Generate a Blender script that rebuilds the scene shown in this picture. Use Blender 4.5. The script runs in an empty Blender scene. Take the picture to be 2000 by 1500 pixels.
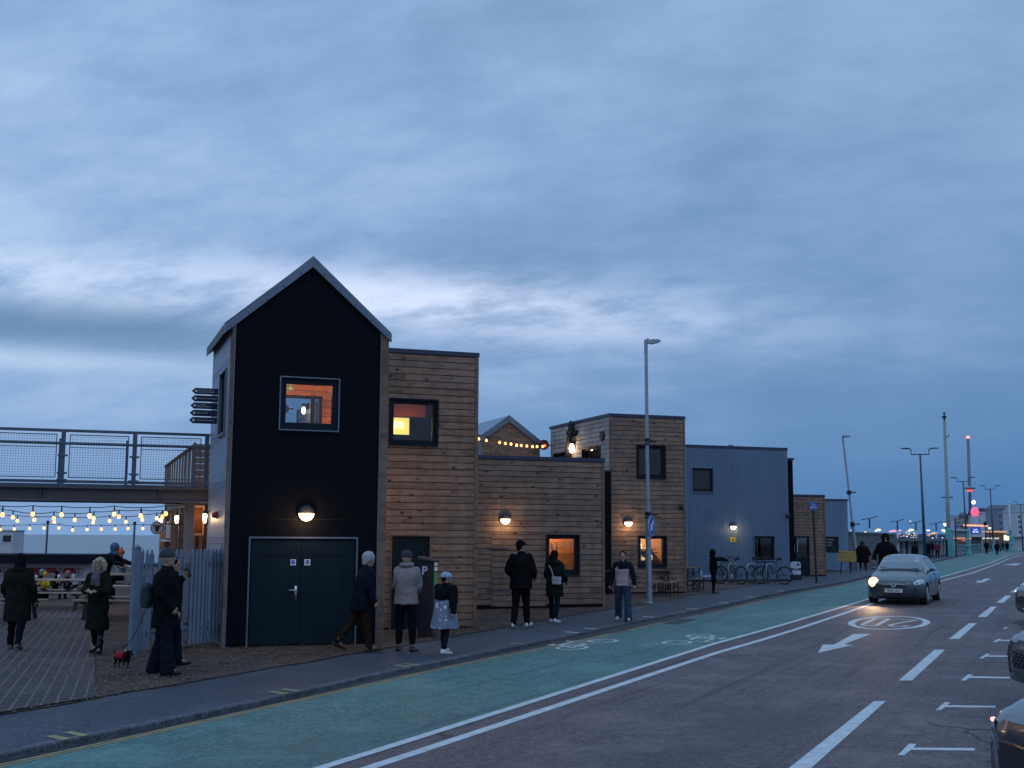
import bpy, bmesh, math, random
from mathutils import Vector, Matrix, noise
random.seed(7)
C = bpy.context.scene.collection
SC = bpy.context.scene
R = math.radians
# ------------------------------------------------------------------ camera
CAMH = 2.05; FPX = 2400.0; PITCH = math.atan(299/2400); ROLL = 0.006
_F = Vector((0, math.cos(PITCH), math.sin(PITCH))); _U0 = Vector((0, -math.sin(PITCH), math.cos(PITCH))); _R0 = Vector((1, 0, 0))
_Rt = _R0*math.cos(ROLL)+_U0*math.sin(ROLL); _Up = -_R0*math.sin(ROLL)+_U0*math.cos(ROLL)
cd = bpy.data.cameras.new('camera'); cam = bpy.data.objects.new('camera', cd); C.objects.link(cam)
cd.sensor_width = 36; cd.lens = FPX/2000*36; cd.clip_start = .1; cd.clip_end = 60000
mw = Matrix.Identity(4)
for i in range(3):
    mw[i][0] = _Rt[i]; mw[i][1] = _Up[i]; mw[i][2] = -_F[i]
mw[2][3] = CAMH
cam.matrix_world = mw
SC.camera = cam
SC.render.resolution_x = 1024; SC.render.resolution_y = 768
SC.view_settings.view_transform = 'Standard'; SC.view_settings.look = 'None'
SC.view_settings.exposure = 0.30; SC.view_settings.gamma = 1
SC.cycles.max_bounces = 6; SC.cycles.transparent_max_bounces = 12
# ------------------------------------------------------------------ node helper
class NT:
    def __init__(s, tree): s.t = tree; s.n = tree.nodes; s.l = tree.links
    def node(s, typ, **kw):
        nd = s.n.new(typ)
        ins = kw.pop('ins', {})
        for k, v in kw.items(): setattr(nd, k, v)
        for k, v in ins.items(): s.set(nd, k, v)
        return nd
    def set(s, nd, k, v):
        sock = nd.inputs[k]
        if isinstance(v, bpy.types.NodeSocket): s.l.new(v, sock)
        elif isinstance(v, bpy.types.Node): s.l.new(v.outputs[0], sock)
        else: sock.default_value = v
    def math(s, op, a, b=0.0, c=None, clamp=False):
        nd = s.n.new('ShaderNodeMath'); nd.operation = op; nd.use_clamp = clamp
        s.set(nd, 0, a); s.set(nd, 1, b)
        if c is not None: s.set(nd, 2, c)
        return nd.outputs[0]
    def mix(s, f, a, b, blend='MIX'):
        nd = s.n.new('ShaderNodeMix'); nd.data_type = 'RGBA'; nd.blend_type = blend
        s.set(nd, 0, f); s.set(nd, 6, a if not isinstance(a, tuple) else (*a[:3], 1)); s.set(nd, 7, b if not isinstance(b, tuple) else (*b[:3], 1))
        return nd.outputs[2]
    def ramp(s, f, a, b, lo=0.0, hi=1.0, smooth=True):
        nd = s.n.new('ShaderNodeMapRange'); nd.interpolation_type = 'SMOOTHSTEP' if smooth else 'LINEAR'
        s.set(nd, 0, f); nd.inputs[1].default_value = a; nd.inputs[2].default_value = b
        nd.inputs[3].default_value = lo; nd.inputs[4].default_value = hi
        return nd.outputs[0]
    def noise(s, vec, scale, detail=3, rough=.55, dim='3D'):
        nd = s.n.new('ShaderNodeTexNoise'); nd.noise_dimensions = dim
        s.set(nd, 'Vector', vec); nd.inputs['Scale'].default_value = scale; nd.inputs['Detail'].default_value = detail; nd.inputs['Roughness'].default_value = rough
        return nd.outputs['Fac']
    def vscale(s, vec, sc):
        nd = s.n.new('ShaderNodeVectorMath'); nd.operation = 'MULTIPLY'; s.set(nd, 0, vec); nd.inputs[1].default_value = sc
        return nd.outputs[0]
# ------------------------------------------------------------------ world: dusk overcast sky
W = bpy.data.worlds.new('World'); SC.world = W; W.use_nodes = True
t = NT(W.node_tree); W.node_tree.nodes.clear()
tc = t.node('ShaderNodeTexCoord'); sp = t.node('ShaderNodeSeparateXYZ', ins={0: tc.outputs['Generated']})
X, Y, Z = sp.outputs
zc = t.math('MAXIMUM', Z, 0.0)
den = t.math('ADD', zc, .30)
cx = t.math('DIVIDE', X, den); cy = t.math('DIVIDE', Y, den)
cv = t.node('ShaderNodeCombineXYZ', ins={0: cx, 1: cy, 2: 0.0}).outputs[0]
# tilt the cloud streets a little, stretch them sideways
rot = t.node('ShaderNodeVectorRotate', rotation_type='Z_AXIS', ins={0: cv, 'Angle': R(16)}).outputs[0]
n1 = t.noise(t.vscale(rot, (.62, 1.0, 1)), 1.75, 5, .52)
n2 = t.noise(t.vscale(rot, (1.0, 1.6, 1)), 4.6, 8, .62)
n3 = t.noise(t.vscale(cv, (1, 1, 1)), .45, 2, .5)
az = t.math('DIVIDE', X, t.math('MAXIMUM', Y, .05))
base = t.mix(t.ramp(Z, -.01, .19), (.056, .158, .345), (.148, .268, .462))
base = t.mix(t.ramp(Z, .17, .42), base, (.215, .345, .535))
left = t.ramp(az, .42, -.42)                          # the sea side is a little brighter
base = t.mix(t.math('MULTIPLY', left, .62), base, (.250, .388, .625))
cl = t.math('ADD', t.math('MULTIPLY', n1, .62), t.math('MULTIPLY', n2, .38))
dark = t.ramp(cl, .53, .36); light = t.ramp(cl, .47, .66)
calm = t.ramp(Z, .015, .16)
base = t.mix(t.math('MULTIPLY', t.math('MULTIPLY', dark, .42), calm), base, (.080, .178, .325))
base = t.mix(t.math('MULTIPLY', t.math('MULTIPLY', light, t.math('ADD', .16, t.math('MULTIPLY', left, .38))), calm), base, (.43, .57, .76))
# bright breaks low over the sea where the sun went down
gx = t.math('SUBTRACT', az, -.065); gz_ = t.math('SUBTRACT', Z, t.math('ADD', .182, t.math('MULTIPLY', az, -.06)))
g = t.math('ADD', t.math('MULTIPLY', t.math('MULTIPLY', gx, gx), 26.0), t.math('MULTIPLY', t.math('MULTIPLY', gz_, gz_), 2200.0))
g = t.math('EXPONENT', t.math('MULTIPLY', g, -1.0))
g2x = t.math('SUBTRACT', az, -.40); g2z = t.math('SUBTRACT', Z, .190)
g2 = t.math('EXPONENT', t.math('MULTIPLY', t.math('ADD', t.math('MULTIPLY', t.math('MULTIPLY', g2x, g2x), 7.0), t.math('MULTIPLY', t.math('MULTIPLY', g2z, g2z), 2400.0)), -1.0))
gn = t.ramp(n2, .34, .62)
base = t.mix(t.math('MULTIPLY', g, t.math('ADD', .25, t.math('MULTIPLY', gn, .60)), clamp=True), base, (.68, .75, .94))
base = t.mix(t.math('MULTIPLY', g2, t.math('ADD', .1, t.math('MULTIPLY', gn, .65)), clamp=True), base, (.56, .66, .86))
# heavy dark bank under the bright break on the left
d2z = t.math('SUBTRACT', Z, .158); bank = t.math('EXPONENT', t.math('MULTIPLY', t.math('MULTIPLY', d2z, d2z), -2600.0))
bank = t.math('MULTIPLY', bank, t.math('MULTIPLY', t.ramp(az, -.12, -.30), t.ramp(n1, .30, .55)))
base = t.mix(t.math('MULTIPLY', bank, .75), base, (.085, .178, .310))
g3x = t.math('SUBTRACT', az, -.44); g3z = t.math('SUBTRACT', Z, .131)
g3 = t.math('EXPONENT', t.math('MULTIPLY', t.math('ADD', t.math('MULTIPLY', t.math('MULTIPLY', g3x, g3x), 30.0), t.math('MULTIPLY', t.math('MULTIPLY', g3z, g3z), 12000.0)), -1.0))
base = t.mix(t.math('MULTIPLY', g3, .55), base, (.50, .62, .80))
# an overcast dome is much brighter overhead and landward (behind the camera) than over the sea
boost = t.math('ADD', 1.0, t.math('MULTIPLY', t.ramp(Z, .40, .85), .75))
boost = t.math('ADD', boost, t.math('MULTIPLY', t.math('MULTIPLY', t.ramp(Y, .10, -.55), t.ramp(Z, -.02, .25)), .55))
gray = t.mix(t.ramp(Z, .40, .8), base, (.155, .255, .420))
gray = t.mix(t.ramp(Y, .1, -.5), gray, (.165, .245, .385))
hsv = t.mix(t.math('SUBTRACT', 1.0, t.ramp(Z, -.05, 0.0)), gray, (.03, .04, .06))
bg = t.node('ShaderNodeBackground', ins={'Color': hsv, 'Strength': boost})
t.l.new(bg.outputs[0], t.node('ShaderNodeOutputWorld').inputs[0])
# faint directional remainder of the daylight, very soft
sd = bpy.data.lights.new('sun', 'SUN'); sd.energy = .10; sd.angle = R(40); sd.color = (1, .93, .88)
so = bpy.data.objects.new('sun', sd); C.objects.link(so); so.rotation_euler = (R(55), 0, R(-25))
# ------------------------------------------------------------------ photo geometry -> world
def smooth(a): a = max(0, min(1, a)); return a*a*(3-2*a)
RD = Vector((math.sin(R(24.5)), math.cos(R(24.5)))); ND = Vector((-RD.y, RD.x))   # along the road, seaward
def sn(x, y): return (RD.x*x+RD.y*y, ND.x*x+ND.y*y)
def xy(s, n): return (RD.x*s+ND.x*n, RD.y*s+ND.y*n)
def gz(x, y):
    z = .25*smooth((y-24)/22)
    s, n = sn(x, y)
    if n > 48: z -= 5.6*smooth((n-48)/40)
    return z
def ray(px, py):
    return _F*FPX+_Rt*(px-1000)+_Up*(750-py)
def at(px, py, d):
    r = ray(px, py); r = r*(d/r.y); return Vector((r.x, r.y, CAMH+r.z))
def G(px, py, dz=0.0):
    r = ray(px, py); r /= r.y
    lo, hi = 3.0, 3000.0
    f = lambda d: CAMH+r.z*d-(gz(r.x*d, d)+dz)
    for _ in range(60):
        m = (lo+hi)/2
        if f(m) > 0: lo = m
        else: hi = m
    return Vector((r.x*lo, lo, gz(r.x*lo, lo)+dz))
def onY(px, d, dz=0.0):
    p = at(px, 1048, d); return Vector((p.x, p.y, gz(p.x, p.y)+dz))
# ------------------------------------------------------------------ tagging
def tag(o, label=None, cat=None, group=None, kind=None):
    if label: o['label'] = label
    if cat: o['category'] = cat
    if group: o['group'] = group
    if kind: o['kind'] = kind
    return o
def thing(name, label, cat, loc=(0, 0, 0), rz=0, group=None, scale=None):
    o = bpy.data.objects.new(name, None); C.objects.link(o); o.location = loc; o.rotation_euler = (0, 0, rz)
    o.empty_display_size = .1
    if scale: o.scale = (scale,)*3
    return tag(o, label, cat, group)
def kids(o): return [c for c in bpy.data.objects if c.parent == o]
def copy_tree(o, parent=None, ch=None):
    c = o.copy(); C.objects.link(c); c.parent = parent
    for k in CH.get(o.name, []): copy_tree(k, c)
    return c
CH = {}
def par(o, p):
    if p is not None:
        o.parent = p; CH.setdefault(p.name, []).append(o)
# ------------------------------------------------------------------ mesh builder
class MB:
    def __init__(s): s.v = []; s.f = []; s.r = []; s.T = None; s.rnd = 0.5
    def add(s, vs, fs):
        b = len(s.v)
        if s.T is not None: vs = [s.T @ Vector(v) for v in vs]
        s.v += [tuple(v) for v in vs]
        for f in fs: s.f.append([b+i for i in f]); s.r.append(s.rnd)
        return s
    def box(s, x0, x1, y0, y1, z0, z1):
        if x0 > x1: x0, x1 = x1, x0
        if y0 > y1: y0, y1 = y1, y0
        if z0 > z1: z0, z1 = z1, z0
        return s.add([(x0, y0, z0), (x1, y0, z0), (x1, y1, z0), (x0, y1, z0), (x0, y0, z1), (x1, y0, z1), (x1, y1, z1), (x0, y1, z1)],
              [(0, 3, 2, 1), (4, 5, 6, 7), (0, 1, 5, 4), (1, 2, 6, 5), (2, 3, 7, 6), (3, 0, 4, 7)])
    def bar(s, a, b, w, h=None, up=(0, 0, 1)):
        a = Vector(a); b = Vector(b); h = h or w; d = (b-a).normalized(); up = Vector(up)
        if abs(d.dot(up)) > .98: up = Vector((0, 1, 0))
        sx = d.cross(up).normalized()*w/2; sz = sx.cross(d).normalized()*h/2
        vs = [p+q for p in (a, b) for q in (-sx-sz, sx-sz, sx+sz, -sx+sz)]
        return s.add(vs, [(0, 1, 2, 3), (7, 6, 5, 4), (0, 4, 5, 1), (1, 5, 6, 2), (2, 6, 7, 3), (3, 7, 4, 0)])
    def tube(s, pts, r, n=8, closed=False, cap=True):
        pts = [Vector(p) for p in pts]; m = len(pts)
        rs = r if isinstance(r, (list, tuple)) else [r]*m
        vs = []; pu = None
        for i, p in enumerate(pts):
            if closed: d = pts[(i+1) % m]-pts[i-1]
            else: d = pts[min(i+1, m-1)]-pts[max(i-1, 0)]
            d.normalize()
            if pu is None:
                up = Vector((0, 0, 1)) if abs(d.z) < .9 else Vector((1, 0, 0))
                pu = (up-d*up.dot(d)).normalized()
            else:
                pu = pu-d*pu.dot(d)
                pu = pu.normalized() if pu.length > 1e-6 else Vector((1, 0, 0))
            q = d.cross(pu)
            for k in range(n):
                a = 2*math.pi*k/n; vs.append(p+(pu*math.cos(a)+q*math.sin(a))*rs[i])
        fs = []
        for i in range(m if closed else m-1):
            j = (i+1) % m
            for k in range(n):
                l = (k+1) % n; fs.append((i*n+k, i*n+l, j*n+l, j*n+k))
        if not closed and cap:
            fs.append(tuple(range(n-1, -1, -1))); fs.append(tuple((m-1)*n+k for k in range(n)))
        return s.add(vs, fs)
    def lathe(s, prof, n=16, c=(0, 0, 0), axis='z'):
        vs = []; c = Vector(c)
        for r_, h in prof:
            for k in range(n):
                a = 2*math.pi*k/n
                p = {'z': (r_*math.cos(a), r_*math.sin(a), h), 'y': (r_*math.cos(a), h, r_*math.sin(a)), 'x': (h, r_*math.cos(a), r_*math.sin(a))}[axis]
                vs.append(c+Vector(p))
        fs = []
        m = len(prof)
        for i in range(m-1):
            for k in range(n):
                l = (k+1) % n; fs.append((i*n+k, i*n+l, (i+1)*n+l, (i+1)*n+k))
        fs.append(tuple(range(n-1, -1, -1))); fs.append(tuple((m-1)*n+k for k in range(n)))
        return s.add(vs, fs)
    def ball(s, c, r, n=10, sc=(1, 1, 1)):
        c = Vector(c); m = max(5, n*2//3); vs = [c+Vector((0, 0, -r*sc[2]))]; fs = []
        for i in range(1, m):
            ph = -math.pi/2+math.pi*i/m
            for k in range(n):
                a = 2*math.pi*k/n
                vs.append(c+Vector((r*sc[0]*math.cos(ph)*math.cos(a), r*sc[1]*math.cos(ph)*math.sin(a), r*sc[2]*math.sin(ph))))
        vs.append(c+Vector((0, 0, r*sc[2]))); top = len(vs)-1
        for k in range(n):
            l = (k+1) % n; fs.append((0, 1+l, 1+k)); fs.append((top, top-n+k, top-n+l))
        for i in range(m-2):
            for k in range(n):
                l = (k+1) % n; fs.append((1+i*n+k, 1+i*n+l, 1+(i+1)*n+l, 1+(i+1)*n+k))
        return s.add(vs, fs)
    def loft(s, rings, n=14):      # rings: (cx, cy, cz, hw, hd)
        vs = []; fs = []
        for (x, y, z, a, b) in rings:
            for k in range(n):
                th = 2*math.pi*k/n; vs.append((x+a*math.cos(th), y+b*math.sin(th), z))
        for i in range(len(rings)-1):
            for k in range(n):
                l = (k+1) % n; fs.append((i*n+k, i*n+l, (i+1)*n+l, (i+1)*n+k))
        fs.append(tuple(range(n-1, -1, -1))); fs.append(tuple((len(rings)-1)*n+k for k in range(n)))
        return s.add(vs, fs)
    def prism(s, poly, y0, y1):    # polygon in x,z extruded along y
        n = len(poly); vs = [(p[0], y0, p[1]) for p in poly]+[(p[0], y1, p[1]) for p in poly]
        fs = [tuple(range(n)), tuple(range(2*n-1, n-1, -1))]+[(i, n+i, n+(i+1) % n, (i+1) % n) for i in range(n)]
        return s.add(vs, fs)
    def flat(s, poly, z0, z1):     # polygon in x,y extruded along z
        n = len(poly); vs = [(p[0], p[1], z0) for p in poly]+[(p[0], p[1], z1) for p in poly]
        fs = [tuple(range(n-1, -1, -1)), tuple(range(n, 2*n))]+[(i, (i+1) % n, n+(i+1) % n, n+i) for i in range(n)]
        return s.add(vs, fs)
    def mesh(s, name, smooth_=False):
        me = bpy.data.meshes.new(name); me.from_pydata(s.v, [], s.f)
        a = me.attributes.new('rnd', 'FLOAT', 'FACE'); a.data.foreach_set('value', s.r)
        bm = bmesh.new(); bm.from_mesh(me); bmesh.ops.recalc_face_normals(bm, faces=bm.faces); bm.to_mesh(me); bm.free()
        if smooth_:
            me.polygons.foreach_set('use_smooth', [True]*len(me.polygons))
        return me
    def build(s, name, mat, parent=None, smooth_=False, bevel=0, label=None, auto=None):
        me = s.mesh(name, smooth_); o = bpy.data.objects.new(name, me); C.objects.link(o); me.materials.append(mat); par(o, parent)
        if bevel:
            b = o.modifiers.new('bevel', 'BEVEL'); b.width = bevel; b.segments = 2; b.limit_method = 'ANGLE'
        if auto:
            me.polygons.foreach_set('use_smooth', [True]*len(me.polygons)); sharp(me, auto)
        if label: o['label'] = label
        return o
def sharp(me, deg):
    bm = bmesh.new(); bm.from_mesh(me); c = R(deg)
    for e in bm.edges:
        if len(e.link_faces) == 2 and e.calc_face_angle(0) > c: e.smooth = False
    bm.to_mesh(me); bm.free()
def link(name, me, mat, parent=None):
    o = bpy.data.objects.new(name, me); C.objects.link(o)
    if mat and not me.materials: me.materials.append(mat)
    par(o, parent); return o
WS = bpy.data.scenes.new('workbench'); WC = WS.collection      # modifiers are applied here, away from the big scene
def evaluated(o):
    vl = WS.view_layers[0]; vl.update(); dg = vl.depsgraph
    return bpy.data.meshes.new_from_object(o.evaluated_get(dg))
def vox(mb, size, name, it=2, folds=0.0, fs=(9, 9, 4), seed=0):
    me = mb.mesh('tmp'); o = bpy.data.objects.new('tmp', me); WC.objects.link(o)
    m = o.modifiers.new('r', 'REMESH'); m.mode = 'VOXEL'; m.voxel_size = size
    if it:
        m = o.modifiers.new('s', 'SMOOTH'); m.factor = .5; m.iterations = it
    e = evaluated(o); bpy.data.objects.remove(o); bpy.data.meshes.remove(me); e.name = name
    if folds:
        off = Vector((seed*3.1, seed*1.7, 0))
        for v in e.vertices:
            p = v.co
            n_ = noise.noise(Vector((p.x*fs[0], p.y*fs[1], p.z*fs[2]))+off)+.5*noise.noise(Vector((p.x*20, p.y*20, p.z*12))+off)
            v.co = p+v.normal*n_*folds
    e.polygons.foreach_set('use_smooth', [True]*len(e.polygons)); e.materials.clear()
    return e
def text(body, size, mat, parent, name='lettering', T=None, ext=.002, align='CENTER', sx=1.0, bold=0.0):
    cu = bpy.data.curves.new('t', 'FONT'); cu.body = body; cu.size = size; cu.extrude = ext; cu.align_x = align; cu.align_y = 'CENTER'; cu.offset = bold; cu.resolution_u = 3
    o = bpy.data.objects.new('t', cu); WC.objects.link(o); me = evaluated(o); bpy.data.objects.remove(o)
    me.transform(Matrix.Diagonal((sx, 1, 1, 1)))
    if T is not None: me.transform(T)
    me.materials.clear(); me.name = name
    return link(name, me, mat, parent)
TXT = Matrix.Rotation(R(90), 4, 'X')      # text standing up, facing -Y
# ------------------------------------------------------------------ materials
def M(name, col, rough=.65, metal=0.0, var=.18, vs=2.5, bump=0.0, bs=40.0, stretch=(1, 1, 1), emit=None, es=1.0, spec=.5, dirt=0.0, coat=0.0):
    m = bpy.data.materials.new(name); m.use_nodes = True; t = NT(m.node_tree); b = m.node_tree.nodes['Principled BSDF']
    tc = t.node('ShaderNodeTexCoord'); v = t.vscale(tc.outputs['Object'], stretch)
    c = (*col, 1)
    if var:
        n = t.noise(v, vs, 4, .6)
        k = t.ramp(n, .25, .75, 1-var, 1+var, False)
        c = t.mix(1.0, c, t.node('ShaderNodeCombineColor', ins={0: k, 1: k, 2: k}).outputs[0], 'MULTIPLY')
        if dirt:
            n2 = t.ramp(t.noise(v, vs*4.3, 5, .7), .5, .72)
            c = t.mix(t.math('MULTIPLY', n2, dirt), c, tuple(x*.35 for x in col))
        rn = t.ramp(n, .2, .8, max(.02, rough-.08), min(1, rough+.1), False); t.set(b, 'Roughness', rn)
    else: b.inputs['Roughness'].default_value = rough
    t.set(b, 'Base Color', c); b.inputs['Metallic'].default_value = metal; b.inputs['Specular IOR Level'].default_value = spec
    if coat: b.inputs['Coat Weight'].default_value = coat; b.inputs['Coat Roughness'].default_value = .08
    if bump:
        bn = t.node('ShaderNodeBump', ins={'Strength': bump, 'Distance': .01, 'Height': t.noise(v, bs, 5, .6)}); t.l.new(bn.outputs[0], b.inputs['Normal'])
    if emit:
        b.inputs['Emission Color'].default_value = (*emit, 1); b.inputs['Emission Strength'].default_value = es
    return m
def wood(name, c1, c2, grey=.0, knots=1.0):
    m = bpy.data.materials.new(name); m.use_nodes = True; t = NT(m.node_tree); b = m.node_tree.nodes['Principled BSDF']
    tc = t.node('ShaderNodeTexCoord'); at_ = t.node('ShaderNodeAttribute', attribute_name='rnd'); rnd = at_.outputs['Fac']
    off = t.node('ShaderNodeCombineXYZ', ins={0: t.math('MULTIPLY', rnd, 37.0), 1: t.math('MULTIPLY', rnd, 37.0), 2: 0.0}).outputs[0]
    va = t.node('ShaderNodeVectorMath', operation='ADD', ins={0: tc.outputs['Object'], 1: off}).outputs[0]
    g = t.noise(t.vscale(va, (1.3, 1.3, 26)), 2.2, 6, .62)
    g2 = t.noise(t.vscale(va, (.7, .7, 3)), 1.6, 4, .6)
    c = t.mix(t.ramp(g, .3, .7), c1, c2)
    c = t.mix(t.math('MULTIPLY', t.ramp(g2, .42, .68), .45), c, tuple(x*.42 for x in c1))
    k = t.ramp(rnd, 0, 1, .86, 1.14, False)
    c = t.mix(1.0, c, t.node('ShaderNodeCombineColor', ins={0: k, 1: k, 2: k}).outputs[0], 'MULTIPLY')
    hue = t.ramp(t.math('FRACT', t.math('MULTIPLY', rnd, 7.3)), .55, 1, 0, .28)
    c = t.mix(hue, c, tuple([sum(c1)/3*1.0]*3))
    vo = t.node('ShaderNodeTexVoronoi', ins={'Vector': t.vscale(va, (3.2, 3.2, 6.2)), 'Scale': 1.0})
    kn = t.math('MULTIPLY', t.ramp(vo.outputs['Distance'], .19, .08), t.ramp(t.node('ShaderNodeSeparateColor', ins={0: vo.outputs['Color']}).outputs[0], .48, .50, 1, 0))
    c = t.mix(t.math('MULTIPLY', kn, .85*knots), c, tuple(x*.12 for x in c1))
    ring = t.ramp(vo.outputs['Distance'], .42, .12); c = t.mix(t.math('MULTIPLY', t.math('MULTIPLY', ring, .35*knots), t.ramp(g, .3, .6)), c, tuple(x*.4 for x in c1))
    st = t.ramp(t.noise(t.vscale(tc.outputs['Object'], (2.2, 2.2, .22)), 2.0, 5, .65), .35, .68, 1.08, .80, False); c = t.mix(1.0, c, t.node('ShaderNodeCombineColor', ins={0: st, 1: st, 2: st}).outputs[0], 'MULTIPLY')
    t.set(b, 'Base Color', c); b.inputs['Roughness'].default_value = .8; b.inputs['Specular IOR Level'].default_value = .25
    bn = t.node('ShaderNodeBump', ins={'Strength': .35, 'Distance': .006, 'Height': g}); t.l.new(bn.outputs[0], b.inputs['Normal'])
    return m
def ground_mat(name, cols, scale, rough=.85, bump=.4, bs=90, patches=.25, ps=.35, speck=0.0, spcol=(.5, .5, .5), spsc=60, streak=None, cracks=0.0, wet=0.0):
    m = bpy.data.materials.new(name); m.use_nodes = True; t = NT(m.node_tree); b = m.node_tree.nodes['Principled BSDF']
    tc = t.node('ShaderNodeTexCoord'); v = tc.outputs['Object']
    rv = t.node('ShaderNodeVectorRotate', rotation_type='Z_AXIS', ins={0: v, 'Angle': R(24.5-90)}).outputs[0]
    n = t.noise(v, scale, 6, .75); c = t.mix(t.ramp(n, .36, .64), tuple(x*.72 for x in cols[0]), tuple(x*1.18 for x in cols[1]))
    fn = t.ramp(t.noise(v, scale*.33, 3, .7), .35, .65, .80, 1.2, False); c = t.mix(1.0, c, t.node('ShaderNodeCombineColor', ins={0: fn, 1: fn, 2: fn}).outputs[0], 'MULTIPLY')
    p = t.noise(t.vscale(rv, (.35, 1, 1)), ps, 5, .6)
    c = t.mix(t.math('MULTIPLY', t.ramp(p, .42, .66), patches), c, tuple(x*.42 for x in cols[0]))
    p2 = t.noise(rv, ps*3.7, 4, .6); c = t.mix(t.math('MULTIPLY', t.ramp(p2, .48, .7), patches*.8), c, tuple(min(1, x*1.7) for x in cols[1]))
    if streak:
        s_ = t.noise(t.vscale(rv, (.08, 3.0, 1)), 1.4, 4, .6); c = t.mix(t.math('MULTIPLY', t.ramp(s_, .5, .72), streak), c, tuple(x*.45 for x in cols[0]))
    if speck:
        vo = t.node('ShaderNodeTexVoronoi', ins={'Vector': v, 'Scale': spsc})
        k = t.math('MULTIPLY', t.ramp(vo.outputs['Distance'], .28, .16), t.ramp(t.node('ShaderNodeSeparateColor', ins={0: vo.outputs['Color']}).outputs[0], speck, speck+.02, 1, 0)); c = t.mix(k, c, spcol)
    if cracks:
        wv = t.node('ShaderNodeVectorMath', operation='ADD', ins={0: v, 1: t.vscale(t.node('ShaderNodeTexNoise', ins={'Vector': v, 'Scale': 1.3, 'Detail': 4}).outputs['Color'], (.8, .8, 0))}).outputs[0]
        vo = t.node('ShaderNodeTexVoronoi', feature='DISTANCE_TO_EDGE', ins={'Vector': wv, 'Scale': .16})
        k = t.math('MULTIPLY', t.ramp(vo.outputs['Distance'], .006, .001), t.ramp(t.noise(v, .25, 2), .45, .6)); c = t.mix(t.math('MULTIPLY', k, cracks), c, (.01, .01, .012))
    t.set(b, 'Base Color', c)
    t.set(b, 'Roughness', t.ramp(p, .3, .7, rough, rough-wet, False)); b.inputs['Specular IOR Level'].default_value = .4
    h = t.math('ADD', t.noise(v, bs, 4, .7), t.math('MULTIPLY', n, .8))
    bn = t.node('ShaderNodeBump', ins={'Strength': bump, 'Distance': .012, 'Height': h}); t.l.new(bn.outputs[0], b.inputs['Normal'])
    return m
def glass(name, tint=(.75, .8, .85), refl=1.0):
    m = bpy.data.materials.new(name); m.use_nodes = True; t = NT(m.node_tree); m.node_tree.nodes.clear()
    tr = t.node('ShaderNodeBsdfTransparent', ins={'Color': (*tint, 1)}); gl = t.node('ShaderNodeBsdfGlossy', ins={'Roughness': .03, 'Color': (.9, .9, .9, 1)})
    lw = t.node('ShaderNodeFresnel', ins={'IOR': 1.5}); k = t.math('MULTIPLY', lw.outputs[0], refl, clamp=True)
    mx = t.node('ShaderNodeMixShader', ins={0: k, 1: tr.outputs[0], 2: gl.outputs[0]})
    t.l.new(mx.outputs[0], t.node('ShaderNodeOutputMaterial').inputs[0]); return m
def emis(name, col, s):
    m = bpy.data.materials.new(name); m.use_nodes = True; b = m.node_tree.nodes['Principled BSDF']
    b.inputs['Base Color'].default_value = (*[min(1, c) for c in col], 1); b.inputs['Emission Color'].default_value = (*col, 1); b.inputs['Emission Strength'].default_value = s
    return m
WD = wood('larch cladding', (.225, .142, .100), (.335, .226, .168), knots=1.4)
WDG = wood('weathered cladding', (.33, .31, .30), (.48, .46, .44), knots=.6)
WDO = wood('indoor timber', (.44, .17, .055), (.62, .27, .10), knots=.5)
WDP = wood('timber post', (.17, .12, .088), (.26, .19, .145), knots=.4)
WDB = wood('bench timber', (.28, .23, .19), (.42, .36, .31), knots=.3)
BLK = M('black composite panel', (.0035, .004, .007), .6, var=.5, vs=4, bump=.25, bs=60, stretch=(8, 8, .6), spec=.10)
BLKM = M('black steel', (.012, .014, .02), .45, var=.2)
GALV = M('galvanised steel', (.36, .40, .46), .42, .55, var=.22, vs=3, dirt=.12)
GALVP = M('galvanised flashing', (.15, .185, .235), .42, .5, var=.2, vs=2, dirt=.2)
ZINC = M('grey metal panel', (.20, .25, .33), .45, .35, var=.14, vs=1.5, stretch=(1, 1, .5))
CORR = M('corrugated steel', (.14, .205, .29), .45, .4, var=.16, vs=1.2, stretch=(1, 1, .25), dirt=.1)
DOORG = M('dark teal door paint', (.006, .017, .026), .6, var=.25, vs=2, bump=.05, spec=.15)
FRM = M('anthracite frame', (.008, .013, .022), .5, var=.15, spec=.2)
NAVY = M('navy coping', (.035, .045, .085), .45, .2, var=.15)
GL = glass('window glass'); GLD = glass('dark window glass', (.35, .38, .42), 1.3)
WHT = M('white paint', (.50, .53, .57), .5, var=.1); WHTM = M('white marking', (.55, .58, .58), .75, var=.22, vs=5, dirt=.35, bump=.2, bs=80)
YELM = M('worn yellow marking', (.30, .25, .13), .8, var=.35, vs=3, dirt=.7)
STEEL = M('brushed steel', (.45, .47, .5), .35, .8, var=.1)
TYRE = M('rubber', (.012, .012, .013), .8, var=.2)
RED = M('red plastic', (.30, .03, .02), .4, var=.1); BLUE = M('sign blue', (.015, .10, .42), .4, var=.08); SIGNW = M('sign white', (.7, .74, .78), .4, var=.05)
LAMP = emis('lamp glass lit', (1, .70, .42), 7); BULB = emis('bulb lit', (1, .44, .13), 2.8); WARM = (1, .62, .30)
def plight(name, loc, e, col=WARM, r=.06, parent=None):
    l = bpy.data.lights.new(name, 'POINT'); l.energy = e; l.color = col; l.shadow_soft_size = r
    o = bpy.data.objects.new(name, l); C.objects.link(o); o.location = loc; par(o, parent); return o
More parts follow.
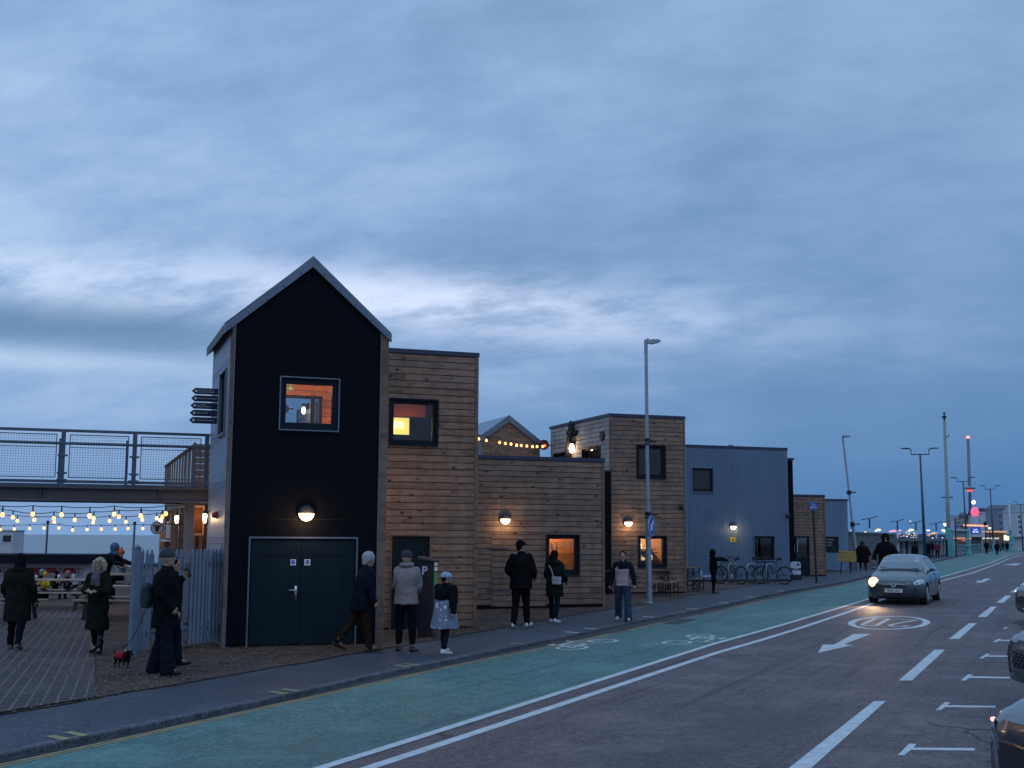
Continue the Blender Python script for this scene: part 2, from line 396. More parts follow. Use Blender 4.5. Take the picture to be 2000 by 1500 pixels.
# ------------------------------------------------------------------ ground, road, markings
def poly_sn(pts, dz=0.0):
    out = []
    for px, py in pts:
        p = G(px, py, dz); out.append(sn(p.x, p.y))
    out.sort(); return out
def curve(pts, dz=0.0, s_end=420, dn_end=None):
    P = poly_sn(pts, dz)
    (s0, n0), (s1, n1) = P[0], P[1]
    P = [(-40, n0)] + P
    if dn_end is not None: P.append((s_end, P[-1][1]+dn_end))
    def f(s):
        if s <= P[0][0]: return P[0][1]
        if s >= P[-1][0]: return P[-1][1]
        for a, b in zip(P, P[1:]):
            if a[0] <= s <= b[0]: return a[1]+(b[1]-a[1])*(s-a[0])/max(1e-6, b[0]-a[0])
    return f
RZ = -.07
nMulch = curve([(0, 1398), (250, 1354), (500, 1311), (900, 1241), (1150, 1196), (1300, 1173), (1400, 1155), (1535, 1133), (1650, 1116)], 0, dn_end=3)
nKerb = curve([(0, 1474), (117, 1448), (500, 1370), (732, 1317), (1030, 1257), (1220, 1217), (1430, 1177), (1640, 1137), (1819, 1097), (1869, 1087), (1905, 1080), (1962, 1072), (2000, 1067.5)], 0, dn_end=-60)
nYel = curve([(0, 1500), (250, 1445), (500, 1389), (940, 1291), (1300, 1216), (1430, 1189), (1640, 1145), (1822, 1100), (1905, 1082), (1962, 1074), (2000, 1069)], RZ, dn_end=-60)
L1P = [(632, 1500), (1400, 1256), (1682, 1175), (1833, 1129), (1896, 1111), (1936, 1099.5), (1962, 1088.5), (1971, 1085), (2000, 1079.3)]
L2P = [(722, 1500), (1400, 1275), (1696, 1182), (1834, 1136), (1900, 1119), (1948, 1101), (1971, 1090.5), (2000, 1083)]
nL1 = curve(L1P, RZ, dn_end=-60); nL2 = curve(L2P, RZ, dn_end=-60)
def srange(a, b, step=1.5):
    o = []; s = a
    while s < b:
        o.append(s); s += step if s < 70 else step*3
    o.append(b); return o
def strip(mb, S, fa, fb, dz, k=4, jit=0):
    vs = []; fs = []
    for s in S:
        a = fa(s); b = fb(s)
        for i in range(k+1):
            n = a+(b-a)*i/k; x, y = xy(s, n); vs.append((x, y, gz(x, y)+dz))
    for i in range(len(S)-1):
        for j in range(k):
            fs.append((i*(k+1)+j, i*(k+1)+j+1, (i+1)*(k+1)+j+1, (i+1)*(k+1)+j))
    mb.add(vs, fs)
def struct(name, mb, m, smooth_=False): return tag(mb.build(name, m, None, smooth_), kind='structure')
const = lambda v: (lambda s: v)
mb = MB(); S = [-60+i*4 for i in range(160)]+[600, 900, 1600]
NS = [-700, -200, -60, -25, -8, 0, 8, 16, 26, 36, 44, 48, 52, 56, 60, 64, 68, 72, 76, 80, 84, 88, 95, 140]
vs = []; fs = []
for s in S:
    for n in NS:
        x, y = xy(s, n); vs.append((x, y, gz(x, y)-.16))
K = len(NS)
for i in range(len(S)-1):
    for j in range(K-1): fs.append((i*K+j, i*K+j+1, (i+1)*K+j+1, (i+1)*K+j))
mb.add(vs, fs)
struct('ground', mb, ground_mat('pebble ground', [(.10, .085, .075), (.17, .15, .13)], 6, bump=.3), True)
mb = MB(); strip(mb, srange(-40, 420), const(-30), lambda s: nKerb(s)+.02, RZ, 10)
asph = ground_mat('asphalt', [(.074, .053, .058), (.158, .114, .118)], 22, .72, bump=.55, bs=120, patches=.5, ps=.22, speck=.13, spcol=(.32, .31, .32), spsc=30, streak=.65, cracks=.9, wet=.16)
struct('road', mb, asph)
mb = MB(); strip(mb, srange(-40, 420), nL1, nYel, RZ+.004, 4)
struct('cycle_path', mb, ground_mat('green surfacing', [(.054, .138, .128), (.098, .208, .190)], 19, .7, bump=.45, bs=120, patches=.40, ps=.16, speck=.12, spcol=(.02, .045, .05), spsc=13, streak=.5, cracks=.3, wet=.2))
def marking(name, mb, m=WHTM): return struct(name, mb, m)
mb = MB(); strip(mb, srange(-40, 420), lambda s: nL1(s)-.065, lambda s: nL1(s)+.065, RZ+.008, 1); marking('road_marking', mb)
mb = MB(); strip(mb, srange(-40, 420), lambda s: nL2(s)-.07, lambda s: nL2(s)+.07, RZ+.004, 1); marking('road_marking', mb)
mb = MB()
for s in srange(-10, 150, 1.2):
    if s > 22 and random.random() < .25: continue
    e = s+1.2
    strip(mb, [s, e], lambda q: nYel(q)-.02, lambda q: nYel(q)+.035, RZ+.008, 1)
    if s < 22 or random.random() < .5: strip(mb, [s, e], lambda q: nYel(q)+.075, lambda q: nYel(q)+.13, RZ+.004, 1)
marking('yellow_line', mb, YELM)
# pavement slab with its kerb face, and the kerb stones
pav = ground_mat('pavement asphalt', [(.034, .042, .062), (.060, .070, .096)], 17, .75, bump=.35, bs=110, patches=.35, ps=.3, speck=.03, spcol=(.5, .5, .52), spsc=22, streak=.3, cracks=.4, wet=.12)
mb = MB(); strip(mb, srange(-40, 420), lambda s: nKerb(s)+.13, lambda s: nMulch(s)+.1 if s < 62 else 46, 0, 6); struct('pavement', mb, pav)
mb = MB()
S = srange(-40, 420, .9)
for a, b in zip(S, S[1:]):
    if a > 90 and b-a < 2.0: pass
    e = b-.008
    vs = []
    for s in (a, e):
        for n, z in ((0, RZ-.05), (0, -.012), (.015, .003), (.128, .003), (.128, -.1)):
            x, y = xy(s, nKerb(s)+n); vs.append((x, y, gz(x, y)+z))
    mb.rnd = random.random()
    mb.add(vs, [(i, i+1, i+6, i+5) for i in range(4)])
struct('kerb', mb, ground_mat('kerb concrete', [(.065, .068, .082), (.105, .108, .125)], 20, .8, bump=.3, patches=.6, ps=1.2))
# dark gutter channel beside the kerb
mb = MB(); strip(mb, srange(-40, 130), lambda s: nYel(s)+.17, lambda s: nKerb(s)-.01, RZ+.004, 1)
struct('gutter', mb, ground_mat('gutter grime', [(.03, .028, .032), (.065, .06, .065)], 12, .8, patches=.6, ps=1.5))
# mulch strip round the buildings, rough edged
mb = MB()
def edge(s): return nMulch(s)+.10*noise.noise(Vector((s*.9, 0, 0)))+.05*noise.noise(Vector((s*4, 3, 0)))
strip(mb, srange(-40, 70, .25), edge, const(60), .012, 14)
struct('wood_chip_ground', mb, ground_mat('bark mulch', [(.026, .015, .011), (.125, .080, .058)], 14, .95, bump=1.0, bs=38, patches=.45, ps=.5, speck=.16, spcol=(.34, .28, .22), spsc=17))
# chips: loose bits
mb = MB()
rs = random.Random(3)
def chips(mb, n_, smin, smax, nmin, nmax, size, dz=.014):
    for _ in range(n_):
        s = rs.uniform(smin, smax); e = edge(s); n = e+rs.uniform(nmin, nmax)
        x, y = xy(s, n); a = rs.uniform(0, 3.14); l = size*rs.uniform(.4, 1.6); w = l*rs.uniform(.25, .5); z = gz(x, y)+dz
        ca, sa = math.cos(a), math.sin(a); tl = rs.uniform(-.4, .6)*l
        mb.rnd = rs.random()
        mb.add([(x-ca*l, y-sa*l, z), (x+sa*w, y-ca*w, z+.006), (x+ca*l, y+sa*l, z+abs(tl)), (x-sa*w, y+ca*w, z+.006)], [(0, 1, 2, 3)])
chips(mb, 12000, 6, 30, -.05, 4.5, .034, .024); chips(mb, 5500, 12, 55, -.05, 5.5, .036, .024); chips(mb, 700, 6, 40, -.5, 0.0, .02)
tag(mb.build('wood_chips', wood('chip wood', (.055, .036, .026), (.22, .155, .112), knots=0)), kind='stuff', label='loose brown bark chips scattered along the pavement edge', cat='mulch')
# patio of small blocks on the left
pm = bpy.data.materials.new('block paving'); pm.use_nodes = True; t = NT(pm.node_tree); b = pm.node_tree.nodes['Principled BSDF']
tc = t.node('ShaderNodeTexCoord')
br = t.node('ShaderNodeTexBrick', ins={'Vector': t.node('ShaderNodeVectorRotate', rotation_type='Z_AXIS', ins={0: tc.outputs['Object'], 'Angle': R(-107)}).outputs[0], 'Color1': (.042, .035, .040, 1), 'Color2': (.018, .016, .021, 1), 'Mortar': (.145, .112, .108, 1), 'Scale': 1.0, 'Mortar Size': .018, 'Brick Width': .30, 'Row Height': .16, 'Mortar Smooth': .3})
nn = t.noise(tc.outputs['Object'], 9, 5, .7); nn2 = t.noise(tc.outputs['Object'], .6, 4, .6)
c = t.mix(t.math('MULTIPLY', t.ramp(nn, .45, .65), .6), br.outputs['Color'], (.055, .045, .04)); c = t.mix(t.math('MULTIPLY', t.ramp(nn2, .45, .62), .5), c, (.12, .095, .08))
t.set(b, 'Base Color', c); b.inputs['Roughness'].default_value = .85
bn = t.node('ShaderNodeBump', ins={'Strength': .6, 'Distance': .01, 'Height': t.math('ADD', br.outputs['Fac'], t.math('MULTIPLY', nn, .8))}); t.l.new(bn.outputs[0], b.inputs['Normal'])
mb = MB(); N_ = 14; vs = []
for i in range(N_+1):
    fy = i/N_; yb = 1.0/(1/(1440-1050)+(1/(1192-1050)-1/(1440-1050))*fy)+1050
    for j in range(N_+1):
        fx = j/N_; xr = 190+(172-190)*fy; xl = -330; px = xl+(xr-xl)*fx
        e = 1398+(px)*(-.17)
        p = G(px, min(yb, e-2), 0); vs.append((p.x, p.y, p.z+.03))
mb.add(vs, [(i*(N_+1)+j, i*(N_+1)+j+1, (i+1)*(N_+1)+j+1, (i+1)*(N_+1)+j) for i in range(N_) for j in range(N_)])
struct('patio', mb, pm)
# lane dashes, parking ticks, roundel, arrows, cycle symbols, kerb ticks (all on the road sheet)
def gq(mb, pts, dz=RZ+.004):
    P = [G(px, py, dz) for px, py in pts]; mb.add([tuple(p) for p in P], [tuple(range(len(P)))])
D = [[(1515, 1520), (1707, 1369), (1731, 1369), (1562, 1520)], [(1755, 1329), (1825, 1269), (1846, 1269), (1781, 1329)], [(1853, 1248), (1893, 1217), (1908, 1217), (1873, 1248)],
     [(1909, 1205), (1935, 1185), (1947, 1185), (1927, 1205)], [(1946, 1177), (1964, 1163), (1976, 1163), (1960, 1177)], [(1973, 1157), (1987, 1147), (1995, 1147), (1984, 1157)], [(1992, 1143), (2004, 1134), (2012, 1134), (2003, 1143)]]
for q in D:
    mb = MB(); gq(mb, q); marking('road_marking', mb)
for a in [[(1753, 1475), (1766, 1475), (1779, 1464.5), (1903, 1466), (1905, 1461), (1784, 1460), (1790, 1453), (1776, 1452)],
          [(1827, 1387), (1838, 1387), (1846, 1381), (1943, 1382), (1945, 1378.5), (1850, 1377.5), (1856, 1372), (1846, 1371)],
          [(1876, 1329), (1886, 1329), (1892, 1324), (1972, 1325), (1972, 1322), (1895, 1320.5), (1901, 1317), (1891, 1317)],
          [(1912, 1286), (1920, 1286), (1925, 1282.5), (1972, 1283), (1972, 1280.5), (1929, 1280), (1934, 1277), (1926, 1277)],
          [(1939, 1254), (1946, 1254), (1950, 1251.5), (1975, 1252), (1975, 1250), (1953, 1249.5), (1957, 1248), (1949, 1248)],
          [(1958, 1228), (1964, 1228), (1970, 1225), (1964, 1225)]]:
    mb = MB(); gq(mb, a); marking('parking_marking', mb)
mb = MB(); gq(mb, [(1597.5, 1275.5), (1628, 1268), (1656, 1262), (1667, 1260), (1648, 1258.3), (1702, 1238), (1667, 1238), (1629, 1259), (1607, 1259)]); marking('arrow_marking', mb)
mb = MB(); gq(mb, [(1907, 1138), (1921, 1137), (1924, 1135.5), (1936, 1130), (1924, 1130), (1916, 1134), (1909, 1134)]); marking('arrow_marking', mb)
mb = MB(); gq(mb, [(1957, 1103), (1985, 1100.5), (1996, 1101), (1985, 1104)]); marking('arrow_marking', mb)
# symbols in road coordinates: local u along the road towards the camera, v across
def place_uv(c, a=0.0):
    s0, n0 = sn(c.x, c.y)
    def f(u, v):
        x, y = xy(s0+u, n0+v); return (x, y, gz(x, y))
    return f
def ribbon(mb, f, pts, w, dz, closed=False):
    n = len(pts); L = []
    for i, p in enumerate(pts):
        a = pts[i-1] if (i or closed) else p; b = pts[(i+1) % n] if (i < n-1 or closed) else p
        d = Vector((b[0]-a[0], b[1]-a[1])); d.normalize(); L.append(Vector((-d.y, d.x)))
    for i in range(n if closed else n-1):
        j = (i+1) % n
        q = [(pts[i][0]+L[i].x*w/2, pts[i][1]+L[i].y*w/2), (pts[j][0]+L[j].x*w/2, pts[j][1]+L[j].y*w/2), (pts[j][0]-L[j].x*w/2, pts[j][1]-L[j].y*w/2), (pts[i][0]-L[i].x*w/2, pts[i][1]-L[i].y*w/2)]
        mb.add([(lambda p: (p[0], p[1], p[2]+dz))(f(*p)) for p in q], [(0, 1, 2, 3)])
def ell(cu, cv, a, b, n=28): return [(cu+a*math.cos(2*math.pi*k/n), cv+b*math.sin(2*math.pi*k/n)) for k in range(n)]
cR = G(1737, 1216, RZ); f = place_uv(cR)
mb = MB(); ribbon(mb, f, ell(0, 0, 2.12, .86, 48), .17, RZ+.004, True); marking('road_marking', mb)
# the 20 reads for the oncoming driver, tops of the digits point away from the driver (towards the camera)
mb = MB(); W_ = .11
z0 = [(-1.15, .12), (-1.15, .46), (1.15, .46), (1.15, .12)]
ribbon(mb, f, [(-1.1, .16), (-1.25, .24), (-1.25, .42), (-1.1, .5), (1.1, .5), (1.25, .42), (1.25, .24), (1.1, .16)], W_, RZ+.004, True)
ribbon(mb, f, [(-.80, -.53), (-1.1, -.47), (-1.25, -.34), (-1.1, -.17), (-.75, -.13), (-.2, -.22), (1.22, -.54), (1.22, -.10)], W_, RZ+.004)
marking('road_marking', mb)
def bike_mark(cx, cy, flip, sc=1.0):
    f0 = place_uv(G(cx, cy, RZ)); f = lambda u, v: f0(u*flip*sc, v*flip*sc)
    mb = MB(); w = .075; dz = RZ+.008
    ribbon(mb, f, ell(-.85, .0, .42, .26), w, dz, True); ribbon(mb, f, ell(.85, .0, .42, .26), w, dz, True)
    ribbon(mb, f, [(-.85, 0), (-.45, .42), (.45, .46), (.0, .03), (-.45, .42)], w, dz+.001); ribbon(mb, f, [(-.85, 0), (0, .03)], w, dz+.002); ribbon(mb, f, [(.85, 0), (.38, .62), (.62, .66)], w, dz+.003); ribbon(mb, f, [(-.62, .58), (-.3, .58)], w*1.3, dz+.001)
    marking('cycle_marking', mb)
bike_mark(1148, 1259, 1); bike_mark(1346, 1249, -1)
# pale loading ticks painted on the kerb edge
for (px, py) in [(108, 1443), (148, 1436), (545, 1355), (572, 1350), (822, 1304), (838, 1301), (1013, 1258), (1118, 1236), (1160, 1229), (1274, 1206), (1362, 1190), (1424, 1178), (1480, 1167), (1540, 1155), (1600, 1143)]:
    p = G(px, py, 0); s_, n_ = sn(p.x, p.y); mb = MB(); n_ = nKerb(s_)
    vs = []
    for (u, v) in ((-.06, .0), (.06, 0.0), (.16, .34), (.04, .34)):
        x, y = xy(s_+u, n_+v); vs.append((x, y, gz(x, y)+.007))
    mb.add(vs, [(0, 1, 2, 3)]); marking('kerb_marking', mb, YELM if px < 1100 else WHTM)
# gully grate in the cycle path beside the yellow line
dc = G(1330, 1214, RZ); f = place_uv(dc); mb = MB()
for k in range(9): q = [f(-.9+k*.2, -.2), f(-.80+k*.2, -.2), f(-.80+k*.2, .2), f(-.9+k*.2, .2)]; mb.add([(a_, b_, c_+RZ+.008) for a_, b_, c_ in q], [(0, 1, 2, 3)])
tag(mb.build('drain_grate', BLKM, None), 'dark slatted gully grate at the kerb edge of the green lane', 'drain grate')
# sea
sea = bpy.data.materials.new('sea water'); sea.use_nodes = True; t = NT(sea.node_tree); b = sea.node_tree.nodes['Principled BSDF']
tc = t.node('ShaderNodeTexCoord'); v = t.vscale(t.node('ShaderNodeVectorRotate', rotation_type='Z_AXIS', ins={0: tc.outputs['Object'], 'Angle': R(15)}).outputs[0], (.35, 1, 1))
w1 = t.noise(v, .12, 5, .6); w2 = t.noise(v, .9, 4, .6)
b.inputs['Roughness'].default_value = .30; b.inputs['Specular IOR Level'].default_value = .35; t.set(b, 'Base Color', t.mix(w1, (.022, .065, .10), (.06, .125, .175)))
bn = t.node('ShaderNodeBump', ins={'Strength': .7, 'Distance': .6, 'Height': t.math('ADD', w1, t.math('MULTIPLY', w2, .25))}); t.l.new(bn.outputs[0], b.inputs['Normal'])
mb = MB(); P_ = [xy(-9000, 75), xy(30000, 75), xy(30000, 40000), xy(-9000, 40000)]; mb.add([(x, y, -4.9) for x, y in P_], [(0, 1, 2, 3)]); struct('sea', mb, sea)
# ------------------------------------------------------------------ buildings
BROT = 19.5
class Fac:
    """front plane of a building: local x along the front, y into the building, z up"""
    def __init__(s, px, py, d, rot=BROT, z=None):
        p = at(px, py, d); s.z = gz(p.x, p.y) if z is None else z
        s.o = Vector((p.x, p.y, s.z)); s.a = R(rot); s.X = Vector((math.cos(s.a), math.sin(s.a), 0)); s.Y = Vector((-math.sin(s.a), math.cos(s.a), 0))
    def uz(s, px, py, v=0.0):
        r = ray(px, py); o = s.o+s.Y*v; k = (Vector((o.x, o.y, 0)).dot(s.Y))/(Vector((r.x, r.y, 0)).dot(s.Y))
        p = Vector((r.x*k, r.y*k, CAMH+r.z*k)); return ((p-o).dot(s.X), p.z-s.z)
    def vz(s, px, py, u=0.0):      # on the side plane at x = u
        r = ray(px, py); o = s.o+s.X*u; k = (Vector((o.x, o.y, 0)).dot(s.X))/(Vector((r.x, r.y, 0)).dot(s.X))
        p = Vector((r.x*k, r.y*k, CAMH+r.z*k)); return ((p-o).dot(s.Y), p.z-s.z)
    def rect(s, x0, y0, x1, y1, v=0.0):
        a = s.uz(x0, y0, v); b = s.uz(x1, y1, v); return [min(a[0], b[0]), max(a[0], b[0]), min(a[1], b[1]), max(a[1], b[1])]
    def thing(s, name, label, cat, group=None, dx=0, dy=0):
        p = s.o+s.X*dx+s.Y*dy; return thing(name, label, cat, tuple(p), s.a, group)
def LT(x0, D=0): return Matrix.Translation((x0, 0, 0)) @ Matrix(((0, 1, 0, 0), (-1, 0, 0, 0), (0, 0, 1, 0), (0, 0, 0, 1)))  # left wall: x' = -depth
def cut(u0, u1, z0, z1, holes):
    """rectangles covering the wall minus the holes"""
    zs = sorted({z0, z1} | {min(max(h[2], z0), z1) for h in holes} | {min(max(h[3], z0), z1) for h in holes}); out = []
    for a, b in zip(zs, zs[1:]):
        if b-a < 1e-4: continue
        m = (a+b)/2; x = u0
        for h in sorted(h for h in holes if h[2] < m < h[3]):
            if h[0] > x: out.append((x, min(h[0], u1), a, b))
            x = max(x, h[1])
        if x < u1: out.append((x, u1, a, b))
    return out
RB = random.Random(11)
def boards(mb, u0, u1, z0, z1, holes=(), pitch=.152, th=.022, y=0.0):
    z = z0
    while z < z1-.01:
        top = min(z+pitch, z1)-.017; js = []; x = u0-RB.uniform(0, 3)
        while x < u1: x += RB.uniform(1.9, 4.2); js.append(x)
        off = RB.uniform(0, .004)
        vals = [RB.random() for _ in range(len(js)+1)]
        for (a, b, c, d) in cut(u0, u1, z, top, holes):
            xs = [a]+[j for j in js if a+.05 < j < b-.05]+[b]
            for p, q in zip(xs, xs[1:]):
                mb.rnd = vals[sum(1 for j in js if j <= (p+q)/2) % len(vals)]
                mb.box(p, q-.003, y-th-off, y, c, d)
        z += pitch
def solid(mb, u0, u1, z0, z1, y0, y1, holes=()):
    for (a, b, c, d) in cut(u0, u1, z0, z1, holes): mb.box(a, b, y0, y1, c, d)
def window(parent, r, y=0.0, T=None, fw=.09, trim=GALVP, gl=GL, frm=FRM, tr=.035, name='window', sill=True, bars=()):
    """frame set back in its opening, a metal trim round it and the pane as a sub-part"""
    u0, u1, z0, z1 = r
    mb = MB(); mb.T = T
    a = .03
    mb.box(u0, u0+fw, y+a, y+a+.08, z0, z1); mb.box(u1-fw, u1, y+a, y+a+.08, z0, z1); mb.box(u0+fw, u1-fw, y+a, y+a+.08, z1-fw, z1); mb.box(u0+fw, u1-fw, y+a, y+a+.08, z0, z0+fw*1.25)
    for b in bars: mb.box(u0+(u1-u0)*b-.025, u0+(u1-u0)*b+.025, y+a+.005, y+a+.075, z0+fw*1.25, z1-fw)
    w = mb.build(name, frm, parent)
    mb = MB(); mb.T = T; mb.box(u0+fw, u1-fw, y+a+.035, y+a+.045, z0+fw, z1-fw); mb.build('pane', gl, w)
    if trim:
        mb = MB(); mb.T = T; e = tr
        mb.box(u0-e, u0, y-.05, y+.1, z0-e, z1+e); mb.box(u1, u1+e, y-.05, y+.1, z0-e, z1+e); mb.box(u0, u1, y-.052, y+.1, z1, z1+e); mb.box(u0-.01, u1+.01, y-.07, y+.1, z0-e, z0)
        mb.build('window_trim', trim, w)
    return w
def bulkhead(F, px, py, label, e, rad=.165, y=0.0, power=14, half=True):
    u, z = F.uz(px, py); t_ = F.thing('wall_lamp', label, 'wall lamp', 'round bulkhead lamps on the street fronts', u, -.03+y); t_.location.z = F.z+z
    prof = [(0, 0), (rad, 0), (rad, -.05), (rad*.9, -.10), (rad*.6, -.135), (0, -.145)]
    mb = MB(); mb.lathe([(0.001, 0), (rad, 0), (rad, -.045), (rad*.97, -.055), (.001, -.055)], 24, axis='y'); mb.build('base', M('lamp body', (.05, .05, .055), .6), t_, True)
    # glass: lower half lit, opaque hood over the upper half
    def half_dome(sgn, k):
        vs = []; fs = []; n = 20; m = 6
        for i in range(m+1):
            a = math.pi/2*i/m; r_ = rad*.93*k*math.cos(a) if i < m else .0008; h = -.055-.10*k*math.sin(a)
            for j in range(n+1):
                b_ = math.pi*j/n; vs.append((r_*math.cos(b_), h, sgn*r_*math.sin(b_)+(.008 if sgn > 0 else 0)))
        for i in range(m):
            for j in range(n): fs.append((i*(n+1)+j, i*(n+1)+j+1, (i+1)*(n+1)+j+1, (i+1)*(n+1)+j))
        return vs, fs
    mb = MB(); mb.add(*half_dome(-1, 1.0)); mb.build('lamp_glass', LAMP, t_, True)
    mb = MB(); mb.add(*half_dome(1, 1.03)); mb.build('hood', M('lamp hood', (.03, .03, .035), .6), t_, True)
    p = t_.location-F.Y*.30; p.z -= .13
    l = plight('lamp_light', (0, -.30, -.14), power, parent=t_); return t_
def roofcap(mb, u0, u1, y0, y1, z, h=.10, o=.05, w=.22):
    """coping round the parapet"""
    mb.box(u0-o, u1+o, y0-o, y0+w, z, z+h); mb.box(u0-o, u1+o, y1-w, y1+o, z, z+h); mb.box(u0-o, u0+w, y0+w, y1-w, z, z+h); mb.box(u1-w, u1+o, y0+w, y1-w, z, z+h)
def shell(b, u0, u1, D, H, holes, front='wood', mat=WD, left=True, lholes=(), floor=None, back_holes=(), post=True, zb=.07, inner=None, cap=NAVY, pitch=.152, right=True):
    """four walls with openings, cladding, floors and flat roof; local to building empty b"""
    inner = inner or M('dark interior', (.03, .028, .026), .8)
    mb = MB(); solid(mb, u0, u1, zb, H, .004, .13, holes); solid(mb, u0, u1, zb, H, D-.13, D, back_holes)
    mb.T = LT(u0); solid(mb, -(D-.13), -.13, zb, H, 0.002, .13, lholes)
    if right: mb.T = LT(u1-.13); solid(mb, -(D-.13), -.13, zb, H, 0, .128)
    mb.T = None; mb.box(u0+.13, u1-.13, .13, D-.13, .02, .08); mb.box(u0+.13, u1-.13, .13, D-.13, H-.28, H-.14)
    if floor: mb.box(u0+.13, u1-.13, .13, D-.13, floor-.2, floor)
    mb.build('wall', inner, b)
    mb = MB(); boards(mb, u0+.03, u1-.03, zb, H, holes, pitch); mb.build('cladding', mat, b)
    if left:
        mb = MB(); mb.T = LT(u0); boards(mb, -D+.03, -.03, zb, H, lholes, pitch, y=0); mb.build('side_cladding', WDG if left == 'grey' else mat, b)
    if post:
        mb = MB(); mb.box(u0-.035, u0+.03, -.045, .03, zb-.05, H); mb.build('corner_post', WDP, b); mb = MB(); mb.box(u1-.035, u1+.035, -.045, .02, zb-.05, H); mb.build('corner_post', WDP, b)
    mb = MB(); mb.box(u0+.02, u1-.02, -.012, .004, -.3, zb); mb.build('plinth', BLK, b)
    mb = MB(); roofcap(mb, u0, u1, 0, D, H); mb.build('coping', cap, b)
# ---------------------------------------------------------------- A: tall black gabled tower
FA = Fac(733, 1252, 23.85, z=0.0)
uL = FA.uz(434, 1255)[0]; uR = 0.05; D_A = 3.3
ez = FA.uz(600, 640)[1]           # eaves height seen on the front
w2 = FA.rect(553, 740, 655, 838)
eL = FA.uz(457, 628)[1]; apx = FA.uz(610, 522)
A = FA.thing('tower_house', 'tall narrow black gabled tower with pale metal verges and dark double doors', 'building')
uM = apx[0]; zE = 5.98; zA_ = apx[1]+.02
win = FA.rect(549, 737, 659, 842); dr = FA.rect(488, 1050, 692, 1258); dr[2] = .05
# front: panels with seams
mb = MB()
PN = [(uL, uR, .03, .95), (uL, uR, .955, 2.15)]
seams = [.03, 2.36, 3.10, 4.42, 5.38, 6.02]
for a, b in zip(seams, seams[1:]):
    xs = [uL, (uL+uR)/2-.01+.35*(1 if seams.index(a) % 2 else -1)*0, uR]
    for (p, q, c_, d_) in cut(uL+.02, uR-.02, a+.004, b-.004, [win, dr]): mb.rnd = RB.random(); mb.box(p, q, -.02, 0, c_, d_)
def gx_(z):    # gable half widths
    k = (zA_-z)/(zA_-zE); return uM+(uL-uM)*k, uM+(uR-uM)*k
a0, a1 = gx_(6.03); mb.prism([(uL, 6.0), (a0, 6.03)] and [(a0, 6.03), (a1, 6.03), (gx_(6.93)[1], 6.93), (gx_(6.93)[0], 6.93)], -.02, 0)
mb.prism([(gx_(6.94)[0], 6.94), (gx_(6.94)[1], 6.94), (uM, zA_)], -.02, 0)
mb.build('front_cladding', BLK, A)
mb = MB(); solid(mb, uL+.02, uR-.02, .02, zE, .002, .12, [win, dr]); mb.prism([(uL+.02, zE), (uR-.02, zE), (uM, zA_-.02)], .002, .12)
lw = FA.vz(421, 745, uL), FA.vz(431, 850, uL)
lh = [-min(1.9, max(lw[0][0], lw[1][0])), -max(.35, min(lw[0][0], lw[1][0])), 4.0, 5.15]
lh = [-1.62, -.62, 4.0, 5.22]
# back wall with a wide glazed opening at the upper floor
bo = FA.rect(530, 770, 628, 850, D_A-.12); bo[0] = uL+.2; bo[2] = 3.3
solid(mb, uL+.02, uR-.02, .02, zE, D_A-.12, D_A, [bo]); mb.prism([(uL+.02, zE), (uR-.02, zE), (uM, zA_-.02)], D_A-.12, D_A)
mb.T = LT(uL); solid(mb, -(D_A-.12), -.12, .02, zE, .002, .12, [lh]); mb.T = LT(uR-.12); solid(mb, -(D_A-.12), -.12, .02, zE, 0, .118); mb.T = None
mb.build('wall', M('plain board wall', (.05, .04, .035), .8), A)
mb = MB()    # warm timber lining upstairs
mb.box(uL+.12, uR-.12, .12, D_A-.12, 2.9, 3.02); mb.box(uL+.12, uR-.12, .125, D_A-.125, 5.58, 5.68)
z = 3.02
while z < 5.56:
    t2 = min(z+.18, 5.58)-.008
    for (p, q, c_, d_) in cut(uL+.125, uR-.125, z, t2, [bo]): mb.rnd = RB.random(); mb.box(p, q, D_A-.14, D_A-.121, c_, d_)
    mb.rnd = RB.random(); mb.box(uR-.14, uR-.121, .2, D_A-.14, z, t2); mb.box(uL+.121, uL+.14, 1.7, D_A-.14, z, t2); z += .18
mb.build('timber_lining', WDO, A)
g_ = MB(); g_.box(bo[0], bo[1], D_A-.10, D_A-.02, bo[2], bo[2]+.06); g_.box(bo[0], bo[1], D_A-.1, D_A-.02, bo[3]-.06, bo[3]); g_.box(bo[1]-.06, bo[1], D_A-.1, D_A-.02, bo[2]+.06, bo[3]-.06)
mu = FA.uz(611, 800, D_A-.1)[0]; g_.box(mu-.04, mu+.04, D_A-.1, D_A-.02, bo[2]+.06, bo[3]-.06); fr = g_.build('rear_window', FRM, A)
mb = MB(); mb.box(bo[0]+.01, bo[1]-.07, D_A-.065, D_A-.055, bo[2]+.07, bo[3]-.07); mb.build('pane', GL, fr)
window(A, win, 0, fw=.11, tr=.024)
wl = window(A, lh, 0, T=LT(uL), fw=.07, gl=GLD)
plight('ceiling_light', (uM-.1, 1.5, 5.35), 100, (1, .55, .22), .15, A)
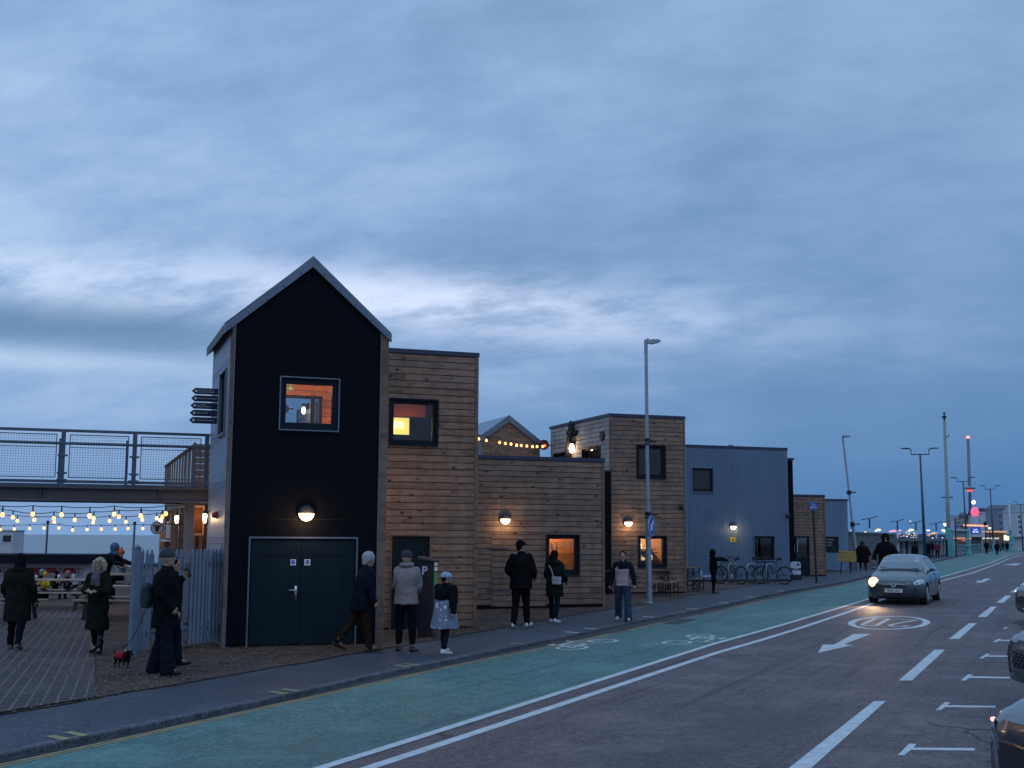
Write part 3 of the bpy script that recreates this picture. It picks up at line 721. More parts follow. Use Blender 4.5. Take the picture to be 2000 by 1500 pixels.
# exit sign on the rear wall upstairs
es_ = FA.rect(557, 751, 574, 764, D_A-.2)
X_ = FA.thing('exit_sign', 'small framed exit sign with a down arrow inside the tower upstairs', 'exit sign', None, (es_[0]+es_[1])/2, D_A-.17); X_.location.z = (es_[2]+es_[3])/2
hw_, hh_ = (es_[1]-es_[0])/2, (es_[3]-es_[2])/2
mb = MB(); mb.box(-hw_, hw_, -.03, .02, -hh_, hh_); mb.build('frame', M('sign frame', (.5, .42, .3), .5), X_)
mb = MB(); mb.box(-hw_*.86, hw_*.86, -.036, -.03, -hh_*.82, hh_*.82); mb.build('sign_face', M('sign face', (.03, .12, .05), .5), X_)
mb = MB(); c0 = hw_*.18
mb.prism([(c0-.02, hh_*.6), (c0+.02, hh_*.6), (c0+.02, -hh_*.1), (c0+.075, hh_*.12), (c0+.075, -hh_*.15), (c0, -hh_*.65), (c0-.075, -hh_*.15), (c0-.075, hh_*.12), (c0-.02, -hh_*.1)], -.042, -.036)
mb.build('arrow', SIGNW, X_)
# left flank: flat zinc panels with rivet rows
mb = MB(); mb.T = LT(uL)
zs = [.03, 1.95, 3.02, 3.98, 5.34, 6.05]
for a, b in zip(zs, zs[1:]):
    for (p, q, c_, d_) in cut(-D_A, -.17, a+.003, b-.003, [lh]): mb.box(p, q, -.016, 0, c_, d_)
mb.T = LT(uL)
for zz in zs[1:]:
    for dz in (-.05, .05) if zz < 6 else (-.12,):
        k = -D_A+.1
        while k < -.2: mb.lathe([(.014, -.016), (.014, -.024), (.001, -.026)], 6, c=(k, 0, zz+dz), axis='y'); k += .17
mb.build('side_panel', ZINC, A)
mb = MB(); mb.T = LT(uL); mb.box(-.165, .0, -.02, 0.001, .0, 6.1); mb.T = None; mb.box(uL-.012, uL+.03, -.055, -.0, .0, 6.08); mb.build('corner_post', WDP, A, bevel=.006); mb = MB(); mb.box(uR-.05, uR+.10, -.05, .1, 0, 6.0)
mb.build('corner_post', WDP, A, bevel=.006)
mb = MB(); mb.box(uL+.03, uL+.05, -.062, -.02, 0, 6.05); mb.build('corner_trim', GALVP, A); mb = MB(); mb.box(uR-.065, uR-.05, -.062, -.02, .0, 6.0); mb.build('corner_trim', GALVP, A)
# roof: two slabs and thick verge boards
def slope(u0, z0, u1, z1, th, y0, y1):
    n_ = Vector((-(z1-z0), 0, u1-u0)).normalized()*th
    if n_.z < 0: n_ = -n_
    return [(u0, z0), (u1, z1), (u1+n_.x, z1+n_.z), (u0+n_.x, z0+n_.z)]
sl = (zA_-zE)/(uM-uL); sr = (zA_-zE)/(uR-uM)
ov = .15
mb = MB(); PA = [(uL-ov, zE-ov*sl), (uM, zA_), (uM, zA_+.18), (uL-ov, zE-ov*sl+.18)]; mb.prism(PA, -.02, D_A+.1)
ovr = .13; PB = [(uR+ovr, zE-ovr*sr), (uM, zA_), (uM, zA_+.18), (uR+ovr, zE-ovr*sr+.18)]; mb.prism(PB, -.02, D_A+.1)
mb.build('roof', M('dark roof edge', (.03, .035, .045), .5), A)
mb = MB(); h_ = .215
mb.prism([(uL-ov-.01, zE-ov*sl-.03), (uM, zA_-.03), (uM, zA_+h_-.03), (uL-ov-.01, zE-ov*sl+h_-.08)], -.10, -.024); mb.prism([(uR+ovr+.01, zE-ovr*sr-.03), (uM, zA_-.03), (uM, zA_+h_-.03), (uR+ovr+.01, zE-ovr*sr+h_-.08)], -.10, -.024)
vb = mb.build('verge_board', GALVP, A)
for k in range(5):
    mb = MB(); f_ = (k+.3)/5; mb.lathe([(.013, 0), (.013, -.01), (.001, -.012)], 8, c=(uL-ov+(uM-uL+ov)*f_, -.10, zE-ov*sl+(zA_-zE+ov*sl)*f_+.02), axis='y'); mb.build('bolt', BLKM, vb); mb = MB()
    mb.lathe([(.013, 0), (.013, -.01), (.001, -.012)], 8, c=(uR+ovr+(uM-uR-ovr)*f_, -.10, zE-ovr*sr+(zA_-zE+ovr*sr)*f_+.02), axis='y')
    mb.build('bolt', BLKM, vb)
o_ = FA.thing('wall_lamp', 'round lamp on the hidden right flank of the tower, lighting the timber beside it', 'wall lamp', None, uR+.01, 1.15); o_.location.z = 2.75
mb = MB(); mb.lathe([(.001, 0), (.15, 0), (.15, .05), (.001, .06)], 18, axis='x'); mb.build('base', BLKM, o_, True)
mb = MB(); mb.ball((.06, 0, 0), .13, 12, (.7, 1, 1)); mb.build('lamp_glass', LAMP, o_, True); plight('lamp_light', (.35, 0, 0), 30, (1, .62, .25), parent=o_)
# double doors
u0, u1, z0, z1 = dr
mb = MB(); mb.box(u0-.02, u0+.008, -.05, .1, z0-.04, z1+.02); mb.box(u1-.008, u1+.02, -.05, .1, z0-.04, z1+.02); mb.box(u0+.008, u1-.008, -.048, .1, z1-.012, z1+.02); mb.build('door_frame', GALVP, A)
um = (u0+u1)/2-.04
for (a, b, n_) in ((u0+.03, um-.004, 0), (um+.004, u1-.03, 1)):
    mb = MB(); mb.box(a, b, .0, .05, z0, z1-.03)
    rr = [a+.22, b-.22, .32, z1-.32]
    mb.box(rr[0], rr[1], -.008, 0, rr[3], rr[3]+.03); mb.box(rr[0], rr[1], -.008, 0, rr[2]-.03, rr[2]); mb.box(rr[0]-.02, rr[0], -.006, 0, rr[2]-.03, rr[3]+.03); mb.box(rr[1], rr[1]+.02, -.006, 0, rr[2]-.03, rr[3]+.03)
    d_ = mb.build('door', DOORG, A)
    if n_ == 0:
        hx = um-.09; mb = MB(); mb.box(hx-.022, hx+.022, -.012, 0, .86, 1.12); mb.tube([(hx, -.01, 1.04), (hx, -.055, 1.04), (hx-.03, -.06, 1.04), (hx-.14, -.058, 1.04)], .011, 8); mb.build('handle', STEEL, d_, True)
    sx_ = um-.155 if n_ == 0 else um+.115
    mb = MB(); mb.box(sx_-.055, sx_+.055, -.004, 0, 1.50, 1.61); st = mb.build('fire_door_notice', SIGNW, d_)
    mb = MB(); mb.lathe([(.042, -.0045), (.042, -.006), (.001, -.006)], 24, c=(sx_, 0, 1.56), axis='y'); mb.build('blue_disc', BLUE, d_)
    text('Fire door', .016, SIGNW, d_, 'lettering', Matrix.Translation((sx_, -.0065, 1.568)) @ TXT, .0008); text('keep shut', .016, SIGNW, d_, 'lettering', Matrix.Translation((sx_, -.0065, 1.55)) @ TXT, .0008)
bulkhead(FA, 597, 1003, 'largest round half-lit lamp on the black tower above its doors', 0, .155, power=9)
# ---------------------------------------------------------------- B: two-storey timber block beside the tower
FB = Fac(752, 1226, 27.3, z=0.0)
uB0 = FB.uz(735, 1200)[0]; uB1 = FB.uz(927, 1150)[0]; HB = FB.uz(842, 693)[1]
B = FB.thing('timber_block', 'two-storey timber clad block directly right of the black tower', 'building')
wB = FB.rect(763, 780, 852, 870); dB = FB.rect(765, 1047, 836, 1228); dB[2] = .05
shell(B, uB0, uB1, 3.4, HB, [wB, dB], left=False, floor=2.9)
window(B, wB, 0, fw=.085, trim=FRM)
mb = MB(); mb.box(dB[0], dB[1], .03, .08, .05, dB[3]); dd = mb.build('door', DOORG, B)
mb = MB(); mb.box(dB[0]-.03, dB[0], -.05, .1, .03, dB[3]+.03); mb.box(dB[1], dB[1]+.03, -.05, .1, .03, dB[3]+.03); mb.box(dB[0], dB[1], -.05, .1, dB[3], dB[3]+.03); mb.build('door_frame', WDP, B)
# inside: red blind and a lit doorway
mb = MB(); mb.box(wB[0]+.05, wB[1]-.05, .75, .76, wB[3]-.30, wB[3]+.1); mb.build('roller_blind', M('rust blind', (.42, .08, .04), .8), B)
q = FB.rect(764, 815, 799, 849, 1.2)
mb = MB(); mb.box(q[0], q[1], 1.2, 1.25, q[2], q[3]); mb.build('lit_panel', emis('lit yellow doorway', (1, .80, .20), .95), B)
mb = MB(); mb.box(q[0]+.04, q[0]+.30, 1.18, 1.2, q[2]+.14, q[3]-.09); mb.build('bright_pane', emis('lit doorway core', (1, .95, .55), 1.15), B)
plight('room_light', (wB[0]+.5, .45, wB[3]-.75), 16, (1, .62, .25), .04, B)
# ---------------------------------------------------------------- C: single storey timber block
FC = Fac(930, 1200, 33.6)
uC0 = -.25; uC1 = FC.uz(1178, 1100)[0]; HC = FC.uz(1050, 899)[1]
Cb = FC.thing('timber_block', 'lower single-storey timber block with a lit orange window', 'building')
wC = FC.rect(1068, 1046, 1129, 1121)
sC = FC.rect(960, 1043, 1067, 1197); sC[2] = .08
shell(Cb, uC0, uC1, 3.8, HC, [wC, [sC[0], sC[1], sC[2], sC[3]]], left=False, floor=None, zb=.12)
mb = MB()      # boarded sliding shutter beside the window, boards offset from the wall's
boards(mb, sC[0]+.01, sC[1]-.01, sC[2], sC[3], (), .151, th=.016); mb.build('shutter_door', WD, Cb)
mb = MB(); mb.box(sC[0], sC[1], 0.0, .1, sC[2], sC[3]); mb.build('shutter_back', M('shutter back', (.02, .018, .016), .8), Cb)
for zz in (.5, 1.62):
    mb = MB(); mb.box(sC[0]-.09, sC[0]+.5, -.04, -.03, zz, zz+.04); mb.box(sC[0]-.13, sC[0]-.09, -.04, -.03, zz-.02, zz+.06); mb.build('hinge', M('dull hinge steel', (.07, .085, .11), .6, .3), Cb)
window(Cb, wC, 0, fw=.09, trim=FRM)
# warm lining inside the window
mb = MB(); zz = .3
while zz < 2.5:
    mb.rnd = RB.random(); mb.box(wC[0]-.6, wC[1]+.8, 1.05, 1.08, zz, zz+.145); zz += .15
mb.build('timber_lining', WDO, Cb)
mb = MB(); hx = wC[0]+(wC[1]-wC[0])*.58
for k in (0, .13): mb.tube([(hx+k, 1.03, 1.15-k*1.2), (hx+k, .98, 1.18), (hx+k, .98, 1.75), (hx+k, 1.03, 1.78)], .012, 8)
mb.box(hx-.45, hx+.5, 1.02, 1.045, .3, .34); mb.build('door_handle', BLKM, Cb, True)
plight('room_light', ((wC[0]+wC[1])/2-.1, .55, 2.35), 75, (1, .52, .18), .1, Cb)
bulkhead(FC, 985, 1014, 'round half-lit lamp on the lower timber block above its shutter', 0, .15, power=7)
# ---------------------------------------------------------------- E: second two-storey timber block
FE = Fac(1193, 1158, 40.6)
uE1 = FE.uz(1338, 1100)[0]; HE = FE.uz(1262, 816)[1]
E = FE.thing('timber_block', 'two-storey timber block behind the street lamp, pale boards on its flank', 'building')
wE1 = FE.rect(1244, 871, 1298, 934); wE0 = FE.rect(1247, 1048, 1300, 1106)
D_E = 5.4
def lhole(x0, y0, x1, y1):
    a = FE.vz(x0, y0); b = FE.vz(x1, y1); return [-max(a[0], b[0]), -min(a[0], b[0]), min(a[1], b[1]), max(a[1], b[1])]
l1 = lhole(1083, 889, 1112, 884); l1[2] = 3.4; l1[3] = FE.vz(1098, 886)[1]
l2 = lhole(1139, 876, 1174, 873); l2[2] = 3.4; l2[3] = FE.vz(1156, 875)[1]
shell(E, 0, uE1, D_E, HE, [wE1, wE0], left='grey', lholes=[l1, l2], floor=3.3)
window(E, wE1, 0, fw=.09, trim=FRM, gl=GLD); window(E, wE0, 0, fw=.07, trim=FRM)
for l_ in (l1, l2): window(E, l_, 0, T=LT(0), fw=.05, gl=GLD, trim=FRM)
mb = MB(); mb.box(wE1[1]-.22, wE1[1]-.12, .25, .27, wE1[2]+.12, wE1[3]-.25); mb.build('curtain', M('pale curtain', (.35, .4, .45), .8), E)
# kitchen seen through the lower window
mb = MB(); mb.box(wE0[0]-.3, wE0[1]+.5, 1.3, 1.34, .3, 2.7); mb.build('timber_lining', WDO, E)
kr = random.Random(5)
mb = MB(); w_ = wE0[1]-wE0[0]
mb.box(wE0[0]-.1, wE0[1]+.2, .85, 1.25, wE0[2]+.12, wE0[2]+.17); mb.box(wE0[0]+w_*.52, wE0[1]+.2, 1.0, 1.25, wE0[3]-.55, wE0[3]-.52); mb.box(wE0[0]+w_*.55, wE0[1]+.1, .9, 1.25, wE0[2]+.52, wE0[2]+.55); mb.box(wE0[0]+w_*.5, wE0[0]+w_*.53, .9, 1.25, wE0[2]+.1, wE0[3]-.1); mb.build('shelf', BLKM, E)
cols = [M('stock cream', (.75, .62, .42), .6), M('stock brown', (.28, .10, .05), .5), M('stock white', (.8, .76, .66), .6)]
for k in range(16):
    mb = MB(); x = wE0[0]+w_*kr.uniform(.05, 1.05); hh = kr.uniform(.08, .26); base = kr.choice([wE0[2]+.17, wE0[2]+.17, wE0[2]+.55, wE0[3]-.52]) if x > wE0[0]+w_*.55 else wE0[2]+.17
    r_ = kr.uniform(.03, .07); mb.lathe([(r_*.6, 0), (r_, .01), (r_, hh*.7), (r_*.5, hh*.85), (r_*.5, hh), (.001, hh)], 10, c=(x, kr.uniform(1.02, 1.15), base)); mb.build('stock', kr.choice(cols), E)
plight('room_light', ((wE0[0]+wE0[1])/2, .5, 2.15), 150, (1, .70, .40), .1, E)
bulkhead(FE, 1225, 1020, 'round half-lit lamp right of the black wall strip', 0, .15, power=7)
# things fixed on the grey flank
mb_ = FE.vz(1124, 876)
Lm = FE.thing('wall_lantern', 'oval lit lantern on the pale upstairs flank beside the duct', 'wall lamp', None, -.04, mb_[0]); Lm.location.z = FE.z+mb_[1]
mb = MB(); mb.ball((-.10, 0, 0), .10, 12, (1, 1, 1.7)); mb.build('lamp_glass', LAMP, Lm, True)
mb = MB(); mb.box(-.05, .02, -.05, .05, -.05, .22); mb.lathe([(.10, .16), (.12, .17), (.05, .26), (.001, .27)], 14, c=(-.10, 0, 0)); mb.build('bracket', BLKM, Lm)
plight('lamp_light', (-.45, 0, 0), 7, parent=Lm)
dv = FE.vz(1118, 880); du = FE.vz(1124, 842)
Dk = FE.thing('exhaust_duct', 'bent black extract duct on the pale upstairs flank', 'duct', None, -.04, dv[0]); Dk.location.z = FE.z
mb = MB(); mb.tube([(-.13, 0, 3.2), (-.13, 0, dv[1]), (-.13, -.12, dv[1]+.45), (-.13, -.33, dv[1]+.95), (-.13, -.36, du[1]-.1)], .10, 12); mb.build('pipe', BLKM, Dk, True)
mb = MB(); mb.box(-.30, .02, -.62, -.2, du[1]-.12, du[1]); mb.box(-.26, -.02, -.5, -.25, du[1]-.2, du[1]-.12); mb.build('cowl', BLKM, Dk)
for (px, py, lab) in ((1179, 851, 'round black vent near the corner of the pale flank'),):
    q = FE.vz(px, py); V_ = FE.thing('round_vent', lab, 'vent', None, -.03, q[0]); V_.location.z = FE.z+q[1]
    mb = MB(); mb.lathe([(.001, 0), (.17, 0), (.17, -.05), (.15, -.06), (.001, -.06)], 20, axis='x'); mb.build('disc', BLKM, V_)
    mb = MB()
    for k in range(5): mb.box(-.07, -.055, -.13, .13, -.12+k*.055, -.10+k*.055)
    mb.build('grille', M('vent slats', (.04, .04, .05), .5), V_)
sp_ = FE.vz(1069, 871)
V_ = FE.thing('floodlight', 'round black floodlight with a red glow on the pale block back corner', 'floodlight', None, -.1, D_E-.05); V_.location.z = FE.z+sp_[1]
mb = MB(); mb.lathe([(.001, .1), (.14, .08), (.19, -.02), (.19, -.10), (.16, -.10), (.15, -.05), (.001, -.05)], 18, c=(-.22, 0, 0), axis='y'); mb.build('housing', BLKM, V_, True)
mb = MB(); mb.bar((-.22, .05, 0), (.1, .05, .0), .04); mb.build('bracket', BLKM, V_)
mb = MB(); mb.ball((-.19, -.08, -.03), .045, 8); mb.build('lens', emis('red lens', (1, .12, .05), 3), V_)
sp_ = FE.uz(1328, 991)
V_ = FE.thing('camera_dome', 'small dark security dome on the timber block right edge', 'security camera', None, sp_[0], -.05); V_.location.z = FE.z+sp_[1]
mb = MB(); mb.box(-.05, .05, -.05, .05, .04, .1); mb.build('mount', BLKM, V_)
mb = MB(); mb.ball((0, -.05, 0), .075, 10); mb.build('dome', BLKM, V_, True)
# D: black strip between C and E
q = FE.rect(1179, 921, 1196, 1160)
Bs = FE.thing('black_screen', 'tall narrow black panel wall between the two timber blocks', 'wall', None, -.02, -.5)
uu = FE.uz(1179, 1000, -.5)[0], FE.uz(1195, 1000, -.5)[0]; zt = FE.uz(1187, 921, -.5)[1]
mb = MB(); mb.box(uu[0]-.5, uu[1]-.0, 0, .08, .05, zt); mb.build('panel', BLK, Bs)
mb = MB(); mb.box(uu[0]-.5, uu[1]+.01, -.02, .10, zt, zt+.05); mb.build('coping', NAVY, Bs)
# ---------------------------------------------------------------- F: corrugated steel block
FF = Fac(1342, 1131, 52.0)
uF1 = FF.uz(1539, 1050)[0]; HF = FF.uz(1440, 877)[1]; D_F = 6.0
Fb = FF.thing('steel_block', 'blue grey corrugated steel block behind the parked bicycles', 'building')
wF1 = FF.rect(1351, 914, 1392, 961); wF0 = FF.rect(1472, 1047, 1512, 1094)
mb = MB(); inn = M('dark steel block interior', (.03, .03, .03), .8)
solid(mb, 0, uF1, .05, HF, .02, .14, [wF1, wF0]); solid(mb, 0, uF1, .05, HF, D_F-.14, D_F); mb.T = LT(0); solid(mb, -D_F+.14, -.14, .05, HF, 0, .12); mb.T = LT(uF1-.12); solid(mb, -D_F+.14, -.14, .05, HF, 0, .12); mb.T = None
mb.box(.12, uF1-.12, .14, D_F-.14, HF-.3, HF-.15); mb.build('wall', inn, Fb)
def corr(mb, u0, u1, z0, z1, holes, p=.078, a=.013):
    for (x0, x1, c_, d_) in cut(u0, u1, z0, z1, holes):
        n_ = max(2, int((x1-x0)/p*6)); vs = []
        for i in range(n_+1):
            x = x0+(x1-x0)*i/n_; y = -.02-a*math.sin(x/p*2*math.pi); vs += [(x, y, c_), (x, y, d_)]
        mb.add(vs, [(2*i, 2*i+2, 2*i+3, 2*i+1) for i in range(n_)])
mb = MB(); zs_ = FF.uz(1440, 1001)[1]
corr(mb, 0, uF1, .06, zs_+.02, [wF0, wF1]); mb.build('corrugated_sheet', CORR, Fb, True)
mb = MB(); corr(mb, 0, uF1, zs_, HF, [wF1, [wF0[0]-1, wF0[0]-.99, 0, .01]]); o_ = mb.build('corrugated_sheet', CORR, Fb, True); o_.location.y = -.006
mb = MB(); roofcap(mb, 0, uF1, 0, D_F, HF, .12); mb.build('coping', NAVY, Fb)
mb = MB(); mb.box(-.03, .05, -.045, .02, .05, HF); mb.box(uF1-.05, uF1+.03, -.045, .02, .05, HF); mb.build('corner_trim', CORR, Fb)
mb = MB(); mb.box(0, uF1, -.05, 0.0, -.2, .06); mb.build('plinth', BLK, Fb)
window(Fb, wF1, -.02, fw=.09, trim=CORR, gl=GLD); window(Fb, wF0, -.02, fw=.08, trim=CORR, gl=GLD)
mb = MB(); mb.box(wF1[0]+.12, wF1[0]+.45, .4, .45, wF1[2]+.15, wF1[3]-.4); mb.box(wF1[0]+.6, wF1[0]+.66, .5, .55, wF1[2]+.1, wF1[3]-.2); mb.build('stored_things', M('pale stored things', (.5, .5, .46), .7), Fb)
mb = MB(); mb.ball((wF0[0]+.3, .3, wF0[2]+.2), .09, 8); mb.ball((wF0[0]+.8, .35, wF0[2]+.25), .11, 8, (.4, 1, 2.2)); mb.build('stored_things', M('pale sill ornaments', (.4, .42, .36), .7), Fb)
bulkhead(FF, 1430, 1028, 'round half-lit lamp on the corrugated wall above a yellow sign', 0, .15, power=4.5)
q = FF.rect(1425, 1050, 1436, 1058)
Ys = FF.thing('warning_sign', 'small yellow warning sign on the corrugated wall under the lamp', 'sign', None, (q[0]+q[1])/2, -.04); Ys.location.z = FF.z+(q[2]+q[3])/2
mb = MB(); mb.box(-.13, .13, -.006, 0, -.10, .10); mb.build('plate', M('sign yellow', (.62, .50, .02), .5), Ys)
mb = MB(); mb.prism([(-.06, -.05), (.06, -.05), (0, .07)], -.009, -.006); mb.build('symbol', BLKM, Ys)
sp_ = FF.uz(1536, 1007)
V_ = FF.thing('camera_dome', 'small dark security camera at the corrugated block corner', 'security camera', None, uF1-.1, -.12); V_.location.z = FF.z+sp_[1]
mb = MB(); mb.bar((0, .12, .05), (0, -.05, .03), .05); mb.build('mount', BLKM, V_)
mb = MB(); mb.ball((0, -.08, -.02), .10, 10); mb.build('dome', BLKM, V_, True)
q = FF.uz(1427, 868, 2)
V_ = FF.thing('roof_vent', 'little metal vent pipe on the corrugated block roof', 'vent', None, q[0], 2.0); V_.location.z = FF.z+HF
mb = MB(); mb.lathe([(.07, -.1), (.07, .28), (.11, .30), (.11, .34), (.001, .36)], 12); mb.build('pipe', GALV, V_)
# F2: black slab behind its right corner
q0 = FF.uz(1537, 920, 1.5); q1 = FF.uz(1548, 899, 1.5)
V_ = FF.thing('black_screen', 'black panelled stair head behind the corrugated block', 'wall', None, q0[0]-.8, 1.5); V_.location.z = FF.z
mb = MB(); mb.box(0, q1[0]-q0[0]+.8, 0, 2.4, .2, q1[1]); mb.build('panel', BLK, V_)
mb = MB(); mb.box(-.05, q1[0]-q0[0]+.85, -.05, 2.45, q1[1], q1[1]+.1); mb.build('coping', NAVY, V_)
# ---------------------------------------------------------------- G: small timber block with glazed door
FG = Fac(1545, 1122, 60.5)
uG1 = FG.uz(1611, 1060)[0]; HG = FG.uz(1577, 970)[1]; uG0 = -.4
Gb = FG.thing('timber_block', 'small far timber block with a glazed door behind the white board', 'building')
dG = FG.rect(1541, 1047, 1582, 1121); dG[2] = .05
shell(Gb, uG0, uG1, 4, HG, [dG], left=False, zb=.06)
mb = MB(); x0, x1, z0, z1 = dG; xm = x0+(x1-x0)*.36
for a, b in ((x0, x0+.05), (xm-.05, xm+.05), (x1-.07, x1)): mb.box(a, b, .02, .1, z0, z1)
mb.box(x0, x1, .03, .09, z1-.08, z1); mb.box(x0, x1, .03, .09, z0, z0+.85); dg = mb.build('glazed_door', FRM, Gb)
mb = MB(); mb.box(x0+.05, xm-.05, .06, .07, z0+.85, z1-.08); mb.box(xm+.05, x1-.07, .06, .07, z0+.85, z1-.08); mb.build('pane', glass('reflecting door glass', (.3, .32, .35), 3.0), dg)
mb = MB(); mb.box(x0+.06, xm-.07, .045, .05, z0+1.1, z1-.45); mb.box(xm+.05, xm+.09, .03, .045, z0+1.1, z1-.2); mb.build('notice', WHT, dg)
# H: far corrugated block with a dark mural window
FH = Fac(1612, 1113, 70.0)
uH1 = FH.uz(1657, 1060)[0]; HH = FH.uz(1634, 978)[1]
Hb = FH.thing('steel_block', 'far blue grey block with a dark painted window, right end of the row', 'building')
mb = MB(); mb.box(-.5, uH1, 0, 5, .05, HH); mb.build('wall', CORR, Hb)
mb = MB(); roofcap(mb, -.5, uH1, 0, 5, HH, .1); mb.build('coping', NAVY, Hb)
q = FH.rect(1612, 1048, 1638, 1079)
mb = MB(); mb.box(q[0], q[1], -.03, -.004, q[2], q[3]); wm = mb.build('window', FRM, Hb)
mb = MB()
for k in range(3): mb.box(q[0]+.1, q[0]+.5-.08*k, -.036, -.03, q[3]-.2-.16*k, q[3]-.14-.16*k)
for k in range(9):
    a = R(10+k*10); mb.bar((q[0]+.1+.45*math.sin(a), -.033, q[2]+.12+.42*math.cos(a)), (q[0]+.1+.45*math.sin(a+.17), -.033, q[2]+.12+.42*math.cos(a+.17)), .006, .035, (0, 1, 0))
mb.build('painted_lines', M('brown paint lines', (.28, .2, .17), .7), wm)
# J: little gabled house behind C
FJ = Fac(993, 1000, 45.5)
aJ = FJ.uz(993, 822); eJ = FJ.uz(1052, 866); uw = eJ[0]-aJ[0]
J = FJ.thing('gabled_house', 'small timber house with grey gable roof behind the lower block', 'building')
mb = MB(); zE_, zJ = eJ[1]-.05, aJ[1]
z = 2.6
while z < zJ-.1:
    t2 = z+.145; w_ = uw*min(1, max(.02, (zJ-(z+.07))/(zJ-zE_))); w3 = uw*min(1, max(0.0, (zJ-t2)/(zJ-zE_)))
    mb.rnd = RB.random(); w1_ = uw*min(1, (zJ-z)/(zJ-zE_)); mb.prism([(aJ[0]-w1_, z), (aJ[0]+w1_, z), (aJ[0]+w3, t2), (aJ[0]-w3, t2)], -.02, 0); z += .152
mb.build('cladding', WD, J)
mb = MB(); mb.prism([(aJ[0]-uw, 0), (aJ[0]+uw, 0), (aJ[0]+uw, zE_), (aJ[0], zJ-.02), (aJ[0]-uw, zE_)], .002, 3.6); mb.build('wall', M('house wall', (.05, .045, .04), .8), J)
sJ = (zJ-zE_)/uw; o_ = .1
mb = MB()
for sg in (-1, 1): mb.prism([(aJ[0]+sg*(uw+o_), zE_-o_*sJ), (aJ[0], zJ), (aJ[0], zJ+.2), (aJ[0]+sg*(uw+o_), zE_-o_*sJ+.2)], -.02, 3.7)
mb.build('roof', ZINC, J)
mb = MB()
for sg in (-1, 1): mb.prism([(aJ[0]+sg*(uw+o_+.01), zE_-o_*sJ-.04), (aJ[0], zJ-.04), (aJ[0], zJ+.21), (aJ[0]+sg*(uw+o_+.01), zE_-o_*sJ+.18)], -.1, -.024)
mb.build('verge_board', GALVP, J)
mb = MB(); mb.box(aJ[0]-uw-.02, aJ[0]-uw+.14, -.06, -.022, 2, zE_); mb.box(aJ[0]+uw-.06, aJ[0]+uw+.03, -.06, -.022, 2, zE_); mb.build('corner_trim', GALVP, J)
# L: grey boarded block behind the tower, seen through its upstairs windows
FL = Fac(632, 1000, 31.5)
Lb = FL.thing('grey_boarded_block', 'pale boarded block seen through the tower upstairs window', 'building')
mb = MB(); mb.box(0, 1.6, 0.0, 4.2, 0, 5.6); mb.build('wall', BLK, Lb)
mb = MB(); mb.T = LT(0); boards(mb, -4.2, 0, .1, 5.6, (), .2); mb.build('side_cladding', WDG, Lb)
mb = MB(); mb.T = LT(0); mb.box(-.1, 0.02, -.04, 0, 0, 5.6); mb.box(-1.25, -1.05, -.05, 0, 3.0, 5.5); mb.box(-4.22, -4.1, -.05, 0, 0, 5.6); mb.build('corner_post', WDP, Lb)
q = FL.vz(605, 802)
Lm2 = FL.thing('wall_lantern', 'lit lantern seen through the tower upstairs window', 'wall lamp', None, -.05, q[0]); Lm2.location.z = FL.z+q[1]
mb = MB(); mb.ball((-.12, 0, 0), .065, 12, (1, 1, 1.7)); mb.build('lamp_glass', LAMP, Lm2, True)
mb = MB(); mb.box(-.05, .04, -.05, .05, .03, .2); mb.lathe([(.07, .1), (.08, .12), (.03, .18), (.001, .19)], 14, c=(-.12, 0, 0)); mb.build('bracket', BLKM, Lm2)
plight('lamp_light', (-.5, -.2, 0), 12, parent=Lm2)
q = FL.vz(573, 799)
V_ = FL.thing('round_vent', 'round vent on the pale block seen through the tower window', 'vent', None, -.3, q[0]); V_.location.z = FL.z+q[1]
mb = MB(); mb.lathe([(.001, .06), (.16, .06), (.16, -.04), (.12, -.06), (.001, -.06)], 18, axis='y'); mb.build('disc', M('vent grey', (.2, .2, .22), .5), V_)
mb = MB(); mb.bar((0, 0, 0), (.3, 0, 0), .05); mb.build('bracket', BLKM, V_)
# ------------------------------------------------------------------ footbridge, terrace, patio on the left
RUST = M('weathered girder', (.10, .095, .105), .7, .2, var=.3, vs=2, stretch=(.4, 1, 2), dirt=.4, bump=.1)
RAIL = M('painted grey railing', (.085, .12, .165), .5, .3, var=.15)
BRN = wood('brown stained timber', (.10, .045, .025), (.20, .09, .05), knots=.4)
FR = Fac(402, 965, 26.4, z=0.0)
Bz = lambda px, py: FR.uz(px, py)[1]
zt_, zb_ = Bz(200, 950), Bz(200, 978); zr = Bz(200, 843)
Br = FR.thing('footbridge', 'steel footbridge with mesh railings crossing to the black tower', 'footbridge')
U0 = -17.0; U1 = .08; Wd = 2.0
mb = MB(); mb.box(U0, U1, 0, .03, zb_, zt_-.03); mb.box(U0, U1, -.08, .10, zb_-.02, zb_+.02); mb.box(U0, U1, -.1, .1, zt_-.05, zt_)
for k in range(8): mb.box(U1-1.05-k*2.35, U1-1.03-k*2.35, -.07, 0, zb_+.02, zt_-.05)
mb.build('girder', RUST, Br)
mb = MB(); mb.box(U0, U1, Wd-.03, Wd, zb_, zt_); mb.build('girder', RUST, Br)
mb = MB(); mb.box(U0, U1, .03, Wd-.03, zt_-.12, zt_-.05); mb.build('deck', M('deck planks', (.12, .10, .09), .8), Br)
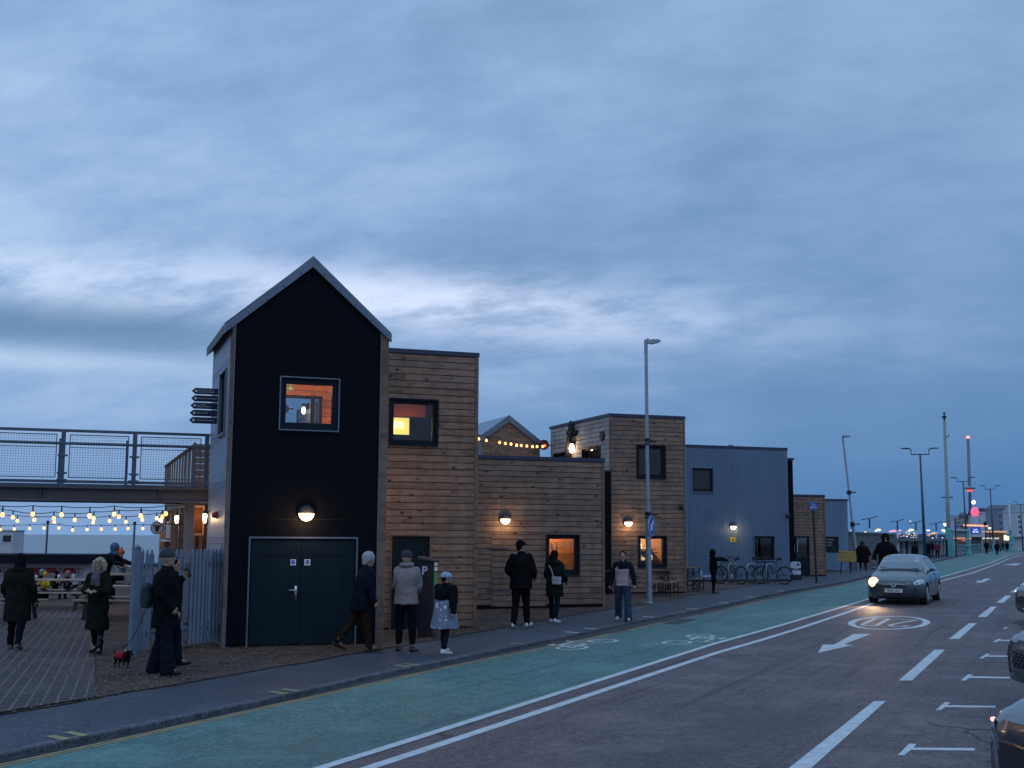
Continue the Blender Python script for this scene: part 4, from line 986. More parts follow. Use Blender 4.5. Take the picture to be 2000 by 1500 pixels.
for side, y in ((0, .0), (1, Wd-.05)):
    mb = MB(); mb.box(U0, U1-.02, y-.04, y+.05, zr-.03, zr+.025)
    if side == 0: mb.build('handrail', RAIL, Br); mb = MB(); mb.tube([(U0, y-.03, zr-.27), (U1-.02, y-.03, zr-.27)], .028, 8); mb.build('middle_rail', RAIL, Br)
    mb = MB(); mb.box(U0, U1-.02, y-.02, y+.03, zt_+.06, zt_+.12); mb.build('lower_rail', RAIL, Br)
    posts = [FR.uz(px, 900, y)[0]+(.06 if side else 0) for px in (403, 262, 122, -20, -165)] if not side else [FR.uz(px, 900)[0]-.08 for px in (403, 262, 122, -20, -165)]
    for i, u in enumerate(posts):
        mb = MB(); w = .045 if side == 0 else .028
        mb.box(u-w, u+w, y-.05, y+.0, zt_-.03, zr-.03)
        mb.build('post', RAIL, Br)
        if side == 0 and i:
            mb = MB()
            for zz in (zt_+.26, zr-.52, zr-.27, zt_+.12): mb.box(u-.10, u+.10, y-.065, y-.05, zz-.02, zz+.02)
            mb.build('clamp', RAIL, Br)
    if side == 0:
        for a, b in zip(posts[1:], posts[:-1]):
            a += .12; b -= .12; mb = MB(); z0, z1 = zt_+.16, zr-.08
            for (p, q, c_, d_) in ((a, b, z1-.02, z1), (a, b, z0, z0+.02), (a, a+.02, z0+.02, z1-.02), (b-.02, b, z0+.02, z1-.02), (a, b, zr-.36, zr-.345)): mb.box(p, q, y-.045, y-.03, c_, d_)
            n_ = int((b-a)/.052)
            for k in range(1, n_): x = a+(b-a)*k/n_; mb.box(x-.0022, x+.0022, y-.040, y-.035, z0+.02, z1-.02)
            n_ = int((z1-z0)/.052)
            for k in range(1, n_): z = z0+(z1-z0)*k/n_; mb.box(a+.02, b-.02, y-.040, y-.0355, z-.0022, z+.0022)
            mb.build('mesh_panel', RAIL, Br)
uc = FR.uz(368, 1050, .5)[0]
mb = MB(); mb.box(uc-.10, uc+.10, .4, .58, 0, zb_-.02); mb.box(uc-.18, uc+.18, .3, .7, zb_-.06, zb_-.02); mb.build('column', M('column paint', (.20, .20, .25), .6, var=.2), Br)
# terrace block K behind the bridge end
FK = Fac(379, 900, 30.1, z=0.0)
K_ = FK.thing('terrace_building', 'brown timber bar with roof terrace and lanterns behind the footbridge', 'building')
KD = 10.0; dk = 3.02
mb = MB(); mb.box(0.02, 3.6, .02, KD, dk-.25, dk); mb.build('terrace_floor', M('terrace deck', (.12, .09, .07), .8), K_)
mb = MB(); mb.box(.1, 3.6, .1, KD, .0, dk-.25); mb.build('wall', M('dark bar wall', (.04, .02, .015), .8), K_)
mb = MB(); mb.T = LT(.1)
k = -KD
while k < -.1: mb.rnd = RB.random(); mb.box(k, k+.19, -.025, 0, .05, dk-.25); k += .2
mb.build('side_cladding', BRN, K_)
mb = MB(); k = .1
while k < 3.5: mb.rnd = RB.random(); mb.box(k, k+.19, .075, .1, .05, dk-.25); k += .2
mb.build('front_cladding', BRN, K_)
for v in (.0, 2.6, 5.2, 7.8, 9.9):
    mb = MB(); mb.box(-.10, .03, v, v+.14, 0, dk-.25); mb.build('post', WDP, K_)
zk = FK.uz(380, 868)[1]
mb = MB(); mb.T = LT(0)
mb.box(-KD, 0, -.05, .05, zk-.04, zk); mb.box(-KD, 0, -.02, .02, dk+.05, dk+.1)
k = -KD
while k < 0: mb.box(k, k+.08, -.02, .02, dk, zk-.04); k += .95
k = -KD
while k < -.0: mb.box(k, k+.02, -.01, .01, dk+.1, zk-.04); k += .45
mb.T = None; mb.build('side_railing', WDP, K_)
mb = MB(); mb.box(0, 1.2, -.03, .03, zk-.04, zk+.01)
z = dk
while z < zk-.1: mb.rnd = RB.random(); mb.box(.02, 1.2, -.012, .012, z, z+.145); z += .155
mb.build('front_railing', WD, K_)
def lantern(px, py, v_or_d, label, F, plane='side', e=10, scale=1.0):
    q = F.vz(px, py) if plane == 'side' else F.uz(px, py)
    o = F.thing('wall_lantern', label, 'wall lamp', 'lantern lamps by the footbridge', (-.02 if plane == 'side' else q[0]), (q[0] if plane == 'side' else -.02)); o.location.z = F.z+q[1]; o.scale = (scale,)*3
    c = (-.11, 0, 0) if plane == 'side' else (0, -.11, 0)
    mb = MB(); mb.lathe([(.001, -.12), (.028, -.115), (.042, -.04), (.055, .05), (.045, .10), (.001, .11)], 14, c=c); mb.build('lamp_glass', LAMP, o, True)
    mb = MB(); mb.lathe([(.02, .11), (.065, .11), (.05, .17), (.02, .2), (.001, .2)], 14, c=c); mb.bar((c[0], c[1], .16), (0, 0, .16), .02); mb.bar((c[0]*.35, c[1]*.35, .16), (c[0]*.35, c[1]*.35, -.16), .02); mb.build('bracket', BLKM, o)
    plight('lamp_light', (c[0]*2.6, c[1]*2.6, 0), e, parent=o); return o
lantern(322, 1020, 0, 'lit lantern beside the round bull sign under the bridge', FK, e=9)
lantern(355, 1015, 0, 'lit lantern just left of the grey bridge column', FK, e=9)
lantern(411, 1012, 0, 'lit lantern on the pale flank of the black tower', Fac(433, 1255, 22.9), e=5, scale=.85)
q = FK.vz(331, 1035); Bd = FK.thing('notice_board', 'white notice board with shelf on the bar wall under the bridge', 'notice board', None, -.02, q[0]); Bd.location.z = q[1]
mb = MB(); mb.box(-.05, .05, -1.0, 1.0, -.25, .25); mb.build('panel', M('notice paper', (.42, .38, .38), .7), Bd)
mb = MB(); mb.box(-.14, .05, -1.3, 1.3, -.34, -.29); mb.build('shelf', WHT, Bd)
q = FR.rect(376, 987, 398, 1046, 1.0); Bd = FR.thing('menu_board', 'tall framed menu board between bridge column and tower', 'notice board', None, q[0], 1.0); Bd.location.z = q[2]
w_, h_2 = q[1]-q[0], q[3]-q[2]
mb = MB(); mb.box(0, .05, -.03, .03, 0, h_2); mb.box(w_-.04, w_, -.03, .03, 0, h_2); mb.box(.05, w_-.04, -.03, .03, 0, .05); mb.box(.05, w_-.04, -.03, .03, h_2-.05, h_2); mb.build('frame', M('frame pale wood', (.35, .25, .22), .7), Bd)
mb = MB(); mb.box(.05, w_-.04, .0, .02, .05, h_2-.05); mb.build('board', BRN, Bd)
mb = MB(); mb.box(0.02, .09, -.02, .05, -q[2], -.0); mb.box(w_-.10, w_-.03, -.02, .05, -q[2], 0); mb.build('leg', WDP, Bd)
plight('under_bridge_light', tuple(FR.o+FR.X*(q[1]-.08)+FR.Y*.7+Vector((0, 0, 2.45))), 5, (1, .5, .2))
q = FK.vz(307, 1031)
Sg = thing('hanging_sign', 'round white hanging sign with a black bull head under the bridge', 'sign', tuple(at(307, 1031, 31.0)), R(8))
mb = MB(); mb.lathe([(.001, 0), (.165, 0), (.165, .04), (.001, .04)], 32, axis='y'); mb.build('rim', BLKM, Sg)
mb = MB(); mb.lathe([(.001, -.006), (.145, -.006), (.145, 0), (.001, 0)], 32, axis='y'); mb.build('disc', M('sign cream', (.42, .40, .44), .6), Sg)
mb = MB(); mb.prism([(-.03, -.10), (.03, -.10), (.045, -.04), (.055, .02), (.10, .05), (.085, .10), (.07, .065), (.03, .06), (0, .07), (-.03, .06), (-.07, .065), (-.085, .10), (-.10, .05), (-.055, .02), (-.045, -.04)], -.012, -.006); mb.build('bull_emblem', BLKM, Sg)
mb = MB(); mb.bar((.16, .02, .1), (.75, .02, .1), .03); mb.build('bracket', BLKM, Sg)
ab = Fac(433, 1255, 22.9); q = ab.vz(425, 1006)
Al = ab.thing('alarm_box', 'small red alarm box on the flank beside the lantern', 'alarm', None, -.02, q[0]); Al.location.z = q[1]
mb = MB(); mb.lathe([(.001, 0), (.055, 0), (.06, -.05), (.04, -.09), (.001, -.09)], 14, axis='x'); mb.build('sounder', RED, Al, True)
mb = MB(); mb.box(-.02, .01, -.07, .07, -.07, .07); mb.build('base', RED, Al)
# finger signs
SGN = M('sign midnight blue', (.008, .010, .045), .5, var=.1)
TXS = [('SEA POOL & SAUNA', 'CHANGING ROOMS'), ('FITNESS & TREATMENTS', ''), ('THE LITTLE', 'SEAFRONT SHOP'), ('TERRACE BAR', ''), ('LANE SWIMMING POOL', '')]
LB = ['topmost', 'second from top', 'middle', 'second from bottom', 'lowest']
for i in range(5):
    px1 = 411-i*.6; y_ = 764+i*14.2
    q = ab.vz(412-i*.5, y_+2)
    o = ab.thing('finger_sign', 'dark arrow-ended direction sign, %s of five on the tower flank' % LB[i], 'sign', 'finger signs on the tower flank', -.02, 1.95); o.location.z = ab.vz(0, 0)[1]*0+at(411, y_+1, ab.o.y+1.8).z
    L_ = .52+.008*i; h_s = .063
    mb = MB(); mb.prism([(0, -h_s), (0, h_s), (-L_+.07, h_s), (-L_, 0), (-L_+.07, -h_s)], -.015, .015); mb.build('blade', SGN, o)
    mb = MB(); mb.lathe([(.001, -.016), (.026, -.016), (.026, -.019), (.001, -.019)], 16, c=(-L_+.085, 0, 0), axis='y'); mb.build('emblem', SIGNW, o)
    a_, b_ = TXS[i]
    if b_:
        text(a_, .034, SIGNW, o, 'lettering', Matrix.Translation((-L_+.13, -.017, .02)) @ TXT, .001, 'LEFT'); text(b_, .034, SIGNW, o, 'lettering', Matrix.Translation((-L_+.13, -.017, -.02)) @ TXT, .001, 'LEFT')
    else: text(a_, .034, SIGNW, o, 'lettering', Matrix.Translation((-L_+.13, -.017, 0)) @ TXT, .001, 'LEFT')
# string lights
def string(bulbs, d0, d1, label, drop=.10, r=.038, ext=None, sag=.02, power=0):
    P = []; n = len(bulbs)
    for i, (px, py) in enumerate(bulbs): P.append(at(px, py, d0+(d1-d0)*i/(n-1)))
    root = thing('string_lights', label, 'string lights', tuple(P[0]), 0, 'festoon lights'); o0 = P[0]
    S_ = [p-o0+Vector((0, 0, drop)) for p in P]; pts = []
    ends = [S_[0]+(S_[0]-S_[1])*2.5+Vector((0, 0, .05))] if ext is not False else []
    seq = ends+S_+([S_[-1]+(S_[-1]-S_[-2])*1.0] if ext is not False else [])
    for a, b in zip(seq, seq[1:]):
        for k in range(4):
            f_ = k/4; p = a.lerp(b, f_); p.z -= sag*4*f_*(1-f_); pts.append(p)
    pts.append(seq[-1])
    mb = MB(); mb.tube(pts, .011, 5); mb.build('cable', BLKM, root)
    for p in P:
        c = p-o0
        mb = MB(); mb.tube([c+Vector((0, 0, drop)), c+Vector((0, 0, r*.8))], .018, 7); so_ = mb.build('socket', BLKM, root)
        mb = MB(); mb.lathe([(.001, -r*1.2), (r*.7, -r*.95), (r, -r*.2), (r*.85, r*.4), (r*.4, r), (.001, r)], 10, c=c); mb.build('bulb', BULB, root, True)
    if power: plight('string_glow', tuple(P[n//2]-o0+Vector((0, 0, -.1))), power, parent=root)
    return root
string([(5, 1005), (64, 1004), (120, 1005), (175, 1007), (223, 1004), (275, 1007), (324, 1003)], 29.5, 31, 'nearest festoon string, large bulbs just under the bridge girder', .20, .052, power=10)
string([(25, 1010), (67, 1015), (105, 1012), (146, 1015), (183, 1012), (232, 1009), (276, 1008), (317, 1009)], 33, 33.5, 'second festoon string behind the nearest one under the bridge', .17, .050, power=10)
string([(34, 1017), (106, 1019), (182, 1020), (214, 1017), (246, 1019), (278, 1015), (306, 1012)], 37, 36, 'third festoon string, sagging lowest behind the other two', .15, .048)
string([(1, 1034), (28, 1033), (58, 1032), (86, 1031), (115, 1031), (142, 1035), (170, 1034), (198, 1033), (225, 1033), (250, 1032), (279, 1032)], 47, 46, 'farthest festoon string low over the sea between two poles', .15, .052)
string([(935, 857), (950, 860), (976, 864), (987, 866), (998, 867), (1009, 869), (1018, 870), (1029, 871), (1040, 872), (1049, 872), (1060, 872)], 41, 44, 'festoon string over the roof terrace before the gabled house', .14, .045, power=6)
for px, y0, y1, lab in ((92, 1020, 1100, 'thin pole left, rising through the dark awning'), (262, 1022, 1100, 'thin pole right, beside the fence post top')):
    g0 = onY(px-1, 47); zt2 = at(px, y0, 47).z
    o = thing('light_pole', lab, 'pole', tuple(g0), 0, 'poles of the far festoon string')
    mb = MB(); mb.tube([(0, 0, 0), (.02, 0, zt2-g0.z)], .04, 8); mb.build('shaft', RAIL, o)
    mb = MB(); mb.tube([(.02, 0, zt2-g0.z-.05), (.02, 0, zt2-g0.z+.06)], .06, 8); mb.build('cap', BLKM, o)
# beach kiosk with dark awning
kx0 = at(-160, 1048, 45).x; kx1 = at(188, 1048, 45).x; zr0 = at(180, 1086, 45).z; zr1 = at(180, 1100, 45).z
Kk = thing('beach_kiosk', 'low white beach bar with dark flat awning and red panels', 'kiosk', (kx0, 45, gz(kx0, 45)), R(-2)); zg = gz(kx0, 45); wK = kx1-kx0
mb = MB(); mb.box(-.2, wK+.05, -.9, 2.6, zr1-zg, zr0-zg+.05); mb.build('awning', M('awning charcoal', (.010, .012, .022), .9, spec=.1), Kk)
mb = MB(); mb.box(-.2, wK-.25, -.3, 2.4, zr1-zg-.16, zr1-zg-.01); mb.box(0, wK-.3, 0, 2.4, 0, .62); mb.build('wall', WHT, Kk)
mb = MB(); mb.box(0, wK-.3, -.05, 2.5, .62, .68); mb.build('counter', WHT, Kk)
zq0 = at(150, 1124, 45).z-zg; zq1 = at(150, 1104, 45).z-zg
rp = M('red shell panel', (.38, .04, .04), .6); wp = M('pale panel', (.50, .52, .55), .6); bp = M('blue panel', (.08, .16, .33), .6)
for k in range(11):
    x = wK-.5-k*.68
    if x < .3: break
    mb = MB(); mb.box(x-.62, x, -.08, -.05, zq0, zq1); p_ = mb.build('front_panel', [wp, wp, bp][k % 3], Kk)
    mb = MB(); h3 = (zq1-zq0); pts = [(x-.31+.27*math.cos(R(a)), zq0+h3*.25+h3*.62*math.sin(R(a))) for a in range(0, 181, 20)]; mb.prism(pts, -.09, -.081); mb.build('red_fan', rp, p_)
c0 = at(-14, 1048, 58); zc0, zc1 = at(8, 1037, 58).z, at(8, 1090, 58).z
Cb_ = thing('beach_cabin', 'white cabin with one small dark window on the beach', 'cabin', (c0.x, 58, zc1), R(4))
wc = at(25, 1048, 58).x-c0.x
mb = MB(); mb.box(0, wc, 0, 1.6, 0, zc0-zc1); mb.build('body', WHT, Cb_, bevel=.03)
mb = MB(); mb.box(-.04, wc+.04, -.04, 1.64, zc0-zc1, zc0-zc1+.05); mb.build('roof', M('cabin roof', (.45, .48, .5), .6), Cb_)
wx = at(14, 1050, 58).x-c0.x
mb = MB(); mb.box(wx-.20, wx+.16, -.03, -.004, zc0-zc1-.5, zc0-zc1-.2); wv = mb.build('window', BLKM, Cb_)
mb = MB(); mb.box(wx-.26, wx+.22, -.02, -.004, zc0-zc1-.58, zc0-zc1-.5); mb.build('sill', WHT, wv)
# palisade fence
p1 = G(258, 1284, 0); p2 = G(436, 1262, 0)
dr_ = (p2-p1); Lf = dr_.length; af = math.atan2(dr_.y, dr_.x)
GF = M('palisade galvanised', (.155, .20, .27), .55, .25, var=.22, vs=2, dirt=.15)
Pf = thing('palisade_fence', 'blue grey steel palisade fence between the patio and the tower', 'fence', tuple(p1), af)
for x, w, h in ((0, .075, 1.86), (Lf-.06, .06, 1.92)):
    mb = MB(); mb.box(x-w, x+w, -w*.5, w*.5, -.1, h-.05); mb.tube([(x-w, 0, h-.05), (x, 0, h-.01), (x+w, 0, h-.05)], w*.5, 8); mb.build('post', GF, Pf)
for z in (.36, 1.52):
    mb = MB(); mb.box(.05, Lf-.1, .02, .065, z-.025, z+.025); mb.box(.05, Lf-.1, .02, .026, z-.05, z+.05)
    mb.build('rail', GF, Pf)
n_ = 20
for k in range(n_):
    x = .17+(Lf-.35)*k/(n_-1)
    if k in (3, 7, 11): continue
    mb = MB(); h = 1.80; w = .043
    pr = [(-w, .012), (-w*.45, -.008), (w*.45, -.008), (w, .012), (w*.45, -.004), (-w*.45, -.004)]
    vs = []
    for zz, k_ in ((.1, 1), (h-.08, 1), (h, .35)): vs += [(x+a*k_, b, zz) for a, b in pr]
    fs = [(i+6*j, (i+1) % 6+6*j, (i+1) % 6+6*(j+1), i+6*(j+1)) for j in range(2) for i in range(6)]+[tuple(range(12, 18))]
    mb.add(vs, fs)
    for zz in (.36, 1.52): mb.lathe([(.012, -.008), (.012, -.018), (.001, -.018)], 6, c=(x, 0, zz), axis='y')
    mb.build('pale', GF, Pf)
# folded-back gate leaf behind the fence
Gt = thing('palisade_gate', 'open palisade gate leaf folded back behind the fence by the tower', 'gate', tuple(p2+Vector((-.25, .35, 0))), af+R(180-14))
for z in (.42, 1.5):
    mb = MB(); mb.box(0, 1.5, .0, .04, z-.03, z+.03); mb.build('rail', GF, Gt)
for k in range(9):
    x = .06+1.4*k/8
    mb = MB(); mb.prism([(x-.045, .14), (x+.045, .14), (x+.045, 1.68), (x, 1.76), (x-.045, 1.68)], -.012, 0); mb.build('pale', GF, Gt)
for x in (-.03, 1.5):
    mb = MB(); mb.box(x, x+.06, -.0, .06, .12, 1.7); mb.build('post', GF, Gt)
# picnic tables
def picnic(px, py, rz, label, proto=[None]):
    p = G(px, py, .03)
    if proto[0] is None:
        o = thing('picnic_table', label, 'picnic table', tuple(p), rz, 'wooden picnic tables on the patio')
        for k in range(5):
            mb = MB(); mb.rnd = RB.random(); mb.box(-.95, .95, -.36+k*.148, -.36+k*.148+.135, .72, .757); mb.build('tabletop_board', WDB, o)
        for sg in (-1, 1):
            mb = MB()
            for k in range(2): mb.rnd = RB.random(); mb.box(-.95, .95, sg*.78-.14+k*.145, sg*.78-.14+k*.145+.135, .42, .455)
            mb.build('bench', WDB, o)
        for x in (-.72, .72):
            mb = MB(); mb.bar((x, -.33, .72), (x, -.68, 0), .045, .09, (1, 0, 0)); mb.bar((x, .33, .72), (x, .68, 0), .045, .09, (1, 0, 0)); mb.box(x-.05, x+.0, -.9, .9, .36, .42); mb.box(x-.05, x, -.36, .36, .655, .72); mb.bar((x*.95, 0, .66), (x*.2, 0, .4), .04, .07); mb.build('leg_frame', M('bench frame dark', (.05, .045, .045), .8), o)
        proto[0] = o
    else:
        o = copy_tree(proto[0]); o.location = p; o.rotation_euler = (0, 0, rz); o['label'] = label
    return o
picnic(108, 1188, R(2), 'picnic table with cups in front of the seated group')
picnic(238, 1206, R(3), 'picnic table just left of the palisade fence post')
picnic(236, 1172, R(1), 'second picnic table left of the fence, behind the first')
picnic(172, 1158, R(4), 'picnic table behind the blonde woman')
picnic(-12, 1212, R(3), 'picnic table at the left edge behind the hooded figure')
picnic(40, 1153, R(0), 'picnic table far left in the back row')
picnic(240, 1150, R(0), 'picnic table farthest back by the fence')
picnic(110, 1150, R(0), 'picnic table where the blue beanie wearer sits')
for px, py, d, lab in ((70, 1128, 35.2, 'paper cup left on the front picnic table'), (115, 1127, 35.0, 'paper cup in the middle of the front picnic table'), (143, 1128, 35.0, 'paper cup right on the front picnic table')):
    p = G(108, 1188, .03); c = at(px, py, p.y+.1); o = thing('paper_cup', lab, 'cup', (c.x, c.y, p.z+.757), 0, 'cups on the front table')
    mb = MB(); mb.lathe([(.03, 0), (.042, .11), (.001, .11)], 12); mb.build('cup', WHT, o, True)
    mb = MB(); mb.lathe([(.044, .105), (.044, .12), (.001, .125)], 12); mb.build('lid', BLKM if px == 70 else WHT, o)
# ------------------------------------------------------------------ street furniture
POLE = M('galvanised pole', (.30, .34, .40), .5, .4, var=.2, dirt=.2)
def pole_thing(name, label, cat, base, top, r0, r1, group=None, mat=POLE, knee=None):
    o = thing(name, label, cat, tuple(base), 0, group); t_ = top-base
    mb = MB()
    pts = [Vector((0, 0, -.05)), t_*.36, t_*.362, t_]; mb.tube(pts, [r0, r0*.95, r1*1.15, r1], 12); mb.build('pole', mat, o, auto=40)
    return o, t_
b0 = G(1268, 1178, .0); tp = at(1261.5, 668, b0.y)
La, t_ = pole_thing('street_lamp', 'tall grey street lamp carrying the round blue arrow sign', 'street lamp', b0, Vector((tp.x, tp.y+.0, tp.z)), .085, .048)
def led_head(parent, t_, s=1.0, rz=0.0, mat=POLE):
    T = Matrix.Translation(t_) @ Matrix.Rotation(rz, 4, 'Z')
    mb = MB(); mb.T = T; mb.tube([(0, 0, -.35*s), (0, 0, .06*s)], .055*s, 10); mb.bar((-.03*s, 0, .04*s), (.12*s, 0, .02*s), .09*s); mb.build('spigot', mat, parent)
    mb = MB(); mb.T = T
    mb.add([(x*s, y*s, z*s) for x, w, z0, z1 in ((.06, .06, -.05, .05), (.18, .10, -.06, .075), (.36, .10, -.02, .07), (.44, .05, .01, .05)) for (y, z) in ((-w, z0), (w, z0), (w, z1), (-w, z1))],
        [(4*i+j, 4*i+(j+1) % 4, 4*i+4+(j+1) % 4, 4*i+4+j) for i in range(3) for j in range(4)]+[(3, 2, 1, 0), (12, 13, 14, 15)])
    mb.build('lamp_head', mat, parent)
    mb = MB(); mb.T = T; mb.lathe([(.03*s, .07*s), (.03*s, .11*s), (.001, .12*s)], 10, c=(.06*s, 0, 0)); mb.build('photocell', mat, parent)
led_head(La, t_, 1.0, R(-3))
for py in (862, 1006):
    z = at(1264, py, b0.y).z-b0.z; f_ = z/t_.z; c = t_*f_
    mb = MB(); rr = .10 if py > 900 else .085
    mb.lathe([(rr, -.10), (rr, -.055)], 14, c=c); mb.lathe([(rr, -.02), (rr, .09)], 14, c=c); mb.bar(c+Vector((.05, 0, 0)), c+Vector((.26, .02, .0)), .05); mb.bar(c+Vector((.2, .02, .02)), c+Vector((.32, .02, .02)), .025); mb.build('clamp', BLKM, La)
mb = MB(); mb.lathe([(.13, -.06), (.13, .02), (.09, .04)], 14); mb.build('base_collar', POLE, La)
def disc_sign(px, py, d, rad, yaw, label, name='round_sign', symbol=None, ring=True, grp=None):
    p = at(px, py, d); o = thing(name, label, 'sign', tuple(p), R(-yaw), grp)       # face looks along local -Y ... yaw of the back
    mb = MB(); mb.lathe([(.001, 0), (rad, 0), (rad, .012), (.001, .012)], 36, axis='y'); mb.build('rim', SIGNW, o)
    mb = MB(); mb.lathe([(.001, -.003), (rad*.95, -.003), (rad*.95, -.0), (.001, 0)], 36, axis='y'); mb.build('face', BLUE, o)
    return o
ds = disc_sign(1273, 1027, b0.y-.05, .30, -65.5, 'round blue sign with a white down-left arrow on the lamp post')
mb = MB(); a = [(-.045, .20), (.045, .20), (.045, -.02), (.13, -.02), (0, -.2), (-.13, -.02), (-.045, -.02)]
c_, s_ = math.cos(R(-42)), math.sin(R(-42)); mb.prism([(x*c_-y*s_, x*s_+y*c_) for x, y in a], -.008, -.004); mb.build('arrow', SIGNW, ds)
mb = MB(); mb.box(-.32, .0, .012, .03, .08, .12); mb.box(-.32, .0, .012, .03, -.12, -.08); mb.build('bracket', GALV, ds)
b1 = G(1595, 1138, 0); t1 = at(1587.5, 984, b1.y)
o = thing('sign_post', 'slim dark post with small round blue cycle sign by the kerb', 'sign', tuple(b1)); tt = t1-b1
mb = MB(); mb.tube([(0, 0, 0), tt], [.05, .045], 10); mb.build('post', BLKM, o); mb = MB(); mb.lathe([(.14, 0), (.14, .02), (.001, .03)], 14); mb.build('base_plate', BLKM, o)
mb = MB(); c = at(1587.5, 989, b1.y)-b1+Vector((0, -.06, 0)); mb.lathe([(.001, 0), (.19, 0), (.19, .01), (.001, .01)], 28, c=c, axis='y'); dd = mb.build('sign_disc', BLUE, o)
mb = MB()
for k in (-.08, .08): mb.tube([c+Vector((k+.05*math.cos(a_/6*math.pi), -.006, -.05+.05*math.sin(a_/6*math.pi))) for a_ in range(12)], .008, 5, True)
mb.bar(c+Vector((-.08, -.006, -.05)), c+Vector((0, -.006, .01)), .012); mb.bar(c+Vector((0, -.006, .01)), c+Vector((.08, -.006, -.05)), .012); mb.bar(c+Vector((-.03, -.006, .05)), c+Vector((-.03, -.006, .12)), .03); mb.bar(c+Vector((.06, -.006, .04)), c+Vector((.06, -.006, .10)), .025)
mb.build('cycle_symbol', SIGNW, dd)
# leaning lamp, double-headed lamps
b2 = G(1675, 1113, 0); tp = at(1646, 853, b2.y)
La, t_ = pole_thing('street_lamp', 'grey street lamp leaning left beside the end of the row', 'street lamp', b2, tp, .115, .055)
led_head(La, t_, 1.05, R(-8))
for py in (962, 1024):
    z = at(1660, py, b2.y).z-b2.z; c = t_*(z/t_.z)
    mb = MB(); mb.lathe([(.14, -.12), (.14, .12)], 12, c=c); mb.bar(c+Vector((.1, 0, 0)), c+Vector((.42, 0, .02)), .07); mb.build('clamp', BLKM, La)
DKB = M('lamp post dark blue', (.05, .075, .12), .5, .3, var=.1)
def double_lamp(px, py, dpx, d, label, proto=[None]):
    base = onY(px+dpx, d); top = at(px, py, d); H_ = top.z-base.z
    if proto[0] is None:
        o = thing('double_lamp', label, 'street lamp', tuple(base), 0, 'double-headed promenade lamps'); proto[0] = (o, H_)
        mb = MB(); mb.tube([(0, 0, 0), (0, 0, H_)], [.12, .06], 12); mb.build('pole', DKB, o, True)
        for sg in (-1, 1):
            mb = MB(); mb.tube([(0, 0, H_-.02), (sg*.62, 0, H_-.02), (sg*.62, 0, H_+.34), (sg*.8, 0, H_+.38)], .04, 8); mb.build('arm', DKB, o)
            mb = MB(); mb.add([(sg*x, y, H_+z) for x, w, z0, z1 in ((.72, .09, .34, .43), (.95, .11, .35, .45), (1.32, .05, .38, .43)) for (y, z) in ((-w, z0), (w, z0), (w, z1), (-w, z1))], [(4*i+j, 4*i+(j+1) % 4, 4*i+4+(j+1) % 4, 4*i+4+j) for i in range(2) for j in range(4)]+[(3, 2, 1, 0), (8, 9, 10, 11)]); mb.build('lamp_head', DKB, o)
    else:
        o = copy_tree(proto[0][0]); o.location = base; k = H_/proto[0][1]; o.scale = (k, k, k); o['label'] = label
    o.rotation_euler = (0, math.atan2(top.x-base.x, H_), 0); return o
double_lamp(1797, 887, 9, 85, 'nearest dark double-headed lamp, above the silver car')
double_lamp(1881, 940, 7, 150, 'double-headed lamp just left of the observation tower')
double_lamp(1934, 955, 6, 185, 'double-headed lamp right of the observation tower')
double_lamp(1993, 985, 4, 205, 'farthest double-headed lamp at the right edge')
def tee_lamp(px, py, d, label, proto=[None]):
    base = onY(px+1, d); top = at(px, py, d); H_ = top.z-base.z
    if proto[0] is None:
        o = thing('twin_head_lamp', label, 'street lamp', tuple(base), R(12), 'white lamp posts along the lower promenade'); proto[0] = (o, H_)
        mb = MB(); mb.tube([(0, 0, 0), (0, 0, H_*.72)], .13, 10); mb.build('pole', WHT, o, True); mb = MB(); mb.tube([(0, 0, H_*.72), (0, 0, H_)], [.09, .12], 10); mb.build('neck', DKB, o, True)
        for sg in (-1, 1): mb = MB(); mb.bar((sg*.1, 0, H_), (sg*1.05, 0, H_+.22*sg+.05), .22, .09); mb.build('lamp_head', DKB, o)
    else:
        o = copy_tree(proto[0][0]); o.location = base; k = H_/proto[0][1]; o.scale = (k, k, k); o['label'] = label
    return o
tee_lamp(1698, 1012.5, 150, 'T-shaped lamp leftmost of four above the shelter roofs')
tee_lamp(1752.5, 1017.5, 168, 'T-shaped lamp second of four, above the silver car roof')
tee_lamp(1788.5, 1020, 182, 'T-shaped lamp third of four, left of the dark double lamp')
tee_lamp(1828, 1022, 196, 'T-shaped lamp rightmost of four, left of the turquoise mast')
# parking meter
b3 = G(834, 1246, 0); pm_ = thing('parking_meter', 'black parking ticket machine with P symbol and green panel', 'parking meter', tuple(b3), R(-12)); s_ = 1.62/1.62
zt3 = at(834, 1086, b3.y).z-b3.z
mb = MB(); mb.box(-.16, .16, -.13, .17, 0, zt3-.10); mb.build('cabinet', BLKM, pm_, bevel=.02)
mb = MB(); mb.prism([(-.19, zt3-.07), (.19, zt3-.12), (.20, zt3-.08), (-.17, zt3)], -.16, .20); mb.build('hood', M('meter hood', (.05, .055, .07), .4), pm_, bevel=.01)
text('P', .24, M('meter pale blue', (.35, .5, .75), .4), pm_, 'lettering', Matrix.Translation((-.035, -.134, zt3-.30)) @ TXT, .002, bold=.006)
mb = MB(); mb.T = Matrix.Rotation(R(90), 4, 'Z'); mb.box(-.11, .13, -.166, -.161, zt3-.70, zt3-.34); mb.T = None; mb.build('green_panel', M('meter green', (.06, .32, .10), .5), pm_)
mb = MB(); mb.box(.161, .168, -.10, .12, zt3-.30, zt3-.22); mb.box(.161, .168, -.10, .12, zt3-.19, zt3-.13); mb.build('screen', M('meter screen', (.45, .55, .5), .3, emit=(.5, .6, .55), es=.12), pm_)
